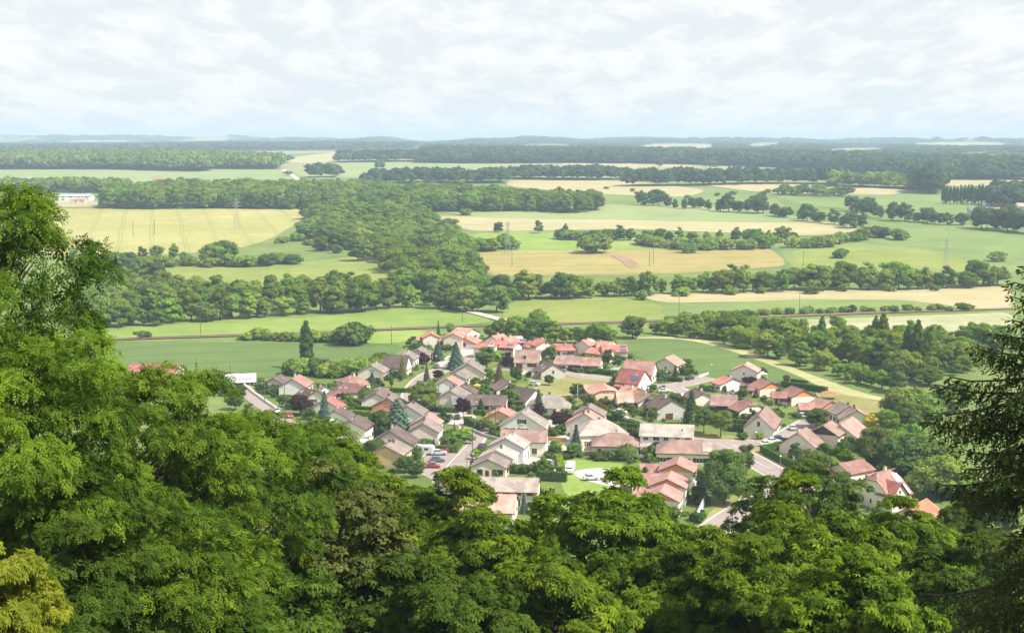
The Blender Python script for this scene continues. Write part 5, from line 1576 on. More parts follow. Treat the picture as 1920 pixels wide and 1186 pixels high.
hs('G', 845, 215, 985, 270, 8, 6.4, 4.4, 'coral', 'beige', 'terrace unit with hipped coral roof and white chimney', sides=2, group=g_t)
hs('G', 940, 318, 1530, 330, 7, 4.8, 2.9, 'coral', 'beige', 'long low terrace with coral roof and tall slit windows', sides=5, solar=((-1, .08, .5, 2.6, 1.3, 'solar_pale'),), group=g_t)
hs('I', 92, 258, 265, 226, 7.2, 6.9, 5.0, 'coral', 'beige', 'tall beige terrace unit right of long low terrace', sides=2, solar=((-1, .8, .6, 2.4, 1.2, 'plastic_white'),), group=g_t)
hs('I', 345, 286, 680, 286, 7.5, 6.6, 4.6, 'coral', 'beige', 'rear right terrace block with white skylights', sides=3, solar=((-1, .9, .6, 2.2, 1.2, 'plastic_white'),), group=g_t)
hs('I', 445, 342, 905, 338, 8.5, 6.0, 4.0, 'coral', 'pinkbeige', 'rightmost terrace block with two dark blue panels', sides=3, solar=((-1, .82, .25, 2.4, 1.3, 'solar'), (-1, .84, .72, 2.4, 1.1, 'solar')), group=g_t)
hs('I', 250, 378, 690, 428, 6.6, 4.7, 3.0, 'coral', 'beige', 'front right low terrace with single solar panel', sides=3, solar=((-1, .82, .5, 2.2, 1.2, 'solar'),), group=g_t)
hs('G', 435, 430, 895, 440, 9.5, 6.6, 2.7, 'pinkbrown', 'cream', 'cream house with pink-brown roof and dormer', garage=1, style='b', dormer=1)
hs('G', 1120, 680, 970, 615, 9.0, 5.7, 2.9, 'violet', 'grey', 'grey concrete gable with purple-brown roof on rough grass', gw=((0, 2.2, .7, 1.0, None),), chim=0, style='b')
hs('G', 1165, 530, 1640, 552, 9.2, 5.0, 2.7, 'pinkbrown', 'cream', 'left half of long pink-roofed double bungalow', sides=4, style='b', chim=0)
hs('I', 105, 560, 462, 572, 9.2, 4.95, 2.7, 'pink', 'cream', 'right half of long pink-roofed double bungalow with two garages', sides=1, garage=2, style='b', chim=0)
hs('I', 875, 615, 1420, 640, 10, 7.3, 3.4, 'pink', 'cream', 'large house with pink roof and pale end gable', chimm='chim_brick')
hs('I', 812, 757, 1240, 802, 9.0, 7.4, 3.5, 'red', 'cream', 'red-roofed house with tall cream gable and solar panel', solar=((-1, .72, .42, 2.2, 1.7, 'solar'),), chim=0, sides=4, style='w', sh='sh_white')
hs('I', 1580, 578, 1740, 512, 9.2, 5.7, 3.1, 'palecoral', 'beige', 'beige gabled house with coral roof beside wheat field', gw=((.02, 1.7, .6, .8, None),), style='b')
hs('J', 655, 345, 512, 232, 10, 5.2, 2.9, 'palecoral', 'peach', 'peach bungalow with half-hipped coral roof on rough grass', half=.42, chim=0)
hs('J', 265, 292, 430, 285, 6.5, 4.2, 2.7, 'palecoral', 'peach', 'low peach wing of half-hipped coral bungalow', chim=0)
hs('J', 800, 428, 1105, 425, 8.2, 5.0, 2.6, 'palepink', 'peach', 'peach house with steep pale pink roof', chim=0, sides=2)
hs('J', 1220, 352, 985, 285, 9.0, 5.3, 2.8, 'palecoral', 'peach', 'peach house with coral roof below red-roofed house', chim=1, sides=2, tri='orangewall')
hs('J', 1440, 470, 1270, 372, 8.6, 5.1, 2.7, 'pinkbrown', 'beige', 'beige gable with pinkish brown roof, left of grey pair', style='b', sides=4)
hs('J', 1822, 558, 1600, 450, 10.2, 6.3, 3.4, 'violet', 'grey', 'big grey gable with purple-brown roof and dark basement garage', style='b', sides=4, gw=((-.1, .02, 2.4, 2.0, 'door'),))
hs('H', 950, 376, 1170, 380, 11.5, 5.8, 3.0, 'grey', 'offwhite', 'grey hipped house with large pale windows', hip=True, sides=4, chimm='chim_grey', chim=2)
hs('H', 818, 288, 480, 226, 9.2, 6.0, 2.7, 'brown', 'white', 'white gable with long dark brown roof near rough grass', chim=1, chimm='chim_grey')
hs('H', 335, 165, 212, 82, 8.6, 5.1, 2.8, 'violet', 'cream', 'cream gable with dark purple roof behind long white house', chim=1)
hs('E', 922, 462, 1632, 476, 9.2, 5.1, 2.7, 'brown', 'white', 'long white house with dark brown roof behind purple tree', sides=5, chim=0, sh=None, style='b')
hs('E', 605, 402, 745, 302, 9.2, 5.7, 3.2, 'taupe', 'cream', 'cream gable with taupe roof at street junction', chim=2, chimm='chim_grey')
hs('E', 645, 487, 885, 482, 7.5, 4.4, 2.5, 'bluegrey', 'beige', 'low annex with blue-grey roof left of purple tree', chim=0, sides=2)
hs('E', 545, 187, 622, 106, 9, 5.7, 3.2, 'pink', 'bluewhite', 'bluish white gable with pink roof', chim=1, skyl=1)
hs('E', 815, 325, 885, 255, 8, 4.9, 2.7, 'brown', 'white', 'small white house with dark brown roof behind taupe house', chim=1, chimm='chim_grey')
hs('D', 1020, 772, 1092, 692, 12, 6.5, 3.0, 'taupe', 'beige', 'very broad beige gable with taupe roof right of cedar', gw=((-.33, .5, 2.0, 1.9, None), (.15, 3.6, .5, .4, None)), chim=0)
hs('D', 800, 952, 872, 892, 7.2, 4.6, 2.8, 'taupe', 'cream', 'small cream house with beige-brown roof below broad beige gable', chim=0)
hs('E', 1472, 757, 1562, 662, 9, 5.6, 3.4, 'coral', 'ochre', 'ochre gable with bright orange-pink roof', chim=1, chimm='chim_brick')
hs('H', 552, 692, 642, 592, 13, 7.1, 3.2, 'grey', 'offwhite', 'wide pale gable with grey roof and dark shutters', gw=((.0, 3.7, 1.3, 1.3, 'sh_dark'), (.28, 1.2, 1.2, 1.0, 'sh_dark'), (-.27, 1.2, 1.6, 1.2, 'sh_dark'), (.03, .5, 1.6, 2.0, 'sh_brown')), chim=1)
hs('H', 182, 987, 1020, 1002, 9.4, 6.5, 4.2, 'pinkbrown', 'cream', 'cream house with long brown roof below wide pale gable', sides=2, sh=None, chim=0, style='b')
a_ = at_z(947.6, 821.1, 6.6); b_ = at_z(960.5, 809.5, 6.6)
house(a_, b_, 9.8, 6.6, 4.2, 'pale', 'bluewhite', 'rear bluish white gable of three stepped houses', chim=2, chimm='chim_cream', sides=2)
a_ = at_z(929.7, 843.2, 5.5); b_ = at_z(941, 831.5, 5.5)
house(a_, b_, 8.8, 5.5, 3.5, 'pale', 'bluewhite', 'middle gable of three stepped houses', chim=1, chimm='chim_grey', sides=2)
a_ = at_z(914.9, 860.6, 5.0); b_ = at_z(924.6, 847.4, 5.0)
house(a_, b_, 8.9, 5.0, 3.0, 'taupe', 'cream', 'front cream gable of three stepped houses with brown door', chim=0, sides=1, gw=((.27, .9, 1.4, 1.4, 'sh_brown'), (-.03, .1, .9, 2.0, 'door'), (-.24, .9, 1.4, 1.4, None)), style='b')
hs('Q', 322, 312, 1440, 336, 9.6, 6.4, 4.3, 'pale', 'cream', 'long pale-roofed house in foreground with row of windows', sides=5, sh=None, style='b', chim=0)
hs('Q', 60, 603, 1040, 632, 11, 5.6, 2.9, 'palepink', 'cream', 'foreground house with wide pale pink roof', chim=1, chimm='chim_brick', sides=2)
hs('F', 640, 1040, 1005, 1046, 7, 4.6, 2.8, 'redbrown', 'white', 'small red-brown roof half hidden by foreground trees', chim=0)
hs('C', 255, 330, 375, 252, 8.6, 5.2, 3.0, 'brown', 'offwhite', 'offwhite gable with dark brown roof and white awning', chim=1)
hs('C', 530, 512, 690, 397, 8.6, 6.9, 4.7, 'brown', 'cream', 'two-storey cream gable with dark brown roof', chim=1, sh='sh_dark', sides=4)
hs('C', 1240, 692, 1372, 582, 12.2, 7.0, 3.4, 'brown', 'pinkbeige', 'broad pink-beige gable with brown roof and round window', gw=((0, 3.6, .8, .8, None),), chim=1)
hs('C', 1150, 952, 1332, 822, 9.6, 5.8, 3.6, 'taupe', 'ochre', 'ochre house with taupe roof in front of round-windowed gable', chim=2, chimm='chim_grey', sides=3, sh='sh_brown')
hs('F', 310, 127, 402, 17, 8.4, 6.7, 4.4, 'taupe', 'beige', 'tall beige gable with taupe roof behind caravan', chim=1, chimm='chim_grey', sides=3, sh='sh_white')
hs('E', 120, 882, 240, 772, 8.2, 5.7, 3.3, 'pink', 'beige', 'pink-roofed house tucked behind tall beige gable', chim=1)
hs('C', 1540, 242, 1662, 152, 9.2, 6.1, 3.6, 'taupe', 'bluewhite', 'bluish white gable with pale taupe roof right of cedar', chim=1, chimm='chim_brick', sh='sh_dark')
hs('C', 1190, 102, 1312, 17, 10, 5.9, 3.1, 'taupe', 'pinkwall', 'salmon pink gable with small attic window', gw=((0, 3.7, .9, .5, None), (.25, .8, 1.3, 1.2, None), (.06, 1.2, .6, .6, None), (-.12, .8, .9, 1.2, None)), chim=1, chimm='chim_brick')
hs('B', 985, 1107, 1118, 992, 9.2, 5.5, 3.0, 'violet', 'cream', 'cream gable with brown roof behind salmon pink house', chim=1)
hs('K', 715, 142, 792, 52, 11, 6.5, 3.4, 'palecoral', 'offwhite', 'offwhite gable with coral roof and two skylights', chim=2, chimm='chim_grey', skyl=2)
hs('J', 310, 692, 362, 612, 9.4, 5.8, 3.3, 'taupe', 'beige', 'taupe roof just behind coral skylight house', chim=1, chimm='chim_grey')
hs('K', 842, 252, 1110, 242, 12, 7.1, 4.2, 'pale', 'cream', 'cream hipped house with pale roof and orange shutters', hip=True, sides=3, sh='sh_orange', chim=2, chimm='chim_brick')
hs('K', 1132, 482, 1412, 487, 10.4, 5.5, 3.0, 'pinkbrown', 'white', 'white hipped house with dark shutters and awning', hip=True, sides=3, sh='sh_dark', chim=1)
hs('R', 382, 27, 1350, 57, 9.4, 7.2, 4.9, 'pale', 'offwhite', 'long two-storey offwhite house with pale roof', sides=5, sh='sh_white', chim=0)
hs('R', 962, 317, 1510, 332, 10.6, 6.0, 3.6, 'pinkbrown', 'cream', 'cream hipped house with ribbed tile roof and dark shutters', hip=True, sides=5, sh='sh_dark', chim=0, solar=((-1, .80, .5, 2.6, 4.2, 'r_pale'),))
g_p = 'pink terrace with orange gables'
hs('R', 1022, 752, 1092, 602, 8.6, 6.7, 4.8, 'pink', 'cream', 'rear orange gable of pink terrace with balcony', tri='orangewall', chim=0, group=g_p, sides=3)
hs('R', 362, 742, 770, 747, 6.4, 4.1, 2.7, 'pink', 'peach', 'rear low garage wing of pink terrace', chim=0, group=g_p, win=False)
hs('R', 860, 1022, 942, 867, 8.6, 6.4, 4.5, 'pink', 'cream', 'middle orange gable of pink terrace', tri='orangewall', chim=0, group=g_p, sides=3)
hs('R', 245, 917, 800, 922, 6.6, 4.2, 2.7, 'pink', 'peach', 'middle low garage wing of pink terrace', chim=0, group=g_p, win=False)
def sS(x, y, z): return at_z(1160 + x / 7.908, 860 + y / 7.908, z)
house(sS(612, 492, 6.2), sS(692, 357, 6.2), 8.4, 6.2, 4.3, 'pink', 'cream', 'front orange gable of pink terrace near foreground tree', tri='orangewall', chim=0, group=g_p, sides=3)
house(sS(200, 412, 4.1), sS(600, 420, 4.1), 6.4, 4.1, 2.7, 'pink', 'peach', 'front low garage wing of pink terrace', chim=0, group=g_p, win=False)
hs('L', 1470, 227, 1542, 167, 9.2, 7.2, 5.0, 'palecoral', 'offwhite', 'tall offwhite house with balcony beside wheat field', gw=((0, 3.6, .7, .9, None),), chim=1)
hs('L', 1290, 462, 1105, 407, 10, 4.7, 2.8, 'coral', 'white', 'low white house with coral roof at street end', chim=1, sides=2)
g_o = 'orange-gabled houses with wings'
hs('M', 462, 532, 252, 452, 8.8, 5.1, 3.0, 'redbrown', 'beige', 'rear one of three orange-gabled houses', tri='orangewall', chim=0, group=g_o, sides=2)
hs('L', 1395, 562, 1660, 570, 6.4, 3.9, 2.5, 'redbrown', 'peach', 'low front wing of rear orange-gabled house', chim=0, group=g_o, sides=2)
hs('M', 1032, 672, 792, 587, 8.8, 5.1, 3.0, 'redbrown', 'beige', 'middle one of three orange-gabled houses', tri='orangewall', chim=0, group=g_o, sides=2)
hs('M', 435, 697, 740, 702, 6.4, 3.9, 2.5, 'redbrown', 'peach', 'low front wing of middle orange-gabled house', chim=0, group=g_o, sides=2, gw=((0, .1, 2.0, 2.1, None),))
hs('M', 1532, 872, 1272, 792, 8.8, 5.1, 3.0, 'rust', 'beige', 'nearest one of three orange-gabled houses', tri='orangewall', chim=0, group=g_o, sides=2)
hs('M', 905, 902, 1215, 902, 6.4, 3.9, 2.5, 'rust', 'peach', 'low front wing of nearest orange-gabled house', chim=0, group=g_o, sides=2, gw=((0, .1, 2.0, 2.1, None),))
hs('N', 1080, 292, 880, 207, 8.4, 5.6, 3.3, 'taupe', 'cream', 'cream gable with taupe roof and dark windows left of yellow tree', chim=1, chimm='chim_brick', style='b', sides=3)
hs('N', 1208, 365, 1165, 285, 10, 5.9, 3.0, 'pinkbrown', 'cream', 'house with pinkish brown roof behind yellow tree', chim=1, chimm='chim_brick')
hs('N', 592, 637, 757, 542, 8.6, 7.1, 4.6, 'pinkbrown', 'beige', 'beige house with dark wooden gable', tri='wood', chim=1, chimm='chim_brick', sides=3)
hs('N', 905, 622, 1125, 472, 9.6, 6.5, 3.1, 'pink', 'cream', 'cream house with pink roof right of wooden gable', chim=0, skyl=1)
hs('N', 135, 762, 310, 662, 9.8, 6.5, 3.0, 'pinkbrown', 'beige', 'large plain beige gable with pink-brown roof and pine', chim=1, skyl=1, sides=4)
house(at_z(1422.4, 779.1, 6.4), at_z(1437.4, 759.1, 6.4), 8.6, 6.4, 2.7, 'pinkbrown', 'offwhite', 'offwhite gable with pink-brown roof above park hedge', gw=((0, 3.4, .8, 1.2, None), (.12, .5, 1.0, .9, None)), chim=1, chimm='chim_brick', style='b')
hs('L', 880, 742, 1362, 757, 11, 5.1, 2.6, 'pinkbrown', 'cream', 'cream house with long pink-brown roof and white skylight', chim=1, skyl=1, style='b', sides=4)
hs('L', 1650, 885, 1432, 812, 9.6, 5.2, 2.6, 'redbrown', 'cream', 'cream house with red-brown half-hipped roof', half=.4, gw=((-.1, 2.3, .9, 1.0, None),), chim=0, style='b', sides=4)
hs('L', 765, 722, 592, 622, 8, 4.7, 2.6, 'violet', 'cream', 'small house with purple-brown roof by street bend', chim=1)
hs('W', 302, 177, 760, 92, 7.6, 5.5, 3.7, 'rust', 'cream', 'cream cottage with rust roof and white shutters', sides=4, sh='sh_white', chim=1, chimm='chim_brick')
hs('W', 112, 272, 320, 237, 6.2, 3.7, 2.4, 'orange', 'cream', 'low orange-roofed wing of cream cottage', chim=0, sides=3, sh='sh_white')
# big house with half-hip, cross gable and solar panels
ha, hb = rp_('W', 890, 347, 8.2), rp_('W', 1312, 262, 8.2)
big = house(ha, hb, 10.6, 8.2, 3.6, 'rust', 'cream', 'cream house with red half-hipped roof, cross gable and solar panels', half=.34, gw=((.2, .9, 1.0, 1.3, 'sh_white'), (-.02, .9, .7, 1.2, None), (-.26, .9, 1.2, 1.4, None), (.0, 4.4, .8, .9, None)), chim=1, sides=3, solar=((-1, .80, .66, 2.0, 2.6, 'solar_pale'), (-1, .80, .22, 2.0, 2.6, 'solar_pale')))
ang = big.rotation_euler.z
cw = MB()
cw.prism([(-2.5, -.5), (2.5, -.5), (2.5, 3.9), (0, 6.4), (-2.5, 3.9)], 0, 6.0)
o = cw.build('cross_wing_wall', M['w_cream'], big, (-1.2, 0, 0), (0, 0, -math.pi / 2))
cr = MB()
pr = [(-3.0, 3.55), (0, 6.75), (3.0, 3.55), (3.0, 3.38), (0, 6.58), (-3.0, 3.38)]
v = [(1.2, y, z) for y, z in pr] + [(6.5, y, z) for y, z in pr]
cr.poly(v, [(1, 7, 6, 0), (2, 8, 7, 1)], 0); cr.poly(v, [(2, 3, 9, 8), (3, 4, 10, 9), (4, 5, 11, 10), (5, 0, 6, 11), (0, 1, 4, 5), (1, 2, 3, 4), (6, 11, 10, 7), (7, 10, 9, 8)], 1)
cr.build('cross_gable_roof', [M['r_red'], M['barge']], big, (-1.2, 0, 0), (0, 0, -math.pi / 2))
add_window(big, 1.1, 1.3, (-1.2, -6.0, 0.9), 0, None); add_window(big, .8, 1.0, (-1.2, -6.0, 4.0), 0, None)
hs('W', 1560, 960, 1880, 790, 10, 6.0, 3.0, 'orange', 'cream', 'bright orange roof half hidden behind spruce', chim=1, chimm='chim_grey')
house(at_z(245, 681, 5), at_z(338, 683, 5), 10, 5, 2.8, 'red', 'cream', 'long red roof peeping above leafy slope at far left', chim=0)
def world_house(px, py, dx, rot, W, Lx, hr, he, roof, wall, label, **kw):
    p = P(px, py)
    a = Vector((p.x - math.cos(rot) * Lx / 2, p.y - math.sin(rot) * Lx / 2, p.z)); b = Vector((p.x + math.cos(rot) * Lx / 2, p.y + math.sin(rot) * Lx / 2, p.z))
    return house(a, b, W, hr, he, roof, wall, label, base=p.z, **kw)
gf = 'far farm buildings'
world_house(144, 376, 0, 0.05, 16, 34, 7, 5, 'steelblue', 'white', 'long blue-roofed farm hall at far left', name='farm_hall', cat='barn', group=gf, chim=0, sides=4)
world_house(150, 380, 0, 0.0, 8, 14, 5, 3.5, 'palepink', 'pinkbeige', 'small pink shed in front of blue farm hall', name='farm_hall', cat='barn', group=gf, chim=0, sides=2)
world_house(62, 374, 0, 0.1, 12, 22, 6, 4, 'pinkbrown', 'pinkbeige', 'pink-roofed barn left of blue farm hall', name='farm_hall', cat='barn', group=gf, chim=0, sides=2)
world_house(8, 372, 0, 0.3, 9, 14, 6, 4, 'pinkbrown', 'pinkbeige', 'pink barn at left edge of picture', name='farm_hall', cat='barn', group=gf, chim=0, sides=2)
world_house(1838, 402, 0, -0.1, 14, 22, 7, 4, 'bluegrey', 'grey', 'grey-roofed barn near right edge', name='farm_hall', cat='barn', group=gf, chim=0, sides=2)
world_house(1868, 403, 0, -0.1, 12, 20, 7, 4, 'pink', 'offwhite', 'pink-roofed barn near right edge', name='farm_hall', cat='barn', group=gf, chim=0, sides=2)
world_house(1868, 386, 0, 0, 10, 26, 6, 4, 'pale', 'white', 'white farm shed behind poplar row', name='farm_hall', cat='barn', group=gf, chim=0, sides=2)
world_house(1922, 396, 0, 0.2, 12, 20, 8, 5, 'pale', 'white', 'white farmhouse at right edge of picture', name='farm_hall', cat='barn', group=gf, chim=0, sides=2)
world_house(297, 340, 0, 0, 6, 12, 5, 3, 'coral', 'pinkbeige', 'tiny red hut in far left field', name='farm_hall', cat='barn', group=gf, chim=0, sides=1)
# ================================================================== THINGS IN THE STREETS
def facing(px0, py0, px1, py1):
    a, b = P(px0, py0), P(px1, py1)
    return math.atan2(b.y - a.y, b.x - a.x)

_paint = {}
def paint(name, c):
    if name not in _paint:
        m, t, out = newmat('paint_' + name)
        b = surf(t, out, c, 0.28, spec=0.5)
        b.inputs['Coat Weight'].default_value = 0.6
        _paint[name] = m
    return _paint[name]

def wheel_meshes(r=0.32, w=0.2):
    ty = MB(); prof = [(r * .62, -w / 2), (r * .95, -w / 2), (r, -w / 4), (r, w / 4), (r * .95, w / 2), (r * .62, w / 2)]
    ty.lathe(prof, 14)
    ri = MB(); ri.lathe([(0.001, w * .42), (r * .2, w * .46), (r * .63, w * .36), (r * .63, -w * .36), (0.001, -w * .4)], 14)
    return ty.me('tyre', M['rubber'], True), ri.me('rim', M['rim'])
WHL = wheel_meshes()
WHL_BIG = wheel_meshes(0.5, 0.3)

def car(px, py, rz, colname, col, label, L=4.3, W=1.75, H=1.45, van=False, group='parked cars'):
    root = empty('car' if not van else 'van', P(px, py), rz)
    root.location.z += 0.22
    hl = L / 2
    if van:
        side = [(-hl, .35), (-hl, H * .97), (-hl + .2, H), (hl * .38, H), (hl * .62, H * .86), (hl * .78, H * .56), (hl, H * .47), (hl, .35)]
    else:
        side = [(-hl, .32), (-hl + .02, .82), (-hl + .12, .92), (-hl * .78, .95), (hl * .28, .97), (hl * .86, .80), (hl, .66), (hl, .32)]
    mb = MB()
    n = len(side)
    hw = W / 2
    # body shell: side outline, tucked in at the sills and shoulders
    rings = [(-hw, .95), (-hw * .97, 1.0), (hw * .97, 1.0), (hw, .95)]
    v = []
    for y, s in rings:
        v += [(x * (0.985 if s < 1 else 1), y, .32 + (z - .32) * (0.96 if s < 1 else 1)) for x, z in side]
    f = []
    for k in range(3):
        for i in range(n):
            f.append((k * n + i, k * n + (i + 1) % n, (k + 1) * n + (i + 1) % n, (k + 1) * n + i))
    f.append(tuple(range(n))[::-1]); f.append(tuple(3 * n + i for i in range(n)))
    mb.poly(v, f)
    pm = paint(colname, col)
    body = mb.build('body', pm, root)
    if van:
        MB().poly([(hl * .42, -hw * .9, H * .985), (hl * .42, hw * .9, H * .985), (hl * .80, hw * .88, H * .57), (hl * .80, -hw * .88, H * .57), (hl * .44, -hw * .9, H * .95), (hl * .44, hw * .9, H * .95), (hl * .78, hw * .88, H * .55), (hl * .78, -hw * .88, H * .55)], [(3, 2, 1, 0), (4, 5, 6, 7), (0, 1, 5, 4), (1, 2, 6, 5), (2, 3, 7, 6), (3, 0, 4, 7)]).build('windscreen', M['glass'], root, (0.035, 0, 0.03))
        for s in (-1, 1):
            MB().box(hl * .12, hl * .58, s * hw - .012, s * hw + .012, H * .56, H * .82).build('side_window', M['glass'], root)
    else:
        # glasshouse: four windows under a painted roof
        zt, zb = H, .93
        gx = [(-hl * .74, zb), (-hl * .52, zt - .05), (hl * .04, zt), (hl * .42, zb + .02)]
        ins = .16
        v = []
        for y0, y1 in ((-hw * .94, -hw + ins + .06), (hw * .94, hw - ins - .06)):
            v += [(x, y0 if z < 1.0 else y1, z) for x, z in gx]
        MB().poly(v, [(0, 3, 2, 1)[::-1], (4, 5, 6, 7)[::-1], (0, 1, 5, 4), (2, 3, 7, 6), (1, 2, 6, 5)]).build('windows', M['glass'], root)
        r = MB()
        r.poly([(-hl * .53, -hw + ins + .04, zt - .05), (hl * .05, -hw + ins + .04, zt), (hl * .05, hw - ins - .04, zt), (-hl * .53, hw - ins - .04, zt - .05), (-hl * .50, -hw + ins + .1, zt + .01), (hl * .0, -hw + ins + .1, zt + .05), (hl * .0, hw - ins - .1, zt + .05), (-hl * .50, hw - ins - .1, zt + .01)], [(4, 5, 6, 7), (0, 1, 5, 4), (1, 2, 6, 5), (2, 3, 7, 6), (3, 0, 4, 7), (3, 2, 1, 0)])
        for s in (-1, 1):
            for (xa, za), (xb, zb2) in (((-hl * .74, .93), (-hl * .52, zt - .04)), ((hl * .42, .95), (hl * .04, zt)), ((-hl * .2, .93), (-hl * .2, zt))):
                r.tube([(xa, s * hw * .945, za), (xb, s * (hw - ins - .05), zb2)], .04, 4)
        r.build('roof', pm, root)
    for s in (-1, 1):
        MB().box(hl - .06, hl + .015, s * hw * .7 - .17, s * hw * .7 + .17, .6 if not van else .75, .74 if not van else .98).build('headlight', M['lampglass'], root)
        MB().box(-hl - .015, -hl + .05, s * hw * .75 - .13, s * hw * .75 + .13, .66, .82).build('tail_light', M['redlens'], root)
        for x in (-hl * .6, hl * .62):
            wh = empty('wheel', (x, s * (hw - .07), .32)); wh.parent = root
            wh.rotation_euler = (math.pi / 2 * (-s), 0, 0)
            put('tyre', WHL[0], wh); put('rim', WHL[1], wh)
    MB().box(hl - .05, hl + .03, -hw * .9, hw * .9, .34, .5).box(-hl - .03, -hl + .05, -hw * .9, hw * .9, .34, .52).build('bumper', pm, root)
    return tag(root, label, 'car' if not van else 'van', group)

H_ = R_
car(823, 853, H_(4), 'silver', (.52, .55, .57), 'silver saloon in upper parking bay', 4.4)
car(839, 848, H_(60), 'red', (.42, .02, .03), 'small red hatchback beside silver saloon', 3.7)
car(820, 866, H_(2), 'steel', (.10, .15, .19), 'steel blue saloon in lower parking bay', 4.2)
car(813, 877, H_(-8), 'redd', (.40, .05, .04), 'red car half hidden below steel blue saloon', 3.8)
car(904, 841, H_(75), 'navy', (.02, .03, .07), 'dark navy car parked beside stepped houses', 4.0)
car(857, 786, H_(90), 'maroon', (.05, .03, .035), 'dark brown car at street junction', 4.0)
car(818, 690, H_(80), 'grey', (.10, .11, .13), 'grey car on forecourt left of cedar', 4.2)
car(1245, 736, H_(6), 'pale', (.55, .60, .62), 'pale silver car beside red-roofed house', 4.2)
car(1293, 712, H_(50), 'black', (.02, .02, .025), 'black car on drive of beige gabled house', 4.2)
car(1255, 713, H_(10), 'ink', (.02, .03, .05), 'dark car behind conifer hedge', 4.0)
car(1163, 776, H_(-20), 'white', (.7, .7, .7), 'white car on drive beside hedge', 4.2)
car(1002, 723, H_(-30), 'bluew', (.55, .62, .68), 'pale blue white car behind purple-brown roof', 4.0)
car(1437, 836, H_(12), 'white', (.7, .7, .7), 'left white car on park road', 4.0)
car(1450, 831, H_(12), 'white', (.7, .7, .7), 'right white car on park road', 4.3)
car(1463, 826, H_(5), 'navy', (.02, .03, .07), 'dark blue car behind white cars on park road', 4.3)
car(1486, 806, H_(85), 'sky', (.45, .52, .58), 'pale blue car on drive beside pine garden', 4.0)
car(1506, 783, H_(5), 'ice', (.6, .66, .68), 'pale car beneath green garden tree', 4.0)
car(1368, 742, H_(0), 'grey', (.30, .33, .36), 'grey car behind long pink-brown roof', 4.2)
car(520, 774, H_(-80), 'white', (.7, .7, .7), 'white car parked at lower end of lane', 4.0)
car(541, 783, H_(-60), 'redd', (.40, .05, .04), 'red and white small car near lane end', 3.6)
car(1074, 664, H_(40), 'black', (.02, .02, .025), 'black car before long low terrace', 4.0)
car(1061, 665, H_(0), 'white', (.7, .7, .7), 'white car before long low terrace', 4.2)
car(1593, 844, H_(-15), 'white', (.7, .7, .7), 'white car under large bright round tree', 4.3)
car(1069, 886, H_(-100), 'vanwhite', (.78, .78, .78), 'white van facing forward at turning circle', 5.0, 2.0, 2.35, True, None)
car(1108, 900, H_(10), 'pale', (.55, .60, .62), 'pale car glimpsed behind foreground chestnut', 4.0)
car(1036, 808, H_(95), 'white', (.7, .7, .7), 'white car on drive beside wide pale gable', 4.0)

# caravan
root = empty('caravan', P(797, 852), H_(-12)); root.location.z += 0.15
sd_ = [(-2.5, .45), (-2.55, 1.6), (-2.3, 2.4), (-1.9, 2.55), (1.9, 2.55), (2.3, 2.35), (2.6, 1.5), (2.45, .45)]
mb = MB(); n = len(sd_)
v = [(x, -1.05, z) for x, z in sd_] + [(x, 1.05, z) for x, z in sd_]
mb.poly(v, [tuple(range(n))[::-1], tuple(range(n, 2 * n))] + [(i, (i + 1) % n, n + (i + 1) % n, n + i) for i in range(n)][::1])
mb.build('body', M['metal_white'], root)
for x in (-1.3, .6): MB().box(x - .55, x + .55, -1.07, -1.04, 1.35, 1.95).build('window', M['glass'], root)
MB().box(-2.57, -2.5, -.6, .6, 1.45, 1.95).build('window', M['glass'], root)
MB().box(1.4, 2.0, -1.075, -1.04, .55, 2.2).build('door', M['sh_white'], root)
MB().tube([(2.4, 0, .5), (3.5, 0, .45)], .06, 6).build('drawbar', M['metal_grey'], root)
for s in (-1, 1):
    wh = empty('wheel', (0, s * .98, .32)); wh.parent = root; wh.rotation_euler = (math.pi / 2 * -s, 0, 0)
    put('tyre', WHL[0], wh); put('rim', WHL[1], wh)
tag(root, 'white caravan beside tall beige gable', 'caravan')

# articulated lorry
root = empty('lorry', P(449, 722), H_(14) + math.pi)
tr = MB().box(-5.8, 3.6, -1.25, 1.25, 1.1, 3.9).build('trailer', M['metal_white'], root)
MB().box(-5.8, 3.6, -1.0, 1.0, .75, 1.097).build('chassis', M['rubber'], root)
for k in range(11):     # a line of red lettering, too far off to read
    MB().box(-3.9 + k * .42, -3.62 + k * .42, 1.252, 1.262, 2.05 + .05 * (k % 3), 2.42 + .06 * (k % 2)).build('lettering', M['redprint'], tr)
cb_ = MB(); prf = [(3.75, .6), (3.75, 3.5), (4.4, 3.7), (5.9, 3.0), (6.1, 1.9), (6.15, .6)]
n = len(prf); v = [(x, -1.2, z) for x, z in prf] + [(x, 1.2, z) for x, z in prf]
cb_.poly(v, [tuple(range(n)), tuple(range(2 * n - 1, n - 1, -1))] + [(i, n + i, n + (i + 1) % n, (i + 1) % n) for i in range(n)])
cbo = cb_.build('cab', M['metal_white'], root)
MB().box(5.95, 6.08, -1.0, 1.0, 1.95, 2.75).build('windscreen', M['glass'], cbo)
for s in (-1, 1):
    MB().box(4.7, 5.6, s * 1.2 - .015, s * 1.2 + .015, 1.95, 2.7).build('side_window', M['glass'], cbo)
    MB().box(6.1, 6.18, s * .85 - .2, s * .85 + .2, .8, 1.05).build('headlight', M['lampglass'], cbo)
for x in (-4.8, -3.5, 2.4, 5.2):
    for s in (-1, 1):
        wh = empty('wheel', (x, s * 1.05, .5)); wh.parent = root; wh.rotation_euler = (math.pi / 2 * -s, 0, 0)
        put('tyre', WHL_BIG[0], wh); put('rim', WHL_BIG[1], wh)
tag(root, 'white articulated lorry with red lettering at wheat field edge', 'lorry')

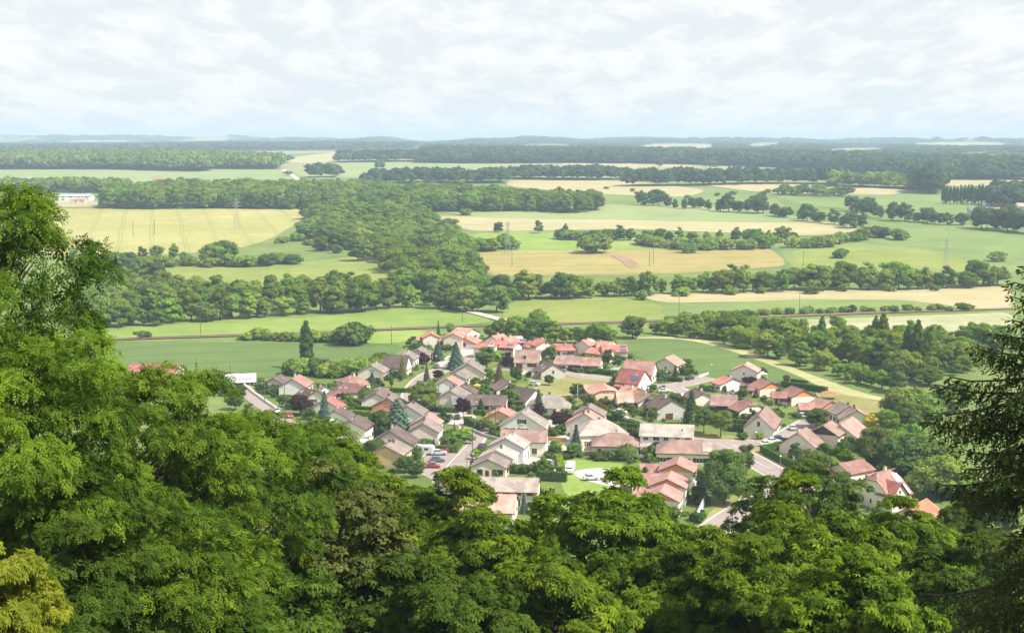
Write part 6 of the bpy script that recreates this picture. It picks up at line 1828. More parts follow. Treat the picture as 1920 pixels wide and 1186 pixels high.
# ---- poles, lamps, pylons
def utility_pole(px, py, h, label, mat='pole_wood', cross=1, lamp=False, group='utility poles'):
    p = P(px, py)
    k = max(1.0, p.y / 700)
    root = empty('utility_pole', p, random.uniform(-.5, .5))
    MB().tube([(0, 0, -.3), (0, 0, h)], [.15 * k, .10 * k], 7).build('post', M[mat], root)
    if cross:
        ar = MB().box(-.9, .9, -.05 * k, .05 * k, h - .55, h - .43).build('crossarm', M['metal_grey'], root)
        for x in (-.75, 0, .75): MB().lathe([(.001, .0), (.06, .02), (.06, .16), (.03, .2), (.001, .21)], 6, c=(x, 0, h - .43)).build('insulator', M['lampglass'], ar)
    if lamp:
        MB().tube([(0, 0, h - 1), (.7, 0, h - .5), (1.3, 0, h - .5)], .04, 5).build('lamp_arm', M['metal_grey'], root)
        MB().box(1.2, 1.9, -.14, .14, h - .58, h - .46).build('lamp_head', M['metal_white'], root)
    return tag(root, label, 'pole', group)

for a in ((534, 771, 8, 'wooden pole before purple bushy tree'), (496, 756, 8.5, 'wooden pole at foot of lane wall'), (432, 720, 7.5, 'wooden pole beside lorry cab'),
          (823, 774, 9.0, 'wooden pole at corner hedge of taupe house'), (886, 868, 9.5, 'dark pole beside stepped houses'), (929, 818, 9.0, 'pole at junction wall before ochre gable'),
          (376, 627, 13, 'dark pole in long meadow at left'), (222, 618, 9, 'thin pole beyond left tree line'), (867, 604, 8, 'thin pole beside farm track in meadow'),
          (734, 645, 8, 'pole at right end of wheat field'), (1172, 822, 7.5, 'pole between hipped house and long offwhite house'), (803, 676, 7.5, 'pole beside pink-beige gable'),
          (1499, 580, 9, 'thin pole in green crop beyond right wood'), (290, 440, 11, 'right thin pole in barley field'), (250, 442, 11, 'left thin pole in barley field'),
          (960, 500, 11, 'thin pole in hay field at left'), (1218, 500, 10, 'left one of two thin poles in hay field'), (1225, 494, 10, 'right one of two thin poles in hay field'),
          (1506, 500, 10, 'thin pole in right green meadow'), (1273, 590, 12, 'dark pole beside railway above right wood'), (1697, 750, 6.5, 'pale pole at end of dry meadow')):
    utility_pole(a[0], a[1], a[2], a[3])
utility_pole(876, 912, 9.0, 'pale concrete lamp post in front of foreground houses', 'concrete', 0, True)
utility_pole(1083, 748, 8.5, 'concrete lamp post beside rough grass', 'concrete', 0, True)
utility_pole(885, 788, 6.5, 'concrete lamp post behind purple tree', 'concrete', 0, True)

def street_lamp(px, py, h, label):
    root = empty('street_lamp', P(px, py))
    MB().tube([(0, 0, -.2), (0, 0, h)], [.07, .05], 6).build('post', M['metal_grey'], root)
    MB().lathe([(.001, 0), (.16, .04), (.26, .2), (.25, .36), (.14, .48), (.001, .5)], 10, c=(0, 0, h)).build('globe', M['lampglass'], root, smooth=True)
    return tag(root, label, 'lamp', 'globe street lamps')
for a in ((1417, 838, 4.0, 'globe lamp between round bushes on park lawn'), (1268, 799, 3.5, 'globe lamp left of small lime tree'), (1250, 715, 3.2, 'globe lamp beside flowery hedge'),
          (1334, 702, 3.5, 'globe lamp at top end of upper street'), (1463, 882, 3.6, 'globe lamp below dark corner hedge'), (1015, 975, 3.5, 'globe lamp beside yellow bush'),
          (1040, 902, 2.6, 'globe lamp behind broad dark hedge'), (818, 690, 4.4, 'globe lamp at forecourt left of cedar'), (1159, 776, 3.2, 'globe lamp behind white car on drive')):
    street_lamp(*a)

def pylon(px, py, h, label):
    p = P(px, py)
    root = empty('pylon', p, 0.3)
    k = p.y / 1100
    r = .085 * k
    b, w2 = h * .085, h * .028
    zs = [0, h * .2, h * .38, h * .54, h * .68, h * .82, h]
    def wd(z): return b + (w2 - b) * min(1, z / (h * .72))
    for sx in (-1, 1):
        for sy in (-1, 1):
            MB().tube([(sx * wd(z), sy * wd(z), z - (.5 if z == 0 else 0)) for z in zs], r, 4).build('leg', M['metal_grey'], root)
    br = MB()
    for z0, z1 in zip(zs[:-1], zs[1:]):
        a0, a1 = wd(z0), wd(z1)
        for s in (-1, 1):
            br.tube([(-a0, s * a0, z0), (a1, s * a1, z1)], r * .6, 4); br.tube([(a0, s * a0, z0), (-a1, s * a1, z1)], r * .6, 4)
            br.tube([(s * a0, -a0, z0), (s * a1, a1, z1)], r * .6, 4); br.tube([(s * a0, a0, z0), (s * a1, -a1, z1)], r * .6, 4)
    br.build('brace_lattice', M['metal_grey'], root)
    for z, ln in ((h * .74, h * .15), (h * .86, h * .12), (h * .95, h * .09)):
        for s in (-1, 1):
            MB().tube([(0, 0, z), (s * ln, 0, z + .3)], r * .9, 4).tube([(0, 0, z + h * .035), (s * ln, 0, z + .3)], r * .7, 4).build('arm', M['metal_grey'], root)
    tag(root, label, 'pylon', 'lattice pylons')
    return p, h
py_ = [pylon(444, 431, 26, 'lattice pylon in barley field'), pylon(952, 474, 22, 'lattice pylon behind hay field'), pylon(1773, 506, 20, 'lattice pylon on right green slope')]
ends = [(P(-60, 400), 26)] + py_ + [(P(2010, 540), 20)]
for i in range(4):
    (pa, ha_), (pb, hb_) = ends[i], ends[i + 1]
    for j, (fz, fx, nm) in enumerate(((.74, -.15, 'lower'), (.86, .12, 'middle'), (.95, -.09, 'upper'))):
        A_ = pa + Vector((fx * ha_, 0, fz * ha_)); B_ = pb + Vector((fx * hb_, 0, fz * hb_))
        pts = [A_.lerp(B_, t) - Vector((0, 0, 9 * 4 * t * (1 - t))) for t in np.linspace(0, 1, 15)]
        where = ('left of barley field pylon', 'between barley field and hay field pylons', 'between hay field and slope pylons', 'right of slope pylon')[i]
        o0 = pts[0]
        o = MB().tube([q - o0 for q in pts], .05, 3).build('power_cable', M['cable'], None, o0)
        tag(o, '%s power cable %s' % (nm, where), 'cable', 'power cables')

# ---- walls, fences, small garden things
def garden_wall(pxs, h, t, mat, label, name='garden_wall', posts=0):
    pts = [P(*p) for p in pxs]
    root = empty(name, pts[0])
    for i, (a, b) in enumerate(zip(pts[:-1], pts[1:])):
        d = b - a; ln = d.length; d.normalize(); s = Vector((d.y, -d.x, 0)); q = a - pts[0]
        mtx = Matrix(((d.x, s.x, 0, q.x), (d.y, s.y, 0, q.y), (0, 0, 1, q.z), (0, 0, 0, 1)))
        if posts:
            k = max(2, int(ln / posts))
            for j in range(k + 1):
                x = ln * j / k
                MB().box(x - .14, x + .14, -t * .75, t * .75, -.3, h + .15, 0, mtx).build('post', M[mat], root)
                if j < k: MB().box(x + .14, x + ln / k - .14, -t / 2, t / 2, -.2, h * .8, 0, mtx).build('panel', M[mat], root)
        else:
            MB().box(-.1 + .2 * (i > 0), ln, -t / 2, t / 2, -.3, h, 0, mtx).build('wall', M[mat], root)
            MB().box(-.1 + .2 * (i > 0), ln, -t / 2 - .04, t / 2 + .04, h, h + .07, 0, mtx).build('coping', M['concrete'], root)
    return tag(root, label, 'wall' if name == 'garden_wall' else 'fence', 'garden walls and fences')
garden_wall([(1326, 932), (1320, 948), (1307, 975)], 2.2, .12, 'plastic_white', 'white panel fence right of pink terraces', 'panel_fence', 2.0)
garden_wall([(458, 724), (475, 738), (500, 756), (518, 768)], 1.1, .22, 'w_white', 'white balustrade wall along the lane', 'garden_wall', 2.2)
garden_wall([(880, 806), (905, 818), (935, 826)], .9, .25, 'concrete', 'low dark wall round junction garden')
garden_wall([(1180, 788), (1210, 798), (1245, 802)], .9, .2, 'concrete', 'low wall beside drive with white car')
garden_wall([(1310, 708), (1328, 702)], .9, .25, 'w_cream', 'short cream wall at top of upper street')
garden_wall([(1028, 826), (1062, 828)], 1.1, .2, 'w_pinkwall', 'pink brick wall beside blue spruce')
garden_wall([(790, 857), (806, 850)], .6, .3, 'concrete', 'kerb wall of parking bays')
garden_wall([(1118, 758), (1138, 768)], 1.0, .1, 'sh_orange', 'red panel fence below peach bungalow', 'panel_fence', 2.4)
p = P(1280, 938)
root = empty('pool_screen', p)
for k in range(5):
    MB().box(k * 1.0 - .02, k * 1.0 + .02, -.03, .03, -.2, 1.5).build('post', M['metal_grey'], root)
    if k < 4: MB().box(k * 1.0 + .03, k * 1.0 + .97, -.012, .012, .08, 1.45).build('mesh_panel', M['tarp'], root)
tag(root, 'green mesh windbreak in terrace garden', 'fence', 'garden walls and fences')
root = empty('deck_chair', P(1316, 912), 0.6)
MB().box(-.9, .5, -.3, .3, .32, .38).build('seat', M['plastic_white'], root)
MB().box(0, .75, -.3, .3, 0, .05, 0, Matrix.Translation((.5, 0, .36)) @ Matrix.Rotation(-0.8, 4, 'Y')).build('backrest', M['plastic_white'], root)
for x in (-.8, .4):
    for y in (-.26, .26): MB().box(x - .03, x + .03, y - .03, y + .03, 0, .32).build('leg', M['plastic_white'], root)
tag(root, 'white deck chair on lawn beside dark hedge', 'chair')
def parasol(px, py, h, r, mat, label):
    root = empty('parasol', P(px, py))
    MB().tube([(0, 0, 0), (0, 0, h)], .03, 6).build('pole', M['metal_grey'], root)
    MB().lathe([(r, h - .45), (r * .5, h - .15), (.02, h + .05)], 8).lathe([(.02, h + .02), (r * .5, h - .18), (r, h - .48)], 8).build('canopy', mat, root)
    MB().lathe([(.001, 0), (.25, 0), (.25, .08), (.001, .1)], 10).build('base', M['concrete'], root)
    return tag(root, label, 'parasol', 'garden parasols')
parasol(1297, 916, 2.3, 1.2, M['plastic_white'], 'white parasol on terrace of pink houses')
parasol(895, 732, 2.4, 1.3, plain('parasol_yellow', (.65, .36, .03), .8), 'yellow-orange parasol behind long white house')
def pavilion(px, py, w, d, h, rz, mat, label, name='canopy_tent', cat='awning'):
    root = empty(name, P(px, py), rz)
    for x in (-w / 2, w / 2):
        for y in (-d / 2, d / 2): MB().box(x - .06, x + .06, y - .06, y + .06, 0, h).build('post', M['frame_white'], root)
    MB().poly([(-w / 2 - .2, -d / 2 - .2, h), (w / 2 + .2, -d / 2 - .2, h), (w / 2 + .2, d / 2 + .2, h), (-w / 2 - .2, d / 2 + .2, h), (-w / 4, 0, h + .6), (w / 4, 0, h + .6)], [(0, 1, 5, 4), (1, 2, 5), (2, 3, 4, 5), (3, 0, 4), (3, 2, 1, 0)]).build('canopy', mat, root)
    return tag(root, label, cat, 'garden shelters')
pavilion(1279, 753, 4.5, 3, 2.2, .1, M['plastic_white'], 'white garden gazebo behind grey gable')
pavilion(1158, 703, 5, 3.5, 2.3, 0, M['metal_grey'], 'open carport with grey roof left of red-roofed house')
pavilion(627, 800, 4, 2.5, 2.2, .5, M['plastic_white'], 'white awning beside offwhite gable')
pavilion(680, 842, 5, 3, 2.2, .5, M['plastic_white'], 'white veranda roof below two-storey cream gable')
pavilion(1146, 846, 5.6, 2, 2.3, 0, M['plastic_white'], 'white awning on hipped house with dark shutters')
pavilion(1424, 713, 4, 3.5, 2.6, .3, M['plastic_white'], 'white balcony shelter beside tall offwhite house')
pavilion(1556, 748, 5.5, 4, 2.1, -.3, M['r_orange'], 'red shed roof behind nearest orange gable', 'garden_shed', 'shed')
# rotary clothes line with white sheets
root = empty('clothes_line', P(1071, 826), .3)
MB().tube([(0, 0, 0), (0, 0, 2)], .03, 5).build('post', M['metal_grey'], root)
for k in range(4):
    a = k * 1.571
    MB().tube([(0, 0, 1.6), (math.cos(a) * 1.4, math.sin(a) * 1.4, 2)], .02, 4).build('arm', M['metal_grey'], root)
for x in (-.7, .1): MB().poly([(x, -.3, 1.9), (x + .7, -.3, 1.95), (x + .65, -.28, .8), (x + .05, -.33, .85), (x, -.28, 1.9), (x + .7, -.28, 1.95), (x + .65, -.26, .8), (x + .05, -.31, .85)], [(0, 3, 2, 1), (4, 5, 6, 7), (0, 1, 5, 4), (1, 2, 6, 5), (2, 3, 7, 6), (3, 0, 4, 7)]).build('sheet', M['plastic_white'], root)
tag(root, 'rotary clothes line with white sheets beside blue spruce', 'clothes line')

# ---- shrubs round the houses
def clear_spot(x, y, m):
    for (cx, cy_, ang, lx, lw, lab) in HOUSES:
        dx, dy = x - cx, y - cy_
        u = dx * math.cos(ang) + dy * math.sin(ang); v = -dx * math.sin(ang) + dy * math.cos(ang)
        if abs(u) < lx + m and abs(v) < lw + m: return False
    for pg in PAVED:
        if inside(pg, np.array([x]), np.array([y]))[0]: return False
    for pts, wd in ROADW:
        for p in pts:
            if (x - p.x) ** 2 + (y - p.y) ** 2 < (wd / 2 + m + .6) ** 2: return False
    return True
EXTRA = []
ROADW = [([P(*p) for p in densify(pl, 6, False)], wd) for nm, pl, wd in ROADS]
rr = random.Random(5)
nsh = 0
for (cx, cy_, ang, lx, lw, lab) in list(HOUSES):
    if cy_ > 640 or 'wing' in lab or 'annex' in lab: continue
    used = set()
    for k in range(16):
        a = rr.uniform(0, 6.283)
        u, v = math.cos(a) * (lx + rr.uniform(1.0, 6.5)), math.sin(a) * (lw + rr.uniform(1.0, 6.5))
        x = cx + u * math.cos(ang) - v * math.sin(ang); y = cy_ + u * math.sin(ang) + v * math.cos(ang)
        dx, dy = x - cx, y - cy_
        where = ('right of' if dx > 0 else 'left of') if abs(dx) > abs(dy) else ('behind' if dy > 0 else 'in front of')
        h = rr.choice((rr.uniform(1.2, 2.0), rr.uniform(2.3, 4.2)))
        mt = rr.choices(['leaf_garden', 'leaf_dark', 'leaf_lime', 'leaf_hedge', 'leaf_purple'], [5, 4, .8, 3, .4])[0]
        tone = {'leaf_garden': 'green', 'leaf_dark': 'dark', 'leaf_lime': 'lime', 'leaf_hedge': 'dense', 'leaf_purple': 'purple'}[mt]
        key = (where, h < 2.2, tone)
        if key in used or len(used) > 2 or not clear_spot(x, y, .8): continue
        used.add(key)
        short = ' '.join(lab.split()[:10])
        tree('garden_shrub', (x, y, 0), h, SHRUB[rr.randrange(5)], None, 1.7, '%s %s shrub %s %s' % ('low' if h < 2.2 else 'tall', tone, where, short), 'shrub', 'garden shrubs', M[mt], rr.uniform(.8, 1.35) * (1 if h < 2.2 else .85))
        nsh += 1
    for k in range(13):
        a = rr.uniform(0, 6.283)
        u, v = math.cos(a) * (lx + rr.uniform(.9, 8)), math.sin(a) * (lw + rr.uniform(.9, 8))
        x = cx + u * math.cos(ang) - v * math.sin(ang); y = cy_ + u * math.sin(ang) + v * math.cos(ang)
        if clear_spot(x, y, .7): EXTRA.append((x, y, rr.choice((rr.uniform(.7, 1.3), rr.uniform(1.3, 2.4))) / 1.7, rr.uniform(0, 6.28), rr.randrange(5)))
print('shrubs', nsh, 'undergrowth', len(EXTRA))
me = bpy.data.meshes.new('garden_undergrowth')
ex = np.array(EXTRA, np.float32); n = len(ex)
me.vertices.add(n); me.vertices.foreach_set('co', np.stack([ex[:, 0], ex[:, 1], ex[:, 0] * 0], 1).ravel())
a = me.attributes.new('scl', 'FLOAT_VECTOR', 'POINT'); a.data.foreach_set('vector', np.stack([ex[:, 2] * 1.2, ex[:, 2] * 1.2, ex[:, 2]], 1).ravel())
a = me.attributes.new('rot', 'FLOAT_VECTOR', 'POINT'); a.data.foreach_set('vector', np.stack([ex[:, 3] * 0, ex[:, 3] * 0, ex[:, 3]], 1).ravel())
a = me.attributes.new('idx', 'INT', 'POINT'); a.data.foreach_set('value', ex[:, 4].astype(np.int32))
o = put('garden_undergrowth', me)
o.modifiers.new('plants', 'NODES').node_group = NG['shrub']
tag(o, 'low mixed planting in the gardens between the houses', 'plants', None, 'stuff')
# ================================================================== FOREGROUND TREES
M['leaf_chestnut'] = leafmat('leaf_chestnut', (.032, .075, .003), (.185, .265, .012), 0.35, 0.008, 0.10, 0.65)
M['leaf_ash'] = leafmat('leaf_ash', (.028, .07, .003), (.165, .255, .016), 0.35, 0.008, 0.10, 0.65)
M['leaf_olive'] = leafmat('leaf_olive', (.05, .072, .014), (.125, .15, .03), 0.3, 0.01, 0.08, 0.6)
M['leaf_sycamore_shade'] = leafmat('leaf_sycamore_shade', (.035, .072, .005), (.10, .158, .014), 0.3, 0.008, 0.10, 0.65)  # sycamore leaf; its dark tone also paints shade onto lower slope trees
M['leaf_goldgreen'] = leafmat('leaf_goldgreen', (.15, .185, .012), (.28, .315, .028), 0.35, 0.005, 0.05, 0.6)
M['needle'] = leafmat('needle', (.02, .045, .009), (.075, .12, .022), 0.1, 0.02, 0.05, 0.5)
M['twig'] = plain('twig', (.06, .045, .03), .95, var=.3)

def leaf_template(kind):
    """kites making up one compound leaf: points (k,4,3) with y forward, z up"""
    K = []
    if kind == 'palmate':
        for a, l in ((-80, .62), (-42, .9), (0, 1.0), (42, .9), (80, .62)):
            a = R_(a); d = np.array([math.sin(a), math.cos(a), 0]); s = np.array([math.cos(a), -math.sin(a), 0])
            K.append([d * .06, d * .66 * l + s * .17 * l + [0, 0, -.10 * l], d * l + [0, 0, -.36 * l], d * .66 * l - s * .17 * l + [0, 0, -.10 * l]])
    elif kind == 'pinnate':
        for y, sd in ((.2, 1), (.2, -1), (.48, 1), (.48, -1), (.74, 1), (.74, -1), (.9, 0)):
            a = R_(58 * sd); d = np.array([math.sin(a), math.cos(a), 0]); s = np.array([math.cos(a), -math.sin(a), 0])
            o = np.array([0, y, -.22 * y * y]); l = .42
            K.append([o, o + d * l * .5 + s * .10 + [0, 0, -.03], o + d * l + [0, 0, -.12], o + d * l * .5 - s * .10 + [0, 0, -.03]])
    else:
        for a, l, o in ((-55, .6, 0.0), (50, .6, .25), (0, .75, .4)):
            a = R_(a); d = np.array([math.sin(a), math.cos(a), 0]); s = np.array([math.cos(a), -math.sin(a), 0]); oo = np.array([0, o, -.1 * o])
            K.append([oo, oo + d * l * .5 + s * .24, oo + d * l + [0, 0, -.15], oo + d * l * .5 - s * .24])
    return np.array(K, float)

def leafy(P_, nrm, fwd, size, kind, rs):
    tp = leaf_template(kind)
    x, y = frames(nrm, rs, np.cross(nrm, fwd))
    # x: side, y: forward
    y = unit(fwd - nrm * (fwd * nrm).sum(1, keepdims=True)); x = np.cross(y, nrm)
    s = size * rs.uniform(.7, 1.25, len(P_))
    v = P_[:, None, None, :] + (tp[None, :, :, 0:1] * x[:, None, None, :] + tp[None, :, :, 1:2] * y[:, None, None, :] + tp[None, :, :, 2:3] * nrm[:, None, None, :]) * s[:, None, None, None]
    k = len(tp)
    return v.reshape(-1, 3), np.arange(len(P_) * k * 4).reshape(-1, 4), k

def big_crown(name, seed, kind, mat, R=5.0, H=5.5, nl=70, n=9000, size=.42, lr=.27, flat=.6, sub=7, fill=.07, taper=.15):
    """crown at the origin; boughs carry smaller tufts so light and dark break up at two sizes"""
    rs = np.random.default_rng(seed)
    c, r = lobes(rs, nl, R, H, 0, lr, taper, -.8)
    # tufts on every bough
    sc, sr, so = [], [], []
    for i in range(nl):
        d = rand_dirs(rs, sub); d[:, 2] = np.abs(d[:, 2]) * .9 - .15
        outw = unit(c[i:i + 1] * [1, 1, .6])
        d = unit(d + outw * .6)
        sc.append(c[i] + d * r[i] * .78 * [1, 1, flat]); sr.append(r[i] * rs.uniform(.24, .46, sub)); so.append(np.full(sub, i))
    sc = np.concatenate(sc); sr = np.concatenate(sr); so = np.concatenate(so)
    p = sr ** 2; p /= p.sum()
    m = int(n * 1.25)
    li = rs.choice(len(sc), m, p=p)
    d = rand_dirs(rs, m); d[:, 2] = np.where(d[:, 2] < -.25, -d[:, 2], d[:, 2])
    pt = sc[li] + d * (sr[li] * np.cbrt(rs.uniform(.35, 1.1, m)))[:, None] * [1, 1, .7]
    # drop what is buried deep inside the crown
    q = np.linalg.norm(pt / np.array([R, R, H]), axis=1)
    keep = q > .62
    pt, d, li = pt[keep][:n], d[keep][:n], li[keep][:n]
    out = unit(pt * [1, 1, .5])
    nr = unit(d * .6 + out * .3 + np.array([0, 0, .5]) + rs.normal(scale=.38, size=d.shape))
    fw = unit(d * .5 + out + np.array([0, 0, -.25]) + rs.normal(scale=.5, size=d.shape))
    V, Q, k = leafy(pt, nr, fw, size, kind, rs)
    tuft = rs.normal(0, .2, len(sc)) + rs.normal(0, .15, nl)[so]
    var = np.repeat(np.clip(rs.normal(.45, .16, len(pt)) + tuft[li], 0, 1), k)
    # sparse inner leaves
    f = int(n * fill)
    ip = rand_dirs(rs, f) * np.cbrt(rs.uniform(.12, .5, f))[:, None] * [R, R, H]
    V2, Q2, k2 = leafy(ip, unit(rs.normal(size=ip.shape) + [0, 0, .8]), unit(rs.normal(size=ip.shape)), size * 1.5, kind, rs)
    V = np.concatenate([V, V2]); Q = np.concatenate([Q, Q2 + len(V) - len(V2)]); var = np.concatenate([var, np.full(len(Q2), .3)])
    return bigmesh(name, V, Q, None, [mat], var), c

def limbs(name, c, H, down, seed):
    rs = random.Random(seed)
    mb = MB()
    mb.tube([(0, 0, -down), (.1, .05, -H), (.05, -.1, -H * .3), (0, .1, H * .45)], [.34, .27, .19, .05], 9)
    for i in range(0, len(c), 2):
        e = Vector(c[i]) * .93
        z = max(-H * 1.0, e.z - rs.uniform(1.2, 2.6)) if e.z > -H * .6 else -H * .9
        z = min(z, H * .35)
        s = Vector((.05, 0, z))
        m = s.lerp(e, .5) + Vector((rs.uniform(-.3, .3), rs.uniform(-.3, .3), -.15))
        mb.tube([s, m, e], [.10, .06, .02], 5, cap=False)
    return mb.me(name, M['bark'])

BIG = {}
for key, args in dict(
        chest0=dict(seed=31, kind='palmate', mat='leaf_chestnut', nl=56, n=14500, size=.37, lr=.28, R=5.0, H=5.4, flat=.8, sub=15),
        chest1=dict(seed=32, kind='palmate', mat='leaf_chestnut', nl=50, n=14000, size=.37, R=5.2, H=4.8, lr=.30, flat=.8, sub=15),
        ash0=dict(seed=33, kind='pinnate', mat='leaf_ash', nl=60, n=13000, size=.33, R=5.0, H=5.6, flat=.9, sub=13, lr=.27),
        ash1=dict(seed=34, kind='pinnate', mat='leaf_ash', nl=52, n=12500, size=.33, R=5.0, H=5.0, flat=.9, sub=13, lr=.29),
        simple0=dict(seed=35, kind='simple', mat='leaf_olive', nl=80, n=11000, size=.24, R=3.6, H=4.4, flat=.7),
).items():
    mk = args.pop('mat')
    me_, cc = big_crown('crown_' + key, mat=M[mk], name_=0, **args) if False else big_crown('crown_' + key, args['seed'], args['kind'], M[mk], **{k: v for k, v in args.items() if k not in ('seed', 'kind')})
    BIG[key] = (me_, limbs('limbs_' + key, cc, args['H'], args['H'] + 9, args['seed']))

def ftree(px, py, d, key, s, label, mat=None, rz=0.0, wide=1.0, name='chestnut_tree'):
    """crown centre on this line of sight, d metres out; the trunk goes down to the slope"""
    c = at_d(px, py, d)
    g = T(c.x, c.y)
    root = empty(name, (c.x, c.y, g), rz)
    hz = c.z - g
    cr = put('crown', BIG[key][0], root, (0, 0, hz), (0, 0, 0), (s * wide, s * wide, s), mat)
    cr['kind'] = 'stuff'
    put('limbs', BIG[key][1], root, (0, 0, hz), (0, 0, 0), (s * wide, s * wide, s))
    tr = MB().tube([(0, 0, -.6), (.05, .03, max(.5, hz - 5 * s)), (.1 * s, .05 * s, max(1, hz - 3.5 * s))], [.48 * s, .36 * s, .3 * s], 10)
    tr.build('trunk', M['bark'], root)
    return tag(root, label, 'tree', 'trees on the slope below the viewpoint')

for a in (
    (-25, 600, 44, 'ash1', .95, 'tallest ash tree at left edge rising above the fields', None, .4, .86, 'ash_tree'),
    (60, 872, 40, 'ash1', .80, 'ash tree in front of tallest one at left edge', None, 1.9, .9, 'ash_tree'),
    (240, 942, 52, 'ash0', 1.02, 'broad domed ash tree in left foreground', None, 2.3, .92, 'ash_tree'),
    (440, 990, 58, 'ash1', 1.08, 'ash tree right of broad domed ash', None, .9, .95, 'ash_tree'),
    (560, 968, 72, 'ash0', .92, 'small ash behind leafy slope near lane', None, 3.6, .95, 'ash_tree'),
    (300, 1190, 40, 'ash1', .78, 'lower ash bough mass at bottom left', None, 4.2, 1.0, 'ash_tree'),
    (120, 1130, 38, 'ash0', .72, 'dark ash at bottom left beside golden tree', M['leaf_sycamore_shade'], 5.0, 1.0, 'ash_tree'),
    (625, 965, 84, 'chest0', .92, 'yellowish chestnut left of parking bays', None, .3, 1.0),
    (640, 1075, 60, 'simple0', 1.05, 'dull olive brown tree at bottom centre left', None, 0, .95, 'hawthorn_tree'),
    (790, 1052, 80, 'chest1', 1.0, 'dark chestnut below parking bays', None, 1.2, 1.05),
    (905, 1130, 74, 'chest0', .95, 'chestnut below pale pink roof', None, 2.2, 1.0),
    (740, 1190, 58, 'chest1', .82, 'shaded chestnut at bottom edge left of centre', M['leaf_sycamore_shade'], 3.3, 1.0),
    (1140, 1082, 72, 'chest0', 1.0, 'large bright chestnut in centre foreground', None, 4.1, .98),
    (1040, 1190, 60, 'chest1', .78, 'lower bright chestnut at bottom centre', None, 5.2, 1.0),
    (1275, 1160, 66, 'chest1', .86, 'chestnut right of central bright one', None, .7, 1.0),
    (1400, 1170, 62, 'chest0', .74, 'low chestnut between the two large ones', None, 2.9, 1.0),
    (1445, 1000, 120, 'simple0', 1.15, 'dark open-crowned tree beside lower road', M['leaf_sycamore_shade'], 1.0, 1.0, 'sycamore_tree'),
    (1525, 965, 135, 'simple0', 1.25, 'darker tree left of solar-roofed house', M['leaf_sycamore_shade'], 2.0, 1.1, 'sycamore_tree'),
    (1550, 1110, 74, 'chest1', 1.02, 'large chestnut in right foreground', None, 3.9, 1.0),
    (1695, 1092, 82, 'chest0', .88, 'chestnut behind spruce trunk', None, 5.7, 1.0),
    (1600, 1230, 52, 'chest0', .72, 'lowest chestnut at bottom right', None, .2, 1.0),
    (1800, 1050, 110, 'chest1', 1.0, 'shaded chestnut seen through the spruce', M['leaf_sycamore_shade'], 1.6, 1.0),
    (1790, 1200, 64, 'chest1', .8, 'dark chestnut at bottom right under spruce', M['leaf_sycamore_shade'], 2.6, 1.0),
    (-15, 1185, 31, 'chest1', .40, 'golden green tree in bottom left corner', M['leaf_goldgreen'], .5, .8, 'golden_tree'),
    (480, 1210, 50, 'chest0', .66, 'dark tree at bottom edge below ash', M['leaf_sycamore_shade'], 1.5, 1.0),
    (880, 1230, 55, 'chest1', .66, 'dark low tree at bottom edge centre', M['leaf_sycamore_shade'], 4.5, 1.0)):
    ftree(*a)

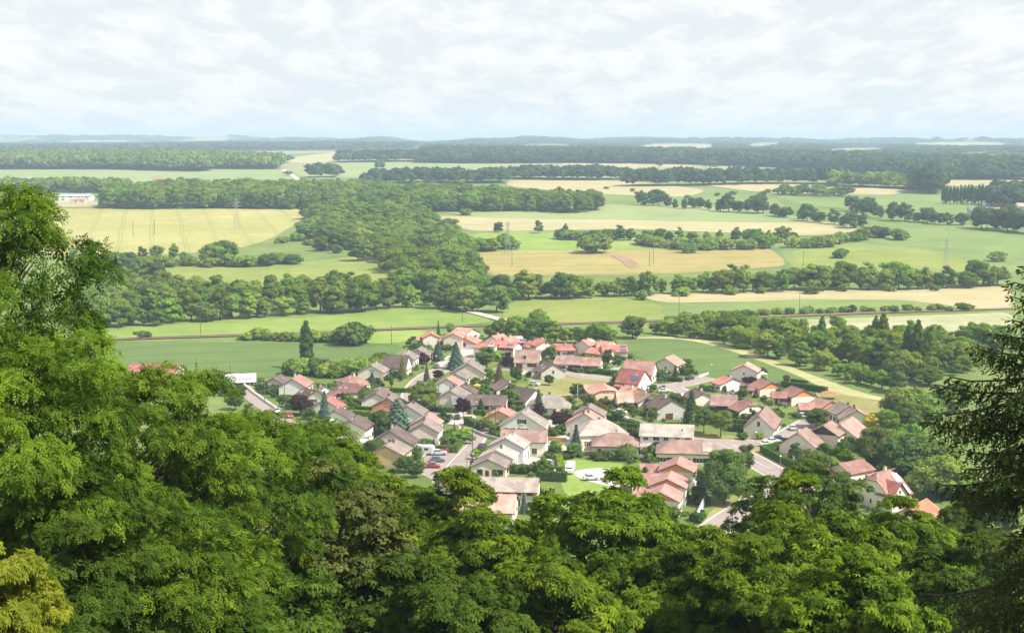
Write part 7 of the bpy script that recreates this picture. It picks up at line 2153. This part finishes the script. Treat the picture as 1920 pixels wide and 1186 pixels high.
# ---- the spruce at the right edge
def spruce(px, pytop, d, height, label):
    rs = np.random.default_rng(77)
    top = at_d(px, pytop, d)
    root = empty('spruce_tree', (top.x, top.y, T(top.x, top.y)))
    zt = top.z - root.location.z
    MB().tube([(0, 0, -.6), (0, 0, zt - 8), (.03, .02, zt - 3), (0, 0, zt)], [.34, .2, .09, .015], 10).build('trunk', M['bark'], root)
    Pn, Dn, Un = [], [], []
    wood_ = MB()
    z = .12
    nb = 0
    while z < height:
        L0 = float(np.interp(z, [0, 2.4, 3.2, 5.0, 6.0, 7.2, 9], [.2, 1.15, 2.35, 2.25, 1.75, 2.5, 2.2]))
        k = 5 if z < 1.5 else 6
        a0 = rs.uniform(0, 6.28)
        for j in range(k):
            if z > 5.4 and rs.uniform() < .35: continue
            a = a0 + j * 6.283 / k + rs.normal(scale=.2)
            Lb = L0 * rs.uniform(.72, 1.12)
            el = .55 - .10 * z + rs.normal(scale=.08)
            el = max(el, -.25)
            m = max(5, int(Lb / .16))
            t = np.linspace(0, 1, m)
            rad = Lb * t
            zz = Lb * (math.sin(el) * t - .42 * t ** 2 * min(1, z / 2.5) + .26 * t ** 4 * min(1, z / 3))
            side = rs.normal(scale=.06) * Lb * t ** 2
            bx = math.cos(a) * rad - math.sin(a) * side; by = math.sin(a) * rad + math.cos(a) * side
            B = np.stack([bx, by, zt - z + zz], 1)
            wood_.tube([tuple(q) for q in B[::max(1, m // 5)]] + [tuple(B[-1])], [.028 * Lb * .5 * (1 - i / 7) + .006 for i in range(len(B[::max(1, m // 5)]) + 1)], 4, cap=False)
            fwd = np.array([math.cos(a), math.sin(a), 0]); sdv = np.array([-math.sin(a), math.cos(a), 0])
            # the branch axis itself and drooping side twigs
            step = .055
            for i in range(1, m):
                tt = t[i]
                axis = unit((B[i] - B[i - 1])[None])[0]
                for s in (-1, 1):
                    for rep in range(3):
                        ln = (.16 + .30 * Lb * (1 - tt) ** .8 * min(1, tt * 5)) * rs.uniform(.6, 1.1)
                        ln = min(ln, .85)
                        dr = rs.uniform(.3, 1.5) if z > 1.0 else rs.uniform(0, .5)
                        dirv = axis * rs.uniform(.45, .8) + sdv * s * rs.uniform(.55, .9) + np.array([0, 0, -dr])
                        dirv = dirv / np.linalg.norm(dirv)
                        q = max(2, int(ln / step))
                        uu = np.linspace(.05, 1, q)
                        pp = B[i] + rs.normal(scale=.02, size=3) + dirv * (uu * ln)[:, None] + np.array([0, 0, -.25]) * ((uu * ln) ** 2)[:, None]
                        Pn.append(pp); Dn.append(np.tile(dirv, (q, 1)))
        z += .30 + .02 * z
        nb += 1
    Pn = np.concatenate(Pn); Dn = np.concatenate(Dn)
    reps = 2
    Pn = np.repeat(Pn, reps, 0); Dn = np.repeat(Dn, reps, 0)
    rd = unit(rs.normal(size=Pn.shape)); rd = unit(rd - Dn * (rd * Dn).sum(1, keepdims=True))
    tip = unit(Dn * .8 + rd * .7)
    wv = np.cross(tip, rd); wv = unit(wv + rs.normal(scale=.3, size=wv.shape))
    ln = rs.uniform(.07, .15, (len(Pn), 1))
    wd = ln * .15
    V = np.stack([Pn, Pn + tip * ln * .5 + wv * wd, Pn + tip * ln, Pn + tip * ln * .5 - wv * wd], 1).reshape(-1, 3)
    Q = np.arange(len(Pn) * 4).reshape(-1, 4)
    print('spruce needle tufts', len(Q))
    me = bigmesh('needles', V, Q, None, [M['needle']], np.clip(rs.normal(.4, .25, len(Q)), 0, 1))
    put('needles', me, root)['kind'] = 'stuff'
    wood_.build('branches', M['twig'], root)
    return tag(root, label, 'tree')
spruce(1985, 415, 27, 9.2, 'dark drooping spruce at right edge of picture')

# ================================================================== AIR
hz = MB().box(-9800, 9800, -380, 17400, -2, 160).me('haze', plain('unused', (1, 1, 1)))
hz.materials.clear()
m, t, out = newmat('haze')
pv = t.nodes.new('ShaderNodeVolumePrincipled')
pv.inputs['Color'].default_value = (.64, .83, 1.0, 1)
pv.inputs['Density'].default_value = 0.00014
pv.inputs['Anisotropy'].default_value = 0.0
t.links.new(pv.outputs[0], out.inputs['Volume'])
hz.materials.append(m)
tag(put('haze', hz), kind='stuff')
